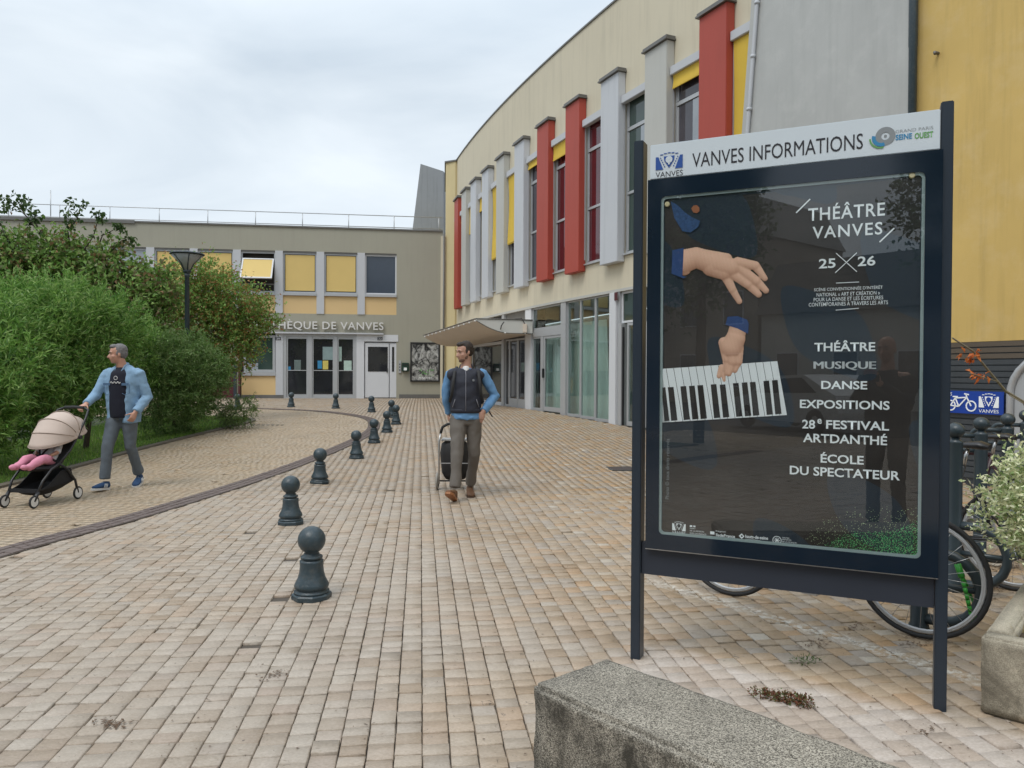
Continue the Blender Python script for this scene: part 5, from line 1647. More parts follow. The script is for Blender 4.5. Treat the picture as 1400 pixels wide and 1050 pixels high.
def concrete_mat(name, base, dark, pebble=0.5, side_stain=0.4):
    m, t, p = nt(name)
    geo = t.nodes.new('ShaderNodeNewGeometry'); pos = geo.outputs['Position']
    c = mixcol(t, tex_noise(t, 3, 6, .65, pos), [x * .75 for x in base], [x * 1.25 for x in base])
    vo = t.nodes.new('ShaderNodeTexVoronoi'); vo.inputs['Scale'].default_value = 330; t.links.new(pos, vo.inputs['Vector'])
    sepc = t.nodes.new('ShaderNodeSeparateColor'); t.links.new(vo.outputs['Color'], sepc.inputs[0])
    peb = ramp(t, sepc.outputs[0], .1, .95, (.32, .30, .27), (2.05, 2.0, 1.9))
    c = mixcol(t, pebble, c, mixcol(t, 1.0, c, peb, 'MULTIPLY'))
    dk = ramp(t, tex_noise(t, 5.5, 7, .7, mapping(t, pos, (1, 1, .5)), .6), .42, .62)
    # dark stains, heavier on the upright faces
    sn = t.nodes.new('ShaderNodeSeparateXYZ'); t.links.new(geo.outputs['Normal'], sn.inputs[0])
    up = t.nodes.new('ShaderNodeMapRange'); up.inputs['From Min'].default_value = .3; up.inputs['From Max'].default_value = .9
    up.inputs['To Min'].default_value = side_stain; up.inputs['To Max'].default_value = .25
    t.links.new(sn.outputs['Z'], up.inputs['Value'])
    mu = t.nodes.new('ShaderNodeMath'); mu.operation = 'MULTIPLY'; t.links.new(dk, mu.inputs[0]); t.links.new(up.outputs[0], mu.inputs[1])
    c = mixcol(t, mu.outputs[0], c, dark)
    t.links.new(c, p.inputs['Base Color']); p.inputs['Roughness'].default_value = .9
    ad = t.nodes.new('ShaderNodeMath'); ad.operation = 'ADD'
    t.links.new(vo.outputs['Distance'], ad.inputs[0]); t.links.new(tex_noise(t, 40, 5, .7, pos), ad.inputs[1])
    bump(t, p, ad.outputs[0], .6, .005)
    return m
m_bench = concrete_mat('exposed_aggregate_concrete', (0.25, 0.232, 0.20), (0.040, 0.035, 0.026), 1.0, .95)
m_plant = concrete_mat('cast_concrete', (0.46, 0.41, 0.32), (0.12, 0.10, 0.07), .3, .7)
# top corners measured in the photograph at the height of the top
BH = .45
def top_pt(px, py, h):
    d = ray(px, py); k = (h - CAM_Z) / d.z
    return Vector((d.x * k, k, h))
c1_ = top_pt(738, 940, BH); c2_ = top_pt(829, 897, BH); c3_ = top_pt(1250, 1052, BH)
ax = (c3_ - c2_).normalized(); ang = math.atan2(ax.y, ax.x)
wid = abs((c1_ - c2_).dot(Vector((-ax.y, ax.x, 0))))
# origin: far-left corner c2; local x along the bench, local y away from the camera
org = Vector((c2_.x, c2_.y, 0)) - Vector((-ax.y, ax.x, 0)) * wid
me = rough_block('concrete_bench', 2.4, wid, BH + .03, m_bench, seed=3, jitter=.006, bev=.016)
o = link('concrete_bench', me, None, (org.x, org.y, -.03), (0, 0, ang))
tag(o, 'long low weathered exposed-aggregate concrete bench block in front of the notice board', 'bench')

# ------------------------------------------------------------------ planter, soil, variegated shrub
pc_g = gp(1346, 980); PC = Vector((1.975, 3.18, 0))
pa_ = Vector((.66, .75, 0)).normalized(); pb_ = Vector((pa_.y, -pa_.x, 0))
pang = math.atan2(pb_.y, pb_.x)
pl = thing('concrete_planter', 'low cast concrete planter box at the right edge with dry grass inside', 'planter', PC, pang)
# local x along pb_ (towards the right), local y along pa_ (away)
LX, LY, PH = 1.6, 1.95, .33
for (x, y, w, l, s_) in ((0, 0, LX, .10, 1), (0, LY - .1, LX, .10, 2), (0, .101, .10, LY - .202, 3), (LX - .1, .101, .10, LY - .202, 4)):
    me = rough_block('side_wall', w, l, PH, m_plant, seed=s_, jitter=.004, bev=.012, cuts=10)
    link('side_wall', me, pl, (x, y, 0))
box_obj('soil', .1, LX - .1, .1, LY - .1, .02, PH - .05, M('soil', (0.07, 0.05, 0.03), .95, .4, 12, .5, 60), pl)
n = 2600
X = RNG.uniform(.1, LX - .1, n); Y = RNG.uniform(.1, LY - .1, n)
k = ((X - .28) ** 2 + (Y - .25) ** 2 < .5) | (RNG.random(n) < .3)
X, Y = X[k], Y[k]
g = stuff(link('dry_grass', blades('dry_grass', X, Y, np.full(len(X), PH - .05), .03, .10, .0025, leafmat('dry_grass_blades', [(.28, .24, .10), (.35, .29, .15), (.16, .18, .05)], .2)), pl))

def leaf_cloud(centers, dirs, length, width, fold=0.3, jitter=.25):
    """one folded leaf (two triangles) per centre, pointing along dirs"""
    n = len(centers)
    d = dirs / np.linalg.norm(dirs, axis=1, keepdims=True)
    up = RNG.normal(0, 1, (n, 3)); up[:, 2] += .8
    s_ = np.cross(d, up); s_ /= np.linalg.norm(s_, axis=1, keepdims=True) + 1e-9
    nrm = np.cross(s_, d)
    L_ = (length * RNG.uniform(1 - jitter, 1 + jitter, n))[:, None]; W_ = (width * RNG.uniform(1 - jitter, 1 + jitter, n))[:, None]
    base = centers
    tip = centers + d * L_ - nrm * L_ * RNG.uniform(0, .25, (n, 1))
    m1 = centers + d * L_ * .45 + s_ * W_ / 2 + nrm * W_ * fold
    m2 = centers + d * L_ * .45 - s_ * W_ / 2 + nrm * W_ * fold
    V = np.stack([base, m1, tip, m2], 1).reshape(-1, 3)
    i = np.arange(n)[:, None] * 4
    Fc = np.concatenate([i + np.array([[0, 1, 2]]), i + np.array([[0, 2, 3]])], 1).reshape(-1, 3)
    return V, Fc
def rdir(n):
    v = RNG.normal(0, 1, (n, 3)); return v / np.linalg.norm(v, axis=1, keepdims=True)
def foliage(lumps, n_shoot, per, slen, length, width, up=.4, cull=None, inner=.55, spread=.55, droop=0.0):
    """shoots seated on lumpy ellipsoids, each with leaves along it"""
    vol = np.array([l[1][0] * l[1][1] + l[1][1] * l[1][2] + l[1][0] * l[1][2] for l in lumps]); pr = vol / vol.sum()
    which = RNG.choice(len(lumps), n_shoot, p=pr)
    C = np.array([l[0] for l in lumps], float)[which]; Rr = np.array([l[1] for l in lumps], float)[which]
    u = rdir(n_shoot)
    u_n = 1 + .16 * np.sin(u[:, 0] * 5.3 + which) * np.sin(u[:, 2] * 6.1 + which * 2.3) + .12 * np.sin(u[:, 1] * 9.7 + which * 1.7 + u[:, 2] * 4)
    rr = (u_n * np.where(RNG.random(n_shoot) < .7, RNG.uniform(.84, 1.04, n_shoot), RNG.uniform(inner, .9, n_shoot)))[:, None]
    P = C + u * Rr * rr
    out = u * rr / Rr; out /= np.linalg.norm(out, axis=1, keepdims=True)
    if cull is not None:
        k = cull(P); P, out = P[k], out[k]
    sd_ = out * 1.0 + RNG.normal(0, .45, P.shape) + np.array([0, 0, up])
    sd_ /= np.linalg.norm(sd_, axis=1, keepdims=True)
    LC, LD = [], []
    lv_ = np.where(RNG.random((len(P), 1)) < .12, RNG.uniform(1.2, 2.2, (len(P), 1)), RNG.uniform(.6, 1.2, (len(P), 1)))
    for q in range(per):
        t_ = (q + RNG.random(len(P)))[:, None] / per
        LC.append(P + sd_ * slen * lv_ * t_ - np.array([0, 0, droop]) * t_ ** 2)
        LD.append(sd_ * (1 - spread) + rdir(len(P)) * spread - np.array([0, 0, droop * 2.0]))
    return leaf_cloud(np.concatenate(LC), np.concatenate(LD), length, width)
def plant(name, label, cat, base, lumps, mat, stems, stem_mat, group=None, part='foliage', **k):
    o = thing(name, label, cat, base, 0, group)
    b = np.array(base)
    V, Fc = foliage([((np.array(c) - b), r) for c, r in lumps], **k)
    f = link(part, quad_mesh(part, V, Fc, mat), o)
    if stems:
        mb = MB()
        for pts, r in stems: mb.path([Vector(p_) - Vector(base) for p_ in pts], r, 7)
        obj('stem', mb, stem_mat, o)
    return o
m_bark = M('bark', (0.085, 0.065, 0.05), .9, .3, 12, .6, 60)
m_var = leafmat('variegated_leaves', [(.16, .25, .08), (.32, .38, .18), (.62, .62, .38), (.74, .72, .50), (.42, .48, .24)], .25)
SHB = PC + pa_ * .95 + pb_ * .21
sb = Vector((SHB.x, SHB.y, .25))
lum = [((sb.x + .05, sb.y, .82), (.32, .34, .30)), ((sb.x - .16, sb.y + .05, .73), (.19, .21, .18)), ((sb.x + .3, sb.y + .1, .92), (.33, .33, .28)), ((sb.x + .05, sb.y - .12, .64), (.26, .22, .18))]
plant('variegated_shrub', 'cream and green variegated shrub growing in the concrete planter', 'shrub', sb, lum, m_var,
      [([(sb.x, sb.y, .2), (sb.x - .1, sb.y, .5), (sb.x - .2, sb.y + .05, .75)], .012), ([(sb.x + .02, sb.y, .2), (sb.x + .1, sb.y, .5), (sb.x + .2, sb.y + .05, .9)], .012), ([(sb.x, sb.y + .02, .2), (sb.x, sb.y - .1, .6)], .01)], m_bark,
      n_shoot=2300, per=7, slen=.085, length=.029, width=.014, up=.3, spread=.7)
# bare twig with dead orange leaves
tp = [at(1302, 462, 3.9), at(1330, 480, 3.95), at(1350, 505, 4.0), at(1375, 535, 4.05), at(1400, 550, 4.1), at(1430, 620, 4.15), (sb.x + .2, sb.y, .75)]
tw_ = thing('bare_branch', 'thin bare branch with a few dead orange leaves above the bike racks', 'branch', (sb.x + .2, sb.y, .35))
obj('twig', MB().path([Vector(p_) - tw_.location for p_ in tp + [(sb.x + .2, sb.y, .3)]], [.004, .005, .006, .007, .008, .009, .01, .012], 6), M('twig_bark', (.20, .16, .10), .8), tw_)
obj('side_twig', MB().path([Vector(p_) - tw_.location for p_ in (at(1365, 522, 4.0), at(1348, 517, 3.9), at(1325, 510, 3.9))], .003, 5).path([Vector(p_) - tw_.location for p_ in (at(1380, 540, 4.0), at(1405, 555, 3.9))], .003, 5), M('twig_bark_b', (.20, .16, .10), .8), tw_)
cs = [at(1323, 486, 3.93), at(1333, 482, 3.93), at(1329, 489, 3.95), at(1345, 512, 3.92), at(1330, 511, 3.92), at(1338, 514, 3.92)]
C = np.array([list(c + Vector((random.gauss(0, .012), random.gauss(0, .012), random.gauss(0, .008))) - tw_.location) for c in cs for _ in range(6)])
V, Fc = leaf_cloud(C, rdir(len(C)) + np.array([0, 0, -.5]), .04, .016)
link('dead_leaves', quad_mesh('dead_leaves', V, Fc, leafmat('dead_leaf', [(.45, .10, .02), (.55, .17, .04), (.30, .08, .03)], .3)), tw_)

# ------------------------------------------------------------------ weeds, litter, stains
def on_ground(px, py): return gp(px, py)
w_ = on_ground(1064, 957)
lum = [((w_.x + a, w_.y - a * .45, .012), (.038, .03, .015)) for a in (-.07, -.02, .02, .06, .10)]
plant('weed_clump', 'low reddish-brown weed clump growing between pale setts behind the bench', 'weed', (w_.x, w_.y, 0), lum,
      leafmat('red_weed', [(.10, .035, .02), (.17, .06, .035), (.07, .12, .03), (.13, .05, .03)], .2), None, None, n_shoot=420, per=3, slen=.014, length=.011, width=.007, up=.7)
w_ = on_ground(1104, 907)
plant('grass_tuft', 'small green tuft between setts right of the weed clump', 'weed', (w_.x, w_.y, 0), [((w_.x + a, w_.y, .006), (.035, .012, .012)) for a in (-.04, 0, .03)],
      leafmat('green_weed', [(.05, .10, .02), (.09, .15, .04)], .2), None, None, n_shoot=60, per=2, slen=.02, length=.02, width=.004, up=.6)
lit = MB()
spots = [(150, 990, 20), (372, 922, 14), (1112, 880, 16), (1170, 860, 14), (1250, 880, 12), (1262, 1000, 6), (1340, 815, 40), (1375, 775, 30), (1395, 690, 20), (1365, 800, 30), (1385, 745, 20)]
for (x, y, c_) in spots:
    for _ in range(c_ * 4):
        g = on_ground(x + random.gauss(0, 11), y + random.gauss(0, 4))
        if g.x > 1.98 and (g - PC).dot(pb_) > -.02 and (g - PC).dot(pa_) > -.02: continue
        r = random.uniform(.002, .011) if x < 1300 else random.uniform(.004, .014); a = random.random() * 6
        lit.add([(g.x + r * math.cos(a), g.y + r * math.sin(a), g.z + .004), (g.x + r * .6 * math.cos(a + 2), g.y + r * .6 * math.sin(a + 2), g.z + .005), (g.x + r * math.cos(a + 3.3), g.y + r * math.sin(a + 3.3), g.z + .007), (g.x + r * .6 * math.cos(a + 4.6), g.y + r * .6 * math.sin(a + 4.6), g.z + .005)], [(0, 1, 2, 3)])
for _ in range(420):
    g = on_ground(random.uniform(0, 1400), 560 + 490 * random.random() ** 1.0)
    r = random.uniform(.002, .008); a = random.random() * 6
    lit.add([(g.x + r * math.cos(a), g.y + r * math.sin(a), g.z + .004), (g.x + r * .6 * math.cos(a + 2), g.y + r * .6 * math.sin(a + 2), g.z + .005), (g.x + r * math.cos(a + 3.3), g.y + r * math.sin(a + 3.3), g.z + .006), (g.x + r * .6 * math.cos(a + 4.6), g.y + r * .6 * math.sin(a + 4.6), g.z + .005)], [(0, 1, 2, 3)])
ll = stuff(obj('leaf_litter', lit, M('dry_litter', (.10, .06, .035), .9, .4, 20)))
tag(ll, 'scattered dry leaf bits and crumbs lying on the setts', 'litter')
g = on_ground(850, 641)
dc = thing('drain_cover', 'dark brown metal drain cover set in the paving left of the notice board', 'drain cover', (g.x, g.y, g.z), 0.1)
obj('rim', MB().box(-.19, .19, -.22, -.20, -.01, .008).box(-.19, .19, .20, .22, -.01, .008).box(-.19, -.17, -.2, .2, -.01, .008).box(.17, .19, -.2, .2, -.01, .008), MT['rack'], dc)
obj('plate', MB().box(-.17, .17, -.2, .2, -.01, .006), M('rusty_plate', (.055, .04, .035), .7, .3, 20), dc)
g = on_ground(338, 581)
dc = thing('drain_grate', 'narrow dark drain grate at the tip of the lawn', 'drain grate', (g.x + .4, g.y, g.z), 0)
for k in range(9): obj('bar', MB().box(-.5 + k * .11, -.45 + k * .11, -.06, .06, -.01, .008), MT['rack'], dc)

# ------------------------------------------------------------------ bollards
prof = [(.124, 0), (.125, .026), (.118, .034), (.110, .037), (.110, .048), (.094, .053), (.094, .060), (.105, .070), (.108, .082), (.102, .098), (.086, .128), (.076, .165), (.072, .205), (.0735, .228), (.0735, .238), (.056, .242), (.056, .248), (.068, .252), (.069, .262), (.064, .268), (.050, .272), (.048, .284)]
for k in range(1, 14):
    a = -math.pi / 2 + math.pi * k / 13 * .999
    if .366 + .0865 * math.sin(a) > .287: prof.append((max(.0005, .0865 * math.cos(a)), .366 + .0865 * math.sin(a)))
bol = [(426, 817, 'nearest ball-topped iron bollard, standing alone in the foreground', 0),
       (397.5, 716, 'second ball-topped bollard from the camera, left of the row', 0),
       (437, 660.5, 'third ball-topped bollard, just right of the dark paving band', 0),
       (487.5, 626.5, 'fourth ball-topped bollard along the curved paving band', 0),
       (511.5, 605.5, 'fifth ball-topped bollard, at the bend of the paving band', 0),
       (529, 591, 'sixth ball-topped bollard, left of a close pair', 0),
       (541.5, 580, 'front bollard of the close pair near the white door', 0),
       (535, 571, 'rear bollard of the close pair near the white door', 0),
       (508, 563.5, 'small far bollard in front of the white side door', 0),
       (459, 558.5, 'small far bollard in front of the right glass entrance pane', 0),
       (398, 556.5, 'small far bollard in front of the left glass entrance pane', 0),
       (325, 560, 'far bollard beside the maroon gate, half behind the bush', 0)]
b0 = None
for i, (x, y, lb, _) in enumerate(bol):
    g = gp(x, y)
    if b0 is None:
        b0 = thing('bollard', lb, 'bollard', g, 0.3, 'ball-topped bollards along the curved band')
        obj('base', MB().lathe(prof[:4], 8, smooth=False), MT['bollard'], b0)
        obj('body', MB().lathe(prof[3:22], 28), MT['bollard'], b0)
        obj('ball', MB().lathe(prof[21:], 28), MT['bollard'], b0)
    else:
        c = copy_tree(b0); c.location = g; c['label'] = lb; c.rotation_euler = (R(random.uniform(-1, 1)), R(random.uniform(-1, 1)), random.random() * 6)

# ------------------------------------------------------------------ street lamp
g = gp(256, 591)
lamp = thing('street_lamp', 'slim dark green street lamp with flared glass lantern rising from the hedge', 'street lamp', g)
hl_ = at(255, 346, g.y).z - g.z
obj('pole', MB().lathe([(.09, 0), (.09, .5), (.075, .55), (.07, .7), (.055, .75), (.045, hl_ - .5), (.06, hl_ - .48), (.05, hl_ - .42)], 14), MT['rack'], lamp)
ln = MB()
for k in range(6):
    a = k * math.pi / 3
    ln.path([(.04 * math.cos(a), .04 * math.sin(a), hl_ - .42), (.14 * math.cos(a), .14 * math.sin(a), hl_ - .22), (.33 * math.cos(a), .33 * math.sin(a), hl_ - .03)], .012, 6)
ln.lathe([(.33, hl_ - .04), (.345, hl_ - .03), (.34, hl_ - .01), (.2, hl_ + .02), (.02, hl_ + .05)], 24)
ln.lathe([(.05, hl_ - .43), (.09, hl_ - .38), (.06, hl_ - .33)], 14)
obj('lantern_frame', ln, MT['rack'], lamp)
obj('lantern_glass', MB().lathe([(.045, hl_ - .41), (.13, hl_ - .23), (.315, hl_ - .05)], 24), M('frosted_lantern_glass', (.30, .31, .29), .25), lamp)

# ------------------------------------------------------------------ hedge, tree, shrubs on the left
m_ham = leafmat('bamboo_like_leaves', [(.05, .12, .025), (.09, .20, .035), (.14, .27, .05), (.22, .34, .09), (.11, .22, .045), (.30, .40, .15)], .4, .45)
def lumps_from(items):
    out = []
    for (px, py, Y, rpx, dz) in items:
        c = at(px, py, Y); r = rpx / 1040 * Y
        out.append(((c.x, c.y, c.z), (r, r * dz, r)))
    return out
toward = lambda P: (P[:, 1] - 0.0 > 0)
big = lumps_from([(0, 535, 10.2, 95, .8), (70, 490, 11.6, 80, .8), (135, 500, 12.6, 72, .9), (195, 512, 13.8, 58, .9), (-60, 500, 10.5, 95, .8), (20, 610, 10.0, 48, .8), (110, 565, 12.0, 72, .8),
                  (95, 432, 12.6, 38, 1), (155, 452, 13.4, 38, 1), (45, 440, 12, 42, 1), (200, 565, 14.0, 44, .8), (170, 540, 13.0, 52, 1), (222, 480, 14.6, 32, 1), (-80, 560, 10, 90, .8), (60, 570, 11.0, 66, .8), (5, 445, 11.6, 42, 1), (30, 500, 10.6, 44, 1), (110, 490, 11.9, 40, 1), (175, 480, 13.2, 34, 1), (60, 540, 10.6, 40, 1), (-20, 580, 9.9, 44, 1), (240, 510, 14.4, 26, 1), (205, 540, 13.2, 32, 1)])
base = (-8.2, 11.5, .1)
def cull_h(P):
    world_ = P + np.array(base)
    return (world_[:, 2] > gz(0, world_[:, 1]) + .06) & (world_[:, 0] < -7.45 + .75 * np.clip(world_[:, 2] / 1.2, 0, 1) + np.where(world_[:, 1] < 10, .5, 0))
plant('evergreen_hedge', 'big dense bright green feathery evergreen hedge behind the man with the pushchair', 'hedge', base, big, m_ham,
      [([(-8.2 + i * .3, 10 + i, .0), (-8.3 + i * .35, 10.2 + i, 1.3), (-8.5 + i * .3, 10.1 + i, 2.2)], [.05, .035, .015]) for i in range(5)], m_bark,
      n_shoot=17500, per=8, slen=.30, length=.105, width=.021, up=.65, cull=cull_h, inner=.65, spread=.5)
small = lumps_from([(250, 500, 15.4, 34, 1), (278, 512, 15.9, 28, 1), (300, 540, 16.3, 22, 1), (262, 545, 15.4, 30, 1), (308, 568, 16.4, 20, 1), (283, 572, 15.6, 20, .8), (230, 530, 15.0, 32, 1), (235, 570, 15.2, 22, 1), (222, 490, 14.8, 28, 1), (262, 478, 15.8, 20, 1), (292, 500, 16.2, 16, 1), (322, 552, 16.5, 12, 1), (205, 555, 14.6, 26, 1)])
base = (-6.9, 15.9, .15)
plant('rounded_bush', 'darker rounded bush around the foot of the street lamp', 'bush', base, small, leafmat('bush_leaves', [(.05, .11, .025), (.09, .17, .035), (.14, .23, .07), (.20, .26, .11), (.09, .17, .045)], .35),
      [([(-6.9, 15.9, .1), (-6.8, 15.8, 1.0), (-6.7, 15.7, 1.6)], [.05, .03, .012]), ([(-7.0, 15.9, .1), (-7.2, 15.8, 1.1)], [.04, .02])], m_bark,
      n_shoot=5200, per=8, slen=.2, length=.08, width=.018, up=.35, cull=lambda P: (P[:, 2] + .15 > .22) & (P[:, 0] - 6.9 < -6.55 + .45 * np.clip(P[:, 2], 0, 1)), inner=.5)
spr = lumps_from([(330, 560, 16.6, 15, 1), (320, 566, 16.6, 12, 1), (312, 568, 16.6, 10, 1)])
b_ = at(315, 580, 16.6)
plant('leaning_sprig', 'thin drooping sprig reaching over the paving at the lawn tip', 'sprig', (b_.x, b_.y, .2), spr, leafmat('sprig_leaves', [(.10, .16, .05), (.17, .22, .08), (.08, .12, .04)], .35),
      [([(b_.x - .2, b_.y, .2), (b_.x, b_.y, .5), (b_.x + .2, b_.y, .55)], .012)], m_bark, n_shoot=330, per=5, slen=.16, length=.09, width=.017, up=.1, droop=.08)
# rust-tinged shrub against the library
rust = lumps_from([(290, 400, 18.6, 30, 1.2), (315, 420, 18.8, 36, 1.2), (262, 420, 18.4, 34, 1.2), (335, 445, 19, 24, 1), (300, 460, 18.6, 36, 1.2), (350, 425, 19.2, 20, 1), (275, 375, 18.6, 20, 1), (285, 490, 18.4, 28, 1), (245, 395, 18.2, 26, 1), (325, 480, 18.8, 24, 1), (235, 440, 18, 30, 1), (365, 440, 19.4, 12, 1), (250, 480, 18, 30, 1)])
base = (-7.6, 18.6, .2)
m_rust = leafmat('rust_and_green_leaves', [(.09, .17, .035), (.15, .25, .05), (.21, .33, .08), (.18, .30, .07), (.26, .16, .06), (.30, .12, .05), (.13, .22, .045), (.17, .27, .07), (.10, .18, .04)], .35)
plant('rust_tinged_shrub', 'large arching shrub with green and rust-brown leaves in front of the library', 'shrub', base, rust, m_rust,
      [([(-7.6, 18.6, .1), (-7.5, 18.5, 1.5), (-7.0, 18.5, 2.6), (-6.6, 18.7, 3.1)], [.05, .035, .02, .008]), ([(-7.7, 18.6, .1), (-7.9, 18.5, 1.7), (-8.2, 18.3, 3.2)], [.045, .03, .01]), ([(-7.6, 18.6, .1), (-7.3, 18.6, 1.6), (-7.3, 18.6, 3.6)], [.04, .03, .008]),
       ([(-7.5, 18.6, 1.2), (-6.6, 18.8, 2.1), (-5.9, 19.1, 2.6)], [.03, .02, .006])], m_bark,
      n_shoot=4300, per=6, slen=.28, length=.075, width=.042, up=.15, inner=.35, spread=.75, droop=.03)
# tall loose tree behind the hedge
tree_l = lumps_from([(40, 390, 15.5, 42, 1), (95, 378, 15.5, 34, 1), (150, 385, 15.8, 30, 1), (8, 362, 15.2, 30, 1), (70, 352, 15.4, 20, 1), (190, 405, 16, 32, 1), (125, 358, 15.6, 14, 1), (215, 392, 16.4, 20, 1), (-20, 380, 15, 42, 1), (165, 358, 15.8, 12, 1), (185, 430, 16, 34, 1), (120, 420, 15.5, 42, 1), (30, 430, 15, 42, 1), (40, 335, 15.2, 10, 1), (100, 338, 15.4, 8, 1)])
base = (-10.0, 15.5, .1)
m_tree = leafmat('broad_tree_leaves', [(.07, .14, .03), (.12, .22, .045), (.18, .29, .07), (.24, .34, .10), (.14, .15, .07), (.24, .14, .07)], .35)
tr = plant('loose_tree', 'tall loose tree with thin wild branches sticking up above the hedge', 'tree', base, tree_l, m_tree, None, None, part='crown',
      n_shoot=4000, per=5, slen=.36, length=.105, width=.07, up=.35, inner=.25, spread=.8)
mb = MB()
def br(pts, r): mb.path([at(x, y, Y) - Vector(base) for (x, y, Y) in pts], [r * (1 - .8 * i / (len(pts) - 1)) for i in range(len(pts))], 6)
br([(75, 600, 14.5), (80, 480, 15), (90, 420, 15.3), (85, 380, 15.4)], .09)
br([(90, 430, 15.3), (140, 400, 15.5), (170, 375, 15.8)], .04); br([(85, 420, 15.3), (40, 380, 15.4), (10, 350, 15.2)], .04)
limbs = [([(60, 345, 15.4), (55, 320, 15.3), (40, 300, 15.2), (25, 285, 15.2), (12, 275, 15.2)], [(8, 270), (15, 276), (22, 282), (5, 285)]),
         ([(55, 320, 15.3), (38, 298, 15.2), (28, 285, 15.1), (30, 272, 15.1)], [(28, 270), (35, 276), (42, 281), (22, 268)]),
         ([(95, 330, 15.4), (92, 312, 15.4), (90, 296, 15.4), (97, 278, 15.4)], [(95, 300), (97, 308), (92, 290), (98, 277)]),
         ([(95, 312, 15.4), (105, 300, 15.4), (112, 280, 15.4)], [(112, 280), (106, 292)]),
         ([(135, 335, 15.6), (140, 322, 15.6), (160, 312, 15.6), (165, 308, 15.6)], [(163, 310), (168, 313), (160, 307)]),
         ([(150, 345, 15.6), (165, 330, 15.7), (178, 325, 15.7)], [(170, 330), (178, 324), (182, 330)]),
         ([(70, 340, 15.4), (52, 310, 15.3), (45, 298, 15.3)], [(50, 294), (45, 300), (40, 303), (48, 290)]),
         ([(20, 340, 15.1), (5, 320, 15), (0, 300, 15)], [(0, 318), (6, 326), (3, 334)]),
         ([(110, 350, 15.5), (128, 322, 15.5), (134, 300, 15.5), (138, 293, 15.5)], [(130, 293), (138, 295), (134, 290), (141, 298)])]
LC = []
for pts, tips in limbs:
    br(pts, .016)
    for (x, y) in tips:
        c = at(x, y, pts[-1][2])
        for _ in range(11): LC.append(list(c + Vector((random.gauss(0, .05), random.gauss(0, .05), random.gauss(0, .04))) - Vector(base)))
    for (x, y, Y) in pts[1:]:
        c = at(x, y, Y)
        for _ in range(4): LC.append(list(c + Vector((random.gauss(0, .05), random.gauss(0, .05), random.gauss(0, .05))) - Vector(base)))
obj('trunk', mb, m_bark, tr)
LC = np.array(LC)
V, Fc = leaf_cloud(LC, rdir(len(LC)) + np.array([0, 0, -.5]), .10, .07)
link('branch_leaves', quad_mesh('branch_leaves', V, Fc, leafmat('dark_branch_leaves', [(.03, .06, .02), (.05, .09, .025), (.08, .12, .04)], .3)), tr)

# ------------------------------------------------------------------ bike racks
P_ = [Vector((2.30, 4.27, 0)), Vector((2.92, 5.0, 0)), Vector((3.52, 5.7, 0)), Vector((4.11, 6.3, 0)), Vector((4.72, 6.98, 0))]
rd = (P_[3] - P_[0]).normalized(); pdv = Vector((rd.y, -rd.x, 0))
rang = math.atan2(pdv.y, pdv.x)
def hoop(z0, z1, ext, r=.024, sgn=1):
    rr = (z1 - z0) / 2; n = 10
    pts = [(0.0, 0, z1)] + [(sgn * (ext - rr) + sgn * rr * math.sin(a), 0, (z0 + z1) / 2 + rr * math.cos(a)) for a in np.linspace(0, math.pi, n)] + [(0.0, 0, z0)]
    return MB().path(pts, r, 10)
lbl = ['bike rack post hidden behind the notice board with its foot showing under it', 'bike rack post right behind the edge of the notice board', 'bike rack post left of the variegated shrub', 'bike rack post above the variegated shrub', 'farthest bike rack post beyond the shrub']
r0 = None
for i, p in enumerate(P_):
    if r0 is None:
        r0 = thing('bike_rack_post', lbl[0], 'bike rack', p, rang, 'ball-topped bike rack posts')
        obj('post', MB().lathe([(.055, 0), (.052, .02), (.045, .03), (.045, .98), (.047, .99), (.03, 1.0), (.024, 1.015)], 18), MT['rack'], r0)
        obj('ball', MB().ell((0, 0, 1.062), (.056, .056, .052), nu=20, nv=12), MT['rack'], r0)
        obj('lower_hoop', hoop(.06, .44, .30, .029), MT['rack'], r0)
        obj('upper_hoop', hoop(.86, .97, .26, .019, -1), MT['rack'], r0)
        obj('cross_bar', MB().tube((0, 0, .26), (.32, 0, .26), .018), MT['rack'], r0)
    else:
        c = copy_tree(r0); c.location = p; c['label'] = lbl[i]

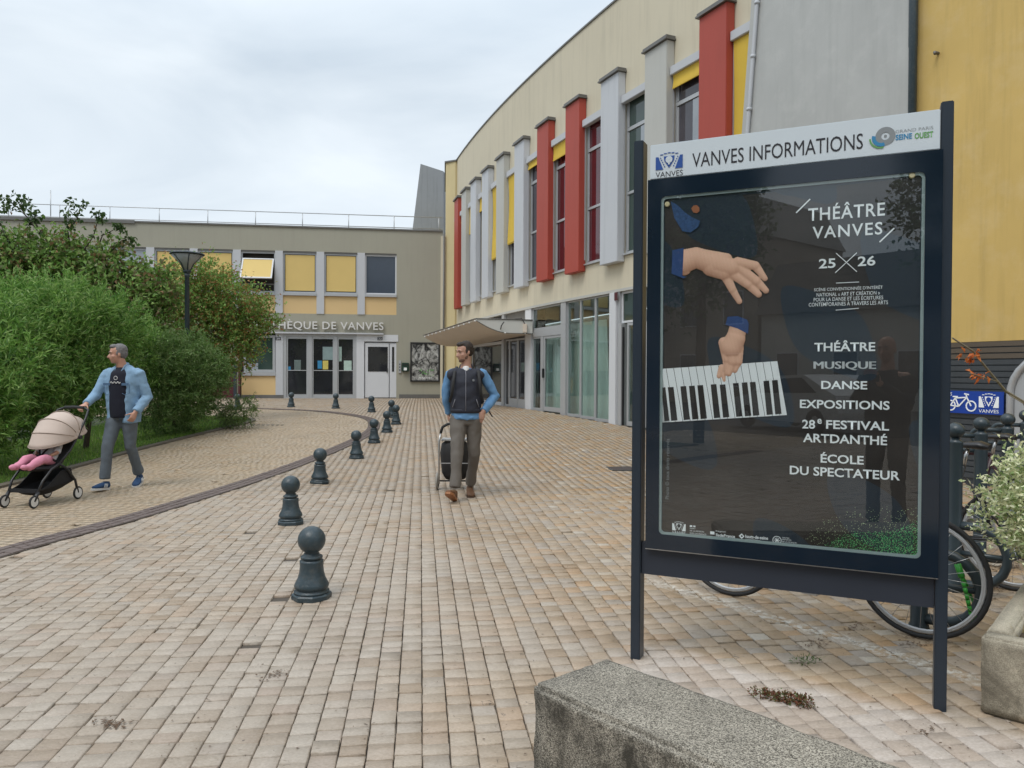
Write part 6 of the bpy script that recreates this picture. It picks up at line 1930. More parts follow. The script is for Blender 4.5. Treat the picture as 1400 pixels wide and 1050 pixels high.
# ------------------------------------------------------------------ bicycles
def bicycle(label, hubA, hubB, frame_mat, text=None, text_mat=None, rim='alu'):
    """rear hub A, front hub B on the ground plan; wheel radius 0.34"""
    d = Vector((hubB[0] - hubA[0], hubB[1] - hubA[1], 0)); L_ = d.length
    b = thing('bicycle', label, 'bicycle', (hubA[0], hubA[1], float(gz(0, hubA[1]))), math.atan2(d.y, d.x))
    Rw_ = .34
    for x, nm in ((0, 'rear_wheel'), (L_, 'front_wheel')):
        w = obj(nm, MB().torus((x, 0, Rw_), Rw_ - .014, .014, axis='y', nu=48), MT['rubber'], b)
        rm_ = MB().torus((x, 0, Rw_), Rw_ - .045, .009, axis='y', nu=48, nv=6).torus((x, 0, Rw_), Rw_ - .037, .008, axis='y', nu=48, nv=6)
        obj('rim', rm_, MT[rim], w)
        sp = MB()
        for k in range(24):
            a = k * math.pi / 12; s_ = .5 * (1 if k % 2 else -1)
            sp.tube((x + .018 * math.cos(a + s_), .012 * (1 if k % 4 < 2 else -1), Rw_ + .018 * math.sin(a + s_)), (x + (Rw_ - .045) * math.cos(a), 0, Rw_ + (Rw_ - .045) * math.sin(a)), .0014, 4)
        obj('spokes', sp, MT['steel'], w)
        obj('hub', MB().tube((x, -.05, Rw_), (x, .05, Rw_), .02, 10), MT['steel'], w)
    bb = (.42, 0, .29); st = (.30, 0, .80); hd = (L_ - .17, 0, .82); hb_ = (L_ - .12, 0, .66)
    f = MB()
    for a, c_, r in ((bb, st, .017), (bb, hb_, .02), (st, hd, .016)): f.tube(a, c_, r, 10)
    f.tube(hb_, (hd[0], 0, .88), .021, 10)
    for y in (-.05, .05):
        f.tube((0, y, Rw_), (bb[0], y * .6, bb[2]), .009); f.tube((0, y, Rw_), (st[0], y * .3, st[2] - .08), .008)
    obj('frame', f, frame_mat, b)
    k = MB()
    for y in (-.05, .05): k.path([(hb_[0], y * .7, hb_[2]), (L_ - .02, y, .42), (L_, y, Rw_)], .011)
    obj('fork', k, frame_mat, b)
    obj('seat_post', MB().tube(st, (.275, 0, .92), .013), MT['steel'], b)
    obj('saddle', MB().loft([(.14, 0, .94), (.2, 0, .95), (.3, 0, .945), (.42, 0, .935)], [(.05, .02), (.075, .03), (.035, .02), (.018, .012)], 10, (0, 1, 0)), MT['black'], b)
    h = MB().tube((hd[0], 0, .86), (hd[0] - .02, 0, .99), .013)
    h.path([(hd[0] - .10, -.28, 1.0), (hd[0] + .0, -.2, 1.0), (hd[0] + .02, 0, .99), (hd[0], .2, 1.0), (hd[0] - .10, .28, 1.0)], .012)
    obj('handlebar', h, MT['black'], b)
    c = MB().torus((bb[0], .045, bb[2]), .085, .006, axis='y', nu=28, nv=6).tube((bb[0], -.08, bb[2]), (bb[0], .08, bb[2]), .018)
    c.tube((bb[0], .07, bb[2]), (bb[0] + .12, .07, bb[2] - .12), .009); c.tube((bb[0], -.07, bb[2]), (bb[0] - .12, -.07, bb[2] + .12), .009)
    c.box(bb[0] + .08, bb[0] + .17, .07, .15, bb[2] - .135, bb[2] - .115); c.box(bb[0] - .17, bb[0] - .08, -.15, -.07, bb[2] + .115, bb[2] + .135)
    obj('crankset', c, MT['steel'], b)
    if text:
        me = text_mesh(text, .03)
        co = np.array([v.co[:] for v in me.vertices])
        A = Vector(bb); B = Vector(hb_); dd = (B - A); sc_ = .30 / co[:, 0].max()
        up_ = Vector((-dd.z, 0, dd.x)).normalized(); dn = dd.normalized()
        for v in me.vertices:
            q = A + dn * (.09 + v.co[0] * sc_) + up_ * ((v.co[1] - .35) * .045); v.co = (q.x, -.022, q.z)
        me.materials.clear(); me.materials.append(text_mat); link('lettering', me, b)
    return b
hA = gp(1258, 872); 
bk1 = bicycle('black bicycle with a green lock, mostly hidden behind the notice board', (2.215, 4.10), (1.40, 4.88), MT['black'])
m_pink = M('pink_paint', (.50, .03, .16), .4, .05, 5)
bicycle('black bicycle with pink lettering parked between the rear rack posts', (3.32, 5.02), (2.62, 5.80), MT['black'], 'BTWIN', m_pink)
bicycle('dark red bicycle farther back in the rack beside the shrub', (3.98, 5.75), (3.25, 6.52), M('black_cherry_paint', (.03, .006, .01), .4, .05, 5))
lk = thing('cable_lock', 'bright green bicycle lock hanging on the rear wheel', 'lock', at(1312, 776, 4.08))
o_ = lk.location
pts = [at(1309, 773, 4.06), at(1316, 792, 4.04), at(1322, 815, 4.02), at(1327, 838, 4.02), at(1332, 852, 4.03)]
ms = MB()
m_gl = M('green_lock_plastic', (.04, .33, .04), .4, .1, 20)
obj('lock_body', MB().path([at(1309, 771, 4.06) - o_, at(1315, 789, 4.04) - o_], .017, 10), m_gl, lk)
for k in range(9):
    t0 = .2 + .8 * k / 9; t1 = t0 + .08
    def lp(t_):
        x = 4 * t_; i = min(3, int(x)); return pts[i].lerp(pts[i + 1], x - i)
    obj('lock_segment', MB().path([lp(t0) - o_, lp(min(1, t1)) - o_], .011, 8), m_gl, lk)
obj('cable', MB().path([p_ - o_ for p_ in (at(1331, 853, 4.03), at(1335, 835, 4.1), at(1322, 800, 4.15), at(1312, 780, 4.12))], .008, 8), m_gl, lk)
# ------------------------------------------------------------------ people
def remeshed(name, mb, voxel, mat, parent, smooth_it=4, wr=0.0, wscale=(6, 6, 14), seed=0, dec=None):
    """several overlapping closed shapes fused into one continuous skin"""
    me0 = mb.mesh('tmp', MT['black'])
    ob = bpy.data.objects.new('tmp', me0); COL.objects.link(ob)
    m1 = ob.modifiers.new('r', 'REMESH'); m1.mode = 'VOXEL'; m1.voxel_size = voxel
    m2 = ob.modifiers.new('s', 'SMOOTH'); m2.iterations = smooth_it; m2.factor = .5
    dg = bpy.context.evaluated_depsgraph_get()
    me = bpy.data.meshes.new_from_object(ob.evaluated_get(dg))
    bpy.data.objects.remove(ob); bpy.data.meshes.remove(me0)
    if wr:
        off = Vector((seed * 3.1, seed * 1.7, 0))
        nv = [v.normal.copy() for v in me.vertices]
        for v, n_ in zip(me.vertices, nv):
            p_ = Vector((v.co.x * wscale[0], v.co.y * wscale[1], v.co.z * wscale[2])) + off
            d_ = mnoise.noise(p_) + .5 * mnoise.noise(p_ * 2.1)
            v.co += n_ * (wr * d_)
    me.materials.clear(); me.materials.append(mat)
    me.name = name
    me.shade_smooth()
    return link(name, me, parent)
def skin_mat(name, col):
    m, t, p = nt(name)
    geo = t.nodes.new('ShaderNodeNewGeometry')
    c = mixcol(t, tex_noise(t, 22, 4, .6, geo.outputs['Position']), [x * .86 for x in col], [min(1, x * 1.12) for x in col])
    t.links.new(c, p.inputs['Base Color']); p.inputs['Roughness'].default_value = .5
    p.inputs['Subsurface Weight'].default_value = .12; p.inputs['Subsurface Radius'].default_value = (.02, .008, .004); p.inputs['Subsurface Scale'].default_value = .4
    return m
def fabric(name, col, var=.18, scale=30, weave=400, rough=.85, bmp=.15):
    return M(name, col, rough, var, scale, bmp, weave)
def head_parts(mb, c, yaw, pitch=0.0, s=1.0, neck_to=None, rollr=0.0):
    """head with its centre at c, face towards -y turned by yaw"""
    Mh = Matrix.Translation(c) @ Matrix.Rotation(yaw, 4, 'Z') @ Matrix.Rotation(pitch, 4, 'X') @ Matrix.Scale(s, 4)
    mb.ell((0, .012, .030), (.074, .094, .088), Mh)                  # cranium
    mb.ell((0, -.022, -.028), (.060, .068, .082), Mh)                # face
    mb.ell((0, -.035, -.078), (.040, .042, .034), Mh)                # jaw
    mb.ell((0, -.062, -.092), (.020, .018, .018), Mh)                # chin
    mb.loft([(0, -.070, .012), (0, -.092, -.015), (0, -.108, -.034), (0, -.090, -.044)], [(.009, .010), (.012, .013), (.016, .012), (.014, .008)], 10, (1, 0, 0), Mh)
    mb.ell((0, -.073, .024), (.052, .016, .012), Mh)                 # brow
    mb.ell((0, -.080, -.060), (.022, .010, .006), Mh); mb.ell((0, -.077, -.072), (.019, .011, .006), Mh)   # lips
    for x in (-1, 1):
        mb.ell((x * .042, -.050, -.026), (.020, .022, .018), Mh)     # cheek
        mb.ell((x * .074, .012, -.010), (.009, .019, .030), Mh, rot=Matrix.Rotation(R(-12), 3, 'X'))  # ear
    if neck_to is not None:
        a = Mh @ Vector((0, .022, -.05)); b = Vector(neck_to)
        mb.loft([a, a.lerp(b, .5), b, b + Vector((0, .01, -.06))], [(.052, .055), (.054, .058), (.066, .066), (.085, .07)], 14, (1, 0, 0))
    return Mh
m_eye = M('eye_white', (.22, .19, .17), .3)
def face_bits(Mh, parent, hairmat, iris=MT['black']):
    e = MB(); w = MB(); b = MB(); l = MB()
    for x in (-1, 1):
        w.ell((x * .030, -.0725, .004), (.0105, .006, .0042), Mh, nu=12, nv=8)
        e.ell((x * .030, -.0775, .004), (.0062, .0028, .0046), Mh, nu=10, nv=6)
        b.loft([(x * .014, -.086, .024), (x * .032, -.087, .030), (x * .050, -.075, .024)], [.0035, .0045, .003], 6, (0, 0, 1), Mh)
    l.ell((0, -.0885, -.0655), (.020, .0035, .0018), Mh, nu=12, nv=6)
    obj('eyes', w, m_eye, parent); obj('iris', e, iris, parent); obj('eyebrows', b, hairmat, parent)
    obj('mouth', l, M('lip_line', (.16, .045, .035), .6), parent)
def hair_piece(name, Mh, parent, mat, bald=0.0, seed=1, long_=0.0):
    h = MB()
    h.ell((0, .030, .045), (.080, .090, .082), Mh)
    h.ell((0, .055, .005), (.074, .062, .070), Mh)
    for x in (-1, 1): h.ell((x * .062, .018, .012), (.017, .034, .040), Mh); h.ell((x * .069, -.012, .005), (.007, .012, .026), Mh)
    if bald < .5: h.ell((0, -.030, .092), (.056, .050, .030), Mh)
    o = remeshed(name, h, .008, mat, parent, 2, .004, (60, 60, 60), seed)
    return o
def finger_path(mb, base, d, nrm, lens, curl, r):
    """a finger: three segments bending towards nrm"""
    P = [Vector(base)]; dd = Vector(d).normalized(); n_ = Vector(nrm).normalized()
    ax_ = dd.cross(n_)
    for L_, c_ in zip(lens, curl):
        dd = Matrix.Rotation(c_, 3, ax_) @ dd
        P.append(P[-1] + dd * L_)
    mb.path(P, [r, r * .95, r * .88, r * .7][:len(P)], 8)
def hand(mb, wrist, d, palm_n, thumb_side, curl=.5, s=1.0):
    """palm, four fingers of unequal length and a thumb; d wrist->knuckles, palm_n the way the palm faces"""
    w = Vector(wrist); d = Vector(d).normalized(); n_ = Vector(palm_n).normalized(); n_ = (n_ - d * n_.dot(d)).normalized()
    side = Vector(thumb_side).normalized(); side = (side - d * side.dot(d) - n_ * side.dot(n_)).normalized()
    mb.loft([w - d * .03, w + d * .01, w + d * .05 * s, w + d * .085 * s], [(.026, .020), (.030, .020), (.041 * s, .017), (.040 * s, .014)], 12, tuple(side))
    for k, (o_, L_) in enumerate(((.030, .072), (.010, .080), (-.011, .074), (-.030, .058))):
        b = w + d * (.078 * s) + side * o_ * s
        finger_path(mb, b, d, n_, [L_ * .48 * s, L_ * .32 * s, L_ * .28 * s], [curl * .7, curl, curl * .8], .0088 * s)
    b = w + d * .022 + side * .028 * s
    finger_path(mb, b, d * .6 + side * .8 + n_ * .25, n_ * .6 - side * .5, [.036 * s, .030 * s, .024 * s], [curl * .1, curl * .5, curl * .5], .0105 * s)

def shoe(name, parent, ankle, toe_dir, mat, sole_mat, pitch=0.0, L_=.29, lace=None, stripes=False):
    """low shoe pointing along toe_dir; ankle is the joint, ~.09 above the sole"""
    td = Vector(toe_dir).normalized(); a = math.atan2(td.x, -td.y)
    Ms = Matrix.Translation(ankle) @ Matrix.Rotation(a, 4, 'Z') @ Matrix.Rotation(pitch, 4, 'X') @ Matrix.Translation((0, 0, -.10))
    u = MB()
    u.loft([(0, .075, .045), (0, .06, .052), (0, .0, .055), (0, -.06, .050), (0, -.12, .040), (0, -.17, .034), (0, -.195, .032)], [(.022, .022), (.036, .036), (.040, .042), (.046, .036), (.050, .026), (.042, .020), (.018, .012)], 16, (1, 0, 0), Ms)
    u.loft([(0, .02, .05), (0, .02, .10)], [(.040, .052), (.038, .048)], 14, (1, 0, 0), Ms)
    up = remeshed(name, u, .009, mat, parent, 3)
    s_ = MB()
    out = [(-.020, .082), (.020, .082), (.036, .05), (.036, -.02), (.050, -.10), (.048, -.155), (.026, -.198), (-.026, -.198), (-.048, -.155), (-.050, -.10), (-.036, -.02), (-.036, .05)]
    s_.prism(out, .0, .024, 'z', Ms)
    obj('sole', s_, sole_mat, up)
    l = MB()
    for k in range(4):
        y = -.035 - k * .022; z = .088 - k * .009
        l.path([(-.022, y, z - .006), (0, y - .004, z + .002), (.022, y, z - .006)], .003, 5, Ms)
    obj('laces', l, lace or MT['whitepl'], up)
    if stripes:
        st_ = MB()
        for x in (-1, 1):
            for k in range(3):
                y = -.005 - k * .022
                st_.path([(x * .0475, y - .018, .028), (x * .044, y - .004, .052), (x * .036, y + .010, .074)], .0045, 5, Ms)
        obj('side_stripes', st_, MT['whitepl'], up)
    return up
def leg(mb, hip, knee, ankle, r=(.098, .082, .064, .058, .062), extra=0.0):
    hip, knee, ankle = Vector(hip), Vector(knee), Vector(ankle)
    mb.loft([hip, hip.lerp(knee, .5), knee, knee.lerp(ankle, .45), ankle], [(r[0], r[0] * 1.05), (r[1], r[1] * 1.05), (r[2], r[2] * 1.1), (r[3], r[3] * 1.08), (r[4], r[4] * 1.12)], 16, (1, 0, 0))

# ---- man with pushchair
fg = Vector((-4.76, 9.3, float(gz(0, 9.3))))
dad = thing('person', 'grey-haired man in a light denim jacket and grey trousers pushing the pushchair', 'person', fg, R(-4))
m_skin = skin_mat('skin', (.50, .27, .19)); m_skin2 = skin_mat('skin_b', (.46, .26, .19))
m_greyhair = M('grey_hair', (.16, .15, .15), .7, .5, 60, .5, 120); m_darkhair = M('dark_brown_hair', (.028, .018, .013), .7, .4, 60, .5, 120)
m_denim = fabric('light_denim', (.21, .335, .47), .34, 11); m_denim_dark = fabric('denim_seam', (.07, .13, .22), .2)
m_trs = fabric('slate_trousers', (.105, .125, .145), .15, 9)
hip_z = .93
b = MB()
Mh = head_parts(b, (-.03, -.06, 1.635), R(-52), R(4), 1.0, neck_to=(0, -.01, 1.47))
# arms run down inside the sleeves to the hands
shR, elR, wrR = Vector((-.19, 0, 1.40)), Vector((-.27, -.12, 1.13)), Vector((-.235, -.36, 1.035))
shL, elL, wrL = Vector((.20, .01, 1.40)), Vector((.285, .05, 1.11)), Vector((.235, -.13, .93))
b.loft([(0, 0, 1.46), (0, 0, 1.2), (0, 0, .95)], [(.10, .07), (.13, .09), (.12, .09)], 14, (1, 0, 0))
for s_, e_, w_ in ((shR, elR, wrR), (shL, elL, wrL)):
    b.loft([s_, e_, w_], [.045, .038, .026], 12, (0, 0, 1) if abs((w_ - e_).z) < .3 else (1, 0, 0)); b.tube((0, 0, 1.42), s_, .05)
hand(b, wrR, (-.12, -.9, -.32), (0, -.1, -1), (1, 0, 0), .95)
hand(b, wrL, (-.25, -.35, -.9), (-.7, .3, -.3), (-.3, -.9, 0), .75)
body = remeshed('body', b, .0085, m_skin, dad, 3)
face_bits(Mh, dad, m_greyhair)
hair_piece('hair', Mh, dad, m_greyhair, 0.0)
t_ = MB()
t_.loft([(0, 0, .84), (0, 0, .92), (0, -.01, 1.02)], [(.155, .115), (.17, .125), (.165, .125)], 20, (1, 0, 0))
leg(t_, (-.085, 0, .90), (-.095, -.16, .50), (-.10, -.20, .13))
leg(t_, (.085, 0, .90), (.085, .02, .50), (.09, .20, .16))
remeshed('trousers', t_, .012, m_trs, dad, 3, .009, (11, 11, 8), 2)
sh_ = MB(); sh_.loft([(0, -.035, .86), (0, -.035, 1.05), (0, -.035, 1.25), (0, -.02, 1.40), (0, -.01, 1.475)], [(.135, .105), (.145, .115), (.155, .118), (.13, .105), (.065, .06)], 20, (1, 0, 0))
remeshed('shirt', sh_, .012, fabric('navy_knit', (.005, .006, .016), .2, bmp=0), dad, 2, .006, (8, 8, 8), 4)
pr_ = MB()
for k in range(12):
    x = -.06 + k * .011; pr_.box(x, x + .007, -.165, -.158, 1.285 + .008 * math.sin(k * 1.7), 1.297 + .008 * math.sin(k * 1.7))
pr_.torus((-.0, -.148, 1.345), .022, .003, axis='y', nu=20, nv=5)
obj('chest_print', pr_, MT['whitepl'], dad)
j = MB()
def jacket_half(sx):
    # open front: two halves meeting at the back
    j.loft([(sx * .095, .035, .80), (sx * .10, .03, .95), (sx * .108, .02, 1.15), (sx * .11, .015, 1.32), (sx * .085, .01, 1.42), (sx * .045, .015, 1.49)], [(.088, .145), (.088, .145), (.095, .143), (.092, .128), (.082, .095), (.033, .055)], 18, (1, 0, 0))
for sx in (-1, 1): jacket_half(sx)
j.loft([(0, .06, .80), (0, .06, 1.2), (0, .05, 1.45)], [(.13, .09), (.15, .09), (.09, .07)], 14, (1, 0, 0))
j.loft([shR + Vector((.05, 0, .02)), shR, shR.lerp(elR, .5), elR, elR.lerp(wrR, .6), wrR.lerp(elR, .06)], [.060, .068, .064, .060, .053, .046], 14, (0, 1, 0))
j.loft([shL + Vector((-.05, 0, .02)), shL, shL.lerp(elL, .5), elL, elL.lerp(wrL, .6), wrL.lerp(elL, .06)], [.060, .070, .066, .063, .058, .050], 14, (0, 1, 0))
jk = remeshed('denim_jacket', j, .011, m_denim, dad, 3, .009, (8, 8, 12), 6)
c_ = MB()
for sx in (-1, 1):
    c_.loft([(sx * .035, -.085, 1.40), (sx * .058, -.035, 1.475), (sx * .05, .045, 1.50), (0, .075, 1.505)], [(.012, .03), (.012, .034), (.012, .034), (.012, .034)], 8, (1, 0, 0))
obj('collar', c_, m_denim, jk)
c_ = MB()
for sx in (-1, 1):
    c_.box(sx * .115 - .042, sx * .115 + .042, -.148, -.138, 1.255, 1.285); c_.path([(sx * .155, -.118, 1.275), (sx * .155, -.12, 1.16), (sx * .115, -.139, 1.14), (sx * .075, -.139, 1.16)], .003, 5)
    c_.path([(sx * .03, -.112, .83), (sx * .03, -.118, 1.1), (sx * .034, -.11, 1.38)], .004, 5)
obj('seams', c_, m_denim_dark, jk)
m_blueshoe = fabric('navy_suede', (.022, .06, .14), .2)
shoe('trainer', dad, (-.10, -.205, .105), (-.10, -1, 0), m_blueshoe, MT['whitepl'], R(-6), stripes=True)
shoe('trainer', dad, (.09, .20, .125), (.25, -1, 0), m_blueshoe, MT['whitepl'], R(10), stripes=True)

# ---- walking man in the middle
mg = Vector(((637 - 700) / 1040 * 8.7, 8.7, 0))
man = thing('person', 'dark-haired bearded man in a navy padded gilet and light blue shirt walking hands in pockets', 'person', mg, R(3))
b = MB()
Mh2 = head_parts(b, (-.02, -.03, 1.665), R(-58), R(10), 1.0, neck_to=(0, 0, 1.49))
shR, elR, wrR = Vector((-.185, 0, 1.42)), Vector((-.235, .05, 1.17)), Vector((-.20, .12, .95))
shL, elL, wrL = Vector((.195, 0, 1.42)), Vector((.335, .06, 1.165)), Vector((.20, -.06, .985))
b.loft([(0, 0, 1.46), (0, 0, 1.2), (0, 0, .95)], [(.10, .07), (.13, .09), (.12, .09)], 14, (1, 0, 0))
for s_, e_, w_ in ((shR, elR, wrR), (shL, elL, wrL)):
    b.loft([s_, e_, w_], [.045, .038, .027], 12, (0, 1, 0)); b.tube((0, 0, 1.42), s_, .05)
hand(b, wrR, (.05, .3, -.95), (1, .2, 0), (0, -1, 0), .9)
hand(b, wrL, (-.35, -.02, -.9), (-.1, 1, 0), (-1, 0, .2), .35)
remeshed('body', b, .0085, m_skin2, man, 3)
face_bits(Mh2, man, m_darkhair)
hair_piece('hair', Mh2, man, m_darkhair, 0.0, 5)
bd = MB()
bd.ell((0, -.042, -.080), (.0435, .039, .033), Mh2); bd.ell((0, -.066, -.094), (.026, .020, .018), Mh2)
for x in (-1, 1): bd.ell((x * .048, -.014, -.055), (.011, .026, .028), Mh2)
bd.ell((0, -.083, -.051), (.026, .008, .006), Mh2)
remeshed('beard', bd, .008, M('stubble_beard', (.15, .085, .06), .8, .4, 60, .4, 200), man, 2, .002, (60, 60, 60), 3)
m_ftr = fabric('taupe_grey_trousers', (.125, .11, .095), .15, 9)
t_ = MB()
t_.loft([(0, 0, .84), (0, 0, .92), (0, -.005, 1.01)], [(.155, .115), (.168, .122), (.160, .118)], 20, (1, 0, 0))
leg(t_, (-.085, 0, .90), (-.095, -.17, .50), (-.115, -.26, .15), (.100, .084, .068, .061, .068))
leg(t_, (.085, 0, .90), (.10, .0, .49), (.055, .18, .14), (.100, .084, .066, .060, .066))
remeshed('trousers', t_, .011, m_ftr, man, 3, .009, (11, 11, 8), 9)
m_blue = fabric('light_blue_shirt', (.12, .26, .46), .15, 9)
s2 = MB()
s2.loft([(0, -.01, .90), (0, -.01, .97), (0, -.01, 1.1), (0, 0, 1.3), (0, 0, 1.45)], [(.168, .125), (.168, .128), (.16, .12), (.16, .11), (.10, .08)], 20, (1, 0, 0))
s2.prism([(-.09, .93), (.02, .885), (.09, .93)], -.135, -.10, 'y')
s2.loft([shR + Vector((.05, 0, .02)), shR, shR.lerp(elR, .5), elR, elR.lerp(wrR, .6), wrR], [.048, .056, .055, .053, .047, .040], 14, (0, 1, 0))
s2.loft([shL + Vector((-.05, 0, .02)), shL, shL.lerp(elL, .5), elL, elL.lerp(wrL, .6), wrL.lerp(elL, .04)], [.048, .058, .060, .060, .054, .044], 14, (0, 1, 0))
s2.loft([(0, 0, 1.42), (0, -.01, 1.50)], [(.085, .075), (.062, .062)], 16, (1, 0, 0))
remeshed('shirt', s2, .011, m_blue, man, 3, .010, (12, 12, 9), 12)
m_vest = fabric('navy_gilet', (.018, .020, .032), .25, 12, rough=.75)
v_ = MB()
v_.loft([(0, -.01, .985), (0, -.01, 1.02), (0, -.01, 1.15), (0, -.005, 1.32), (0, 0, 1.42), (0, 0, 1.475)], [(.172, .138), (.180, .142), (.178, .140), (.188, .138), (.165, .11), (.085, .075)], 22, (1, 0, 0))
for sx in (-1, 1): v_.ell((sx * .168, .0, 1.405), (.062, .082, .062)); v_.ell((sx * .12, .0, 1.44), (.07, .07, .04))
v_.loft([(0, .035, 1.44), (0, .03, 1.53)], [(.085, .075), (.075, .068)], 18, (1, 0, 0))
vest = remeshed('gilet', v_, .011, m_vest, man, 3, .009, (6, 6, 10), 15)
c_ = MB(); c_.path([(0, -.150, 1.0), (0, -.153, 1.15), (0, -.146, 1.33), (0, -.118, 1.41), (-.006, -.085, 1.46)], .0035, 6)
for sx in (-1, 1): c_.path([(sx * .12, -.130, 1.13), (sx * .15, -.115, 1.04)], .0035, 6)
obj('zips', c_, M('zip_metal', (.22, .22, .25), .4), vest)
obj('chest_badge', MB().lathe([(.014, 0), (.014, .003)], 12, Matrix.Translation((.085, -.133, 1.345)) @ Matrix.Rotation(R(90), 4, 'X')), M('badge_grey', (.16, .17, .18), .5), vest)
c_ = MB()
c_.loft([(0, -.01, .972), (0, -.01, 1.0), (0, -.01, 1.018)], [(.171, .137), (.178, .143), (.176, .141)], 30, (1, 0, 0))
obj('ribbed_hem', c_, m_vest, vest)
ts = MB(); ts.loft([(0, -.045, 1.42), (0, -.030, 1.478), (0, -.022, 1.492)], [(.035, .05), (.045, .048), (.046, .046)], 14, (1, 0, 0))
remeshed('undershirt', ts, .009, MT['whitepl'], man, 2)
m_brownshoe = fabric('brown_leather', (.14, .065, .028), .25, 20, rough=.6); m_sole = M('orange_sole', (.32, .13, .05), .6)
shoe('shoe', man, (-.125, -.29, .125), (-.28, -1, 0), m_brownshoe, m_sole, R(-26), lace=fabric('brown_lace', (.25, .17, .1)))
shoe('shoe', man, (.05, .16, .10), (.10, -1, 0), m_brownshoe, M('dark_sole', (.09, .05, .03), .7), R(3), lace=fabric('tan_lace', (.40, .30, .2)))
# backpack on his shoulders
bp = thing('backpack', 'black backpack worn by the walking man in the gilet', 'backpack', (mg.x, mg.y + .15, 1.05), R(3))
k_ = MB(); k_.loft([(0, .07, .0), (0, .08, .1), (0, .07, .3), (0, .05, .40)], [(.13, .07), (.145, .09), (.135, .08), (.09, .05)], 16, (1, 0, 0))
obj('bag', k_, MT['rubber'], bp)
for sx in (-1, 1):
    q = [(sx * .10, .02, .38), (sx * .115, -.10, .445), (sx * .135, -.24, .385), (sx * .148, -.293, .28), (sx * .160, -.285, .16), (sx * .186, -.20, .05), (sx * .17, -.06, .02)]
    obj('strap', MB().loft(q, [(.017, .008)] * len(q), 8, (1, 0, 0)), MT['rubber'], bp)
obj('loose_strap', MB().path([(.19, -.1, .0), (.25, -.09, -.05), (.30, -.09, -.13)], .008, 6), MT['rubber'], bp)

# ---- shopping trolley behind him
Yt = 9.3
tx0, tx1 = at(598, 640, Yt).x, at(646, 640, Yt).x
tgz = float(gz(0, Yt))
tro = thing('shopping_trolley', 'black wheeled shopping trolley standing behind the walking man', 'trolley', ((tx0 + tx1) / 2, Yt, tgz), 0)
hw_ = (tx1 - tx0) / 2
k_ = MB(); k_.loft([(0, .06, .13), (0, .05, .20), (0, .02, .45), (0, .0, .56), (0, 0, .60)], [(hw_ - .09, .10), (hw_ - .05, .13), (hw_ - .03, .14), (hw_ - .05, .12), (hw_ - .10, .08)], 14, (1, 0, 0))
obj('bag', k_, MT['rubber'], tro)
obj('bag_top', MB().box(-hw_ + .05, hw_ - .05, -.1, .12, .60, .625, bev=.01), MT['alu'], tro)
obj('reflective_strip', MB().box(-hw_ + .04, hw_ - .04, -.127, -.121, .33, .34), MT['alu'], tro)
f = MB()
for sx in (-1, 1):
    f.path([(sx * (hw_ - .03), -.10, .08), (sx * (hw_ - .03), -.135, .35), (sx * (hw_ - .035), -.14, .60), (sx * (hw_ - .05), -.12, .70)], .011, 8)
obj('frame', f, MT['steel'], tro)
obj('handle', MB().path([(-hw_ + .05, -.12, .70), (-hw_ + .07, -.10, .77), (-hw_ + .13, -.09, .805), (0, -.08, .815), (hw_ - .13, -.09, .805), (hw_ - .05, -.12, .70)], .017, 8), MT['rubber'], tro)
for sx in (-1, 1):
    w_ = obj('wheel', MB().torus((sx * hw_, .0, .105), .088, .016, nu=28), M('grey_tyre', (.30, .28, .25), .7), tro)
    obj('hub', MB().tube((sx * hw_ - .012, 0, .105), (sx * hw_ + .012, 0, .105), .075, 20), MT['rubber'], w_)
obj('axle', MB().tube((-hw_, 0, .105), (hw_, 0, .105), .01), MT['rubber'], tro)

# ---- pushchair and child
pg_ = Vector((-5.06, 8.20, 0))
st = thing('pushchair', 'black folding pushchair with beige hood pushed by the man in denim', 'pushchair', pg_, R(-8))
m_hood = fabric('beige_hood_fabric', (.52, .42, .36), .08, 6, 300)
m_blackcl = fabric('black_mesh_cloth', (.012, .012, .014), .2)
WT = .17
for sx in (-1, 1):
    for y, r, nm in ((-.33, .068, 'front_wheel'), (.29, .072, 'rear_wheel')):
        x = sx * (WT if y < 0 else WT + .02)
        w_ = obj(nm, MB().torus((x, y, r), r - .011, .011, nu=28, nv=8), MT['rubber'], st)
        obj('hub_disc', MB().tube((x - .009, y, r), (x + .009, y, r), r - .018, 20), MT['whitepl'], w_)
    obj('front_fork', MB().path([(sx * WT, -.33, .07), (sx * (WT - .0), -.30, .12), (sx * (WT + .0), -.27, .16)], [.014, .02, .018]), MT['black'], st)
    obj('front_leg', MB().path([(sx * WT, -.28, .15), (sx * (WT + .01), -.22, .27), (sx * (WT + .015), -.10, .38), (sx * (WT + .02), .05, .44)], .013), MT['black'], st)
    obj('rear_leg', MB().path([(sx * (WT + .02), .29, .075), (sx * (WT + .025), .24, .22), (sx * (WT + .02), .12, .36), (sx * (WT + .02), .0, .43)], .013), MT['black'], st)
    obj('push_bar', MB().path([(sx * (WT + .02), .0, .42), (sx * (WT + .03), .16, .56), (sx * (WT + .035), .27, .70), (sx * (WT + .035), .40, .90), (sx * (WT + .02), .46, .985), (sx * (WT - .05), .48, 1.01)], .012), MT['black'], st)
obj('handle', MB().path([(-WT + .05, .48, 1.01), (0, .485, 1.015), (WT - .05, .48, 1.01)], .017), MT['rubber'], st)
bs_ = MB()
P0 = [(-WT, -.26, .17), (WT, -.26, .17), (WT + .01, .25, .22), (-WT - .01, .25, .22)]
n_ = 8; vs_ = []
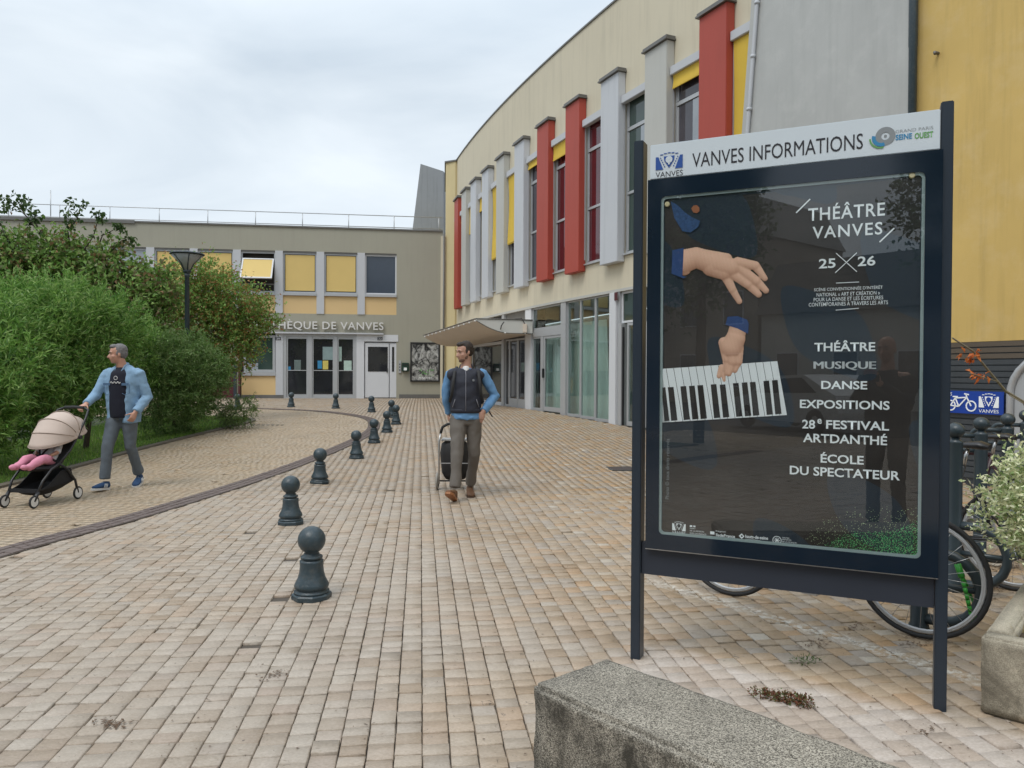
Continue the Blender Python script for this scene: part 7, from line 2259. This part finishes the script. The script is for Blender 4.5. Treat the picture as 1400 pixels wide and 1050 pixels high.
for i in range(n_ + 1):
    for k in range(n_ + 1):
        u, v = i / n_, k / n_
        a = Vector(P0[0]).lerp(Vector(P0[1]), u); c = Vector(P0[3]).lerp(Vector(P0[2]), u); q = a.lerp(c, v)
        q.z -= .10 * math.sin(u * math.pi) ** .5 * math.sin(v * math.pi) ** .5
        vs_.append(q)
bs_.add(vs_, [(i * (n_ + 1) + k, i * (n_ + 1) + k + 1, (i + 1) * (n_ + 1) + k + 1, (i + 1) * (n_ + 1) + k) for i in range(n_) for k in range(n_)], smooth=True)
for sx in (-1, 1): bs_.prism([(-.26, .17), (.25, .22), (.20, .36), (.05, .34), (-.12, .22)], sx * WT - .004, sx * WT + .004, 'x')
bs_.box(-WT, WT, -.27, -.25, .15, .19); bs_.box(-WT, WT, .20, .206, .2, .36)
obj('basket', bs_, m_blackcl, st)
se = MB(); se.loft([(0, -.24, .40), (0, -.05, .38), (0, .08, .40)], [(.14, .03), (.155, .035), (.155, .04)], 12, (1, 0, 0))
se.loft([(0, .06, .38), (0, .22, .56), (0, .34, .74)], [(.155, .035), (.165, .035), (.15, .03)], 12, (1, 0, 0))
remeshed('seat', se, .014, m_blackcl, st, 2)
HOOD = [(-16, .41), (14, .335), (50, .325), (88, .335), (122, .30), (158, .25)]
m_seam = fabric('hood_binding', (.36, .28, .23), .1)
def hood_pt(ua, r, v, hy=.29, hz=.69, bx=.215):
    u = R(ua); sv = max(0.0, math.sin(v)) ** .62
    return Vector((bx * math.cos(v), hy - r * math.cos(u) * sv, hz + r * .86 * math.sin(u) * sv))
def hood(r_in, mat, u0, u1, name, hy=.29, hz=.69, bx=.215):
    mb = MB(); nu, nv = 26, 26; vs_ = []
    for i in range(nu + 1):
        u = R(u0 + (u1 - u0) * i / nu)
        ud = math.degrees(u); q = max(0, min(len(HOOD) - 2, sum(1 for a_ in HOOD if a_[0] <= ud) - 1))
        f_ = (ud - HOOD[q][0]) / (HOOD[q + 1][0] - HOOD[q][0]); rib = HOOD[q][1] + (HOOD[q + 1][1] - HOOD[q][1]) * f_ - .018 * math.sin(max(0, min(1, f_)) * math.pi)
        for k in range(nv + 1):
            v = math.pi * k / nv
            vs_.append(hood_pt(ud, rib, v))
    mb.add(vs_, [(i * (nv + 1) + k, i * (nv + 1) + k + 1, (i + 1) * (nv + 1) + k + 1, (i + 1) * (nv + 1) + k) for i in range(nu) for k in range(nv)], smooth=True)
    return mb
hd_ = obj('hood', hood(.335, m_hood, -16, 158, 'hood'), m_hood, st)
sm_ = hd_.modifiers.new('thickness', 'SOLIDIFY'); sm_.thickness = .006
for (ua, rr_) in HOOD:
    obj('hood_seam', MB().path([hood_pt(ua, rr_ * 1.012, v) for v in np.linspace(.12, math.pi - .12, 24)], .0045, 6), m_seam, hd_)
for sx in (-1, 1): obj('hinge', MB().tube((sx * .205, .29, .69), (sx * .235, .29, .69), .022, 14), MT['black'], st)
kid = thing('person', 'small child in pink leggings and white top sitting in the pushchair', 'person', pg_ + Vector((0, 0, .38)), R(-8))
b = MB()
kh = head_parts(b, (0, .20, .36), R(0), R(-15), .72, neck_to=(0, .19, .24))
b.loft([(0, .17, .27), (0, .10, .15), (0, .04, .06)], [(.06, .05), (.085, .06), (.09, .06)], 14, (1, 0, 0))
for sx in (-1, 1):
    b.loft([(sx * .07, .15, .23), (sx * .12, .06, .16), (sx * .07, -.02, .12)], [.028, .024, .018], 10, (0, 0, 1))
    hand(b, (sx * .07, -.02, .12), (-sx * .5, -.8, -.2), (0, 0, -1), (-sx, 0, 0), .6, .5)
    b.loft([(sx * .05, .04, .06), (sx * .09, -.12, .09), (sx * .08, -.26, .04)], [.045, .04, .03], 10, (0, 0, 1))
remeshed('body', b, .009, m_skin, kid, 2)
face_bits(kh, kid, m_darkhair); hair_piece('hair', kh, kid, m_darkhair)
tp_ = MB(); tp_.loft([(0, .17, .26), (0, .10, .15), (0, .03, .06)], [(.075, .062), (.10, .075), (.105, .07)], 14, (1, 0, 0))
for sx in (-1, 1): tp_.loft([(sx * .07, .15, .23), (sx * .12, .06, .165)], [.042, .036], 10, (0, 0, 1))
remeshed('top', tp_, .010, fabric('white_cotton', (.55, .56, .60), .1), kid, 2, .006, (14, 14, 14), 3)
pk = MB()
for sx in (-1, 1):
    pk.loft([(sx * .05, .05, .06), (sx * .085, -.06, .10), (sx * .09, -.14, .10), (sx * .075, -.25, .05), (sx * .07, -.30, .035)], [.056, .054, .050, .040, .036], 12, (0, 0, 1))
    pk.ell((sx * .065, -.335, .045), (.032, .05, .03))
remeshed('leggings', pk, .010, fabric('pink_cotton', (.62, .24, .33), .1), kid, 2, .007, (14, 14, 14), 5)
hs = MB(); hs.path([(-.07, .12, .30), (-.06, .02, .22), (0, -.04, .13)], .010); hs.path([(.07, .12, .30), (.06, .02, .22), (0, -.04, .13)], .010); hs.path([(-.14, .02, .07), (-.06, -.03, .135), (.06, -.03, .135), (.14, .02, .07)], .012)
obj('harness', hs, m_blackcl, kid)
# ------------------------------------------------------------------ the street behind the camera, seen in the glass
road = struct(obj('street', MB().add([(-60, -60, -.03), (60, -60, -.03), (60, -11.5, -.03), (-60, -11.5, -.03)], [(0, 1, 2, 3)]), m_asph))
mt_st = M('street_facade', (.30, .26, .21), .85, .15, .5, streak=.2)
m_win = MT['darkglass']
def street_house(x0, x1, y, h, lb, mat, nw, nf):
    o = thing('town_house', lb, 'building', ((x0 + x1) / 2, y, 0))
    W = x1 - x0
    obj('wall', MB().box(-W / 2, W / 2, -8, 0, 0, h), mat, o)
    obj('roof', MB().prism([(-W / 2 - .2, h), (W / 2 + .2, h), (W / 2 - 1, h + 2.2), (-W / 2 + 1, h + 2.2)], -8, .3, 'y'), MT['cap'], o)
    wm = None
    for f in range(nf):
        for k in range(nw):
            x = -W / 2 + (k + .5) * W / nw - .5; z = .9 + f * 3
            w = obj('window', MB().box(x - .06, x + 1.06, 0.0, .05, z - .06, z + 1.56), MT['lightgrey'], o)
            obj('pane', MB().box(x, x + 1.0, .051, .06, z, z + 1.5), m_win, w)
street_house(-30, -17, -25, 8, 'beige three-storey house across the street, seen only in reflections', mt_st, 5, 3)
street_house(-16.8, -6, -25, 4.2, 'grey low house across the street, seen only in reflections', MT['fin_grey'], 4, 1)
street_house(-5.8, 8, -25, 9, 'tall cream house across the street, seen only in reflections', MT['cream'], 5, 3)
street_house(8.2, 24, -25, 8, 'long brown house across the street, seen only in reflections', M('brown_facade', (.18, .12, .09), .85), 6, 3)
def street_tree(x, y, h, lb, n, rr):
    base = (x, y, 0)
    lum = [((x + random.uniform(-.4, .4) * rr, y + random.uniform(-.4, .4) * rr, h * .55 + k * h * .09), (rr * random.uniform(.5, .8), rr * random.uniform(.5, .8), h * .14)) for k in range(6)]
    plant('street_tree', lb, 'tree', base, lum, leafmat('street_tree_leaves', [(.03, .06, .015), (.06, .11, .03), (.08, .13, .04)], .3), [([(x, y, 0), (x + .05, y, h * .4), (x, y, h * .85)], [.12, .1, .03])], m_bark, part='crown', n_shoot=n, per=5, slen=.4, length=.14, width=.09, up=.3, spread=.7, inner=.3)
street_tree(-6.6, -6.5, 6.5, 'young street tree behind the photographer, nearest the board', 1500, 1.3)
street_tree(-9.5, -6.0, 9.5, 'tall dark street tree behind the photographer, left of the car', 3200, 2.4)
street_tree(-13.5, -4.5, 10, 'broad dark street tree farther left behind the photographer', 3200, 2.8)
street_tree(-3.3, -12, 9, 'street tree by the kerb behind the photographer', 2400, 2.0)
cr_ = thing('parked_car', 'white parked hatchback on the street behind the photographer', 'car', (-7.2, -11.8, 0), R(20))
cb = MB()
prof_c = [(-2.0, .25), (-2.05, .55), (-1.95, .78), (-1.2, .92), (-.55, 1.38), (.9, 1.44), (1.6, 1.1), (1.95, .95), (2.05, .55), (2.0, .25)]
cb.prism(prof_c, -.82, .82, 'y')
obj('body', cb, M('white_car_paint', (.6, .6, .6), .25, .03, 2), cr_)
obj('windscreen', MB().prism([(-1.17, .95), (-.6, 1.33), (-.56, 1.33), (-1.12, .95)], -.7, .7, 'y', Matrix.Translation((-.05, 0, .02))), MT['darkglass'], cr_)
for y in (-.83, .825): obj('side_windows', MB().prism([(-.95, .95), (-.5, 1.32), (.85, 1.36), (1.35, 1.0)], y, y + .005, 'y'), MT['darkglass'], cr_)
for x in (-1.3, 1.3):
    for y in (-.80, .80): obj('wheel', MB().torus((x, y, .31), .22, .09, axis='y', nu=24), MT['rubber'], cr_)
for y in (-.6, .6): obj('headlight', MB().ell((-1.98, y, .68), (.08, .2, .09)), MT['alu'], cr_)
# the photographer
ph = thing('person', 'bald photographer in a dark jacket holding up a phone, seen only in the glass', 'person', (-.03, -.42, 0), R(180))
b = MB()
M3 = head_parts(b, (0, -.03, 1.66), 0, R(6), 1.0, neck_to=(0, 0, 1.48))
# he looks towards +y: local -y after the half turn
hands = (Vector((-.06, -.30, 1.36)), Vector((.06, -.30, 1.36)))
b.loft([(0, 0, 1.46), (0, 0, 1.2), (0, 0, .95)], [(.10, .07), (.13, .09), (.12, .09)], 14, (1, 0, 0))
el = []
for sx, w_ in zip((-1, 1), hands):
    s_, e_ = Vector((sx * .19, 0, 1.40)), Vector((sx * .25, -.10, 1.16)); el.append((s_, e_, w_))
    b.loft([s_, e_, w_], [.045, .038, .027], 12, (0, 1, 0)); b.tube((0, 0, 1.42), s_, .05)
    hand(b, w_, (-sx * .3, -.2, .9), (-sx * .3, -.8, 0), (-sx * 1, 0, .2), .5)
remeshed('body', b, .011, m_skin2, ph, 3)
face_bits(M3, ph, m_greyhair)
t_ = MB(); t_.loft([(0, 0, .84), (0, 0, .92), (0, 0, 1.01)], [(.16, .12), (.175, .13), (.17, .125)], 18, (1, 0, 0))
leg(t_, (-.09, 0, .90), (-.11, -.02, .50), (-.12, 0, .10)); leg(t_, (.09, 0, .90), (.11, -.02, .50), (.12, 0, .10))
remeshed('trousers', t_, .014, m_ftr, ph, 2, .01)
j = MB(); j.loft([(0, 0, .86), (0, 0, 1.1), (0, 0, 1.35), (0, 0, 1.47)], [(.19, .14), (.20, .15), (.19, .13), (.08, .07)], 18, (1, 0, 0))
for s_, e_, w_ in el: j.loft([s_, s_.lerp(e_, .5), e_, w_.lerp(e_, .08)], [.075, .07, .062, .045], 12, (0, 1, 0))
remeshed('jacket', j, .014, MT['rubber'], ph, 2, .01)
for sx in (-1, 1): shoe('shoe', ph, (sx * .12, 0, .10), (0, -1, 0), MT['rubber'], MT['black'])
pho = thing('phone', 'black phone held up by the photographer', 'phone', (-.03, -.085, 1.40))
obj('case', MB().box(-.075, .075, -.012, -.003, -.035, .035, bev=.004), MT['black'], pho)
obj('lens', MB().lathe([(.008, 0), (.008, .003)], 12, Matrix.Translation((.05, -.002, .015)) @ Matrix.Rotation(R(-90), 4, 'X')), MT['darkglass'], pho)
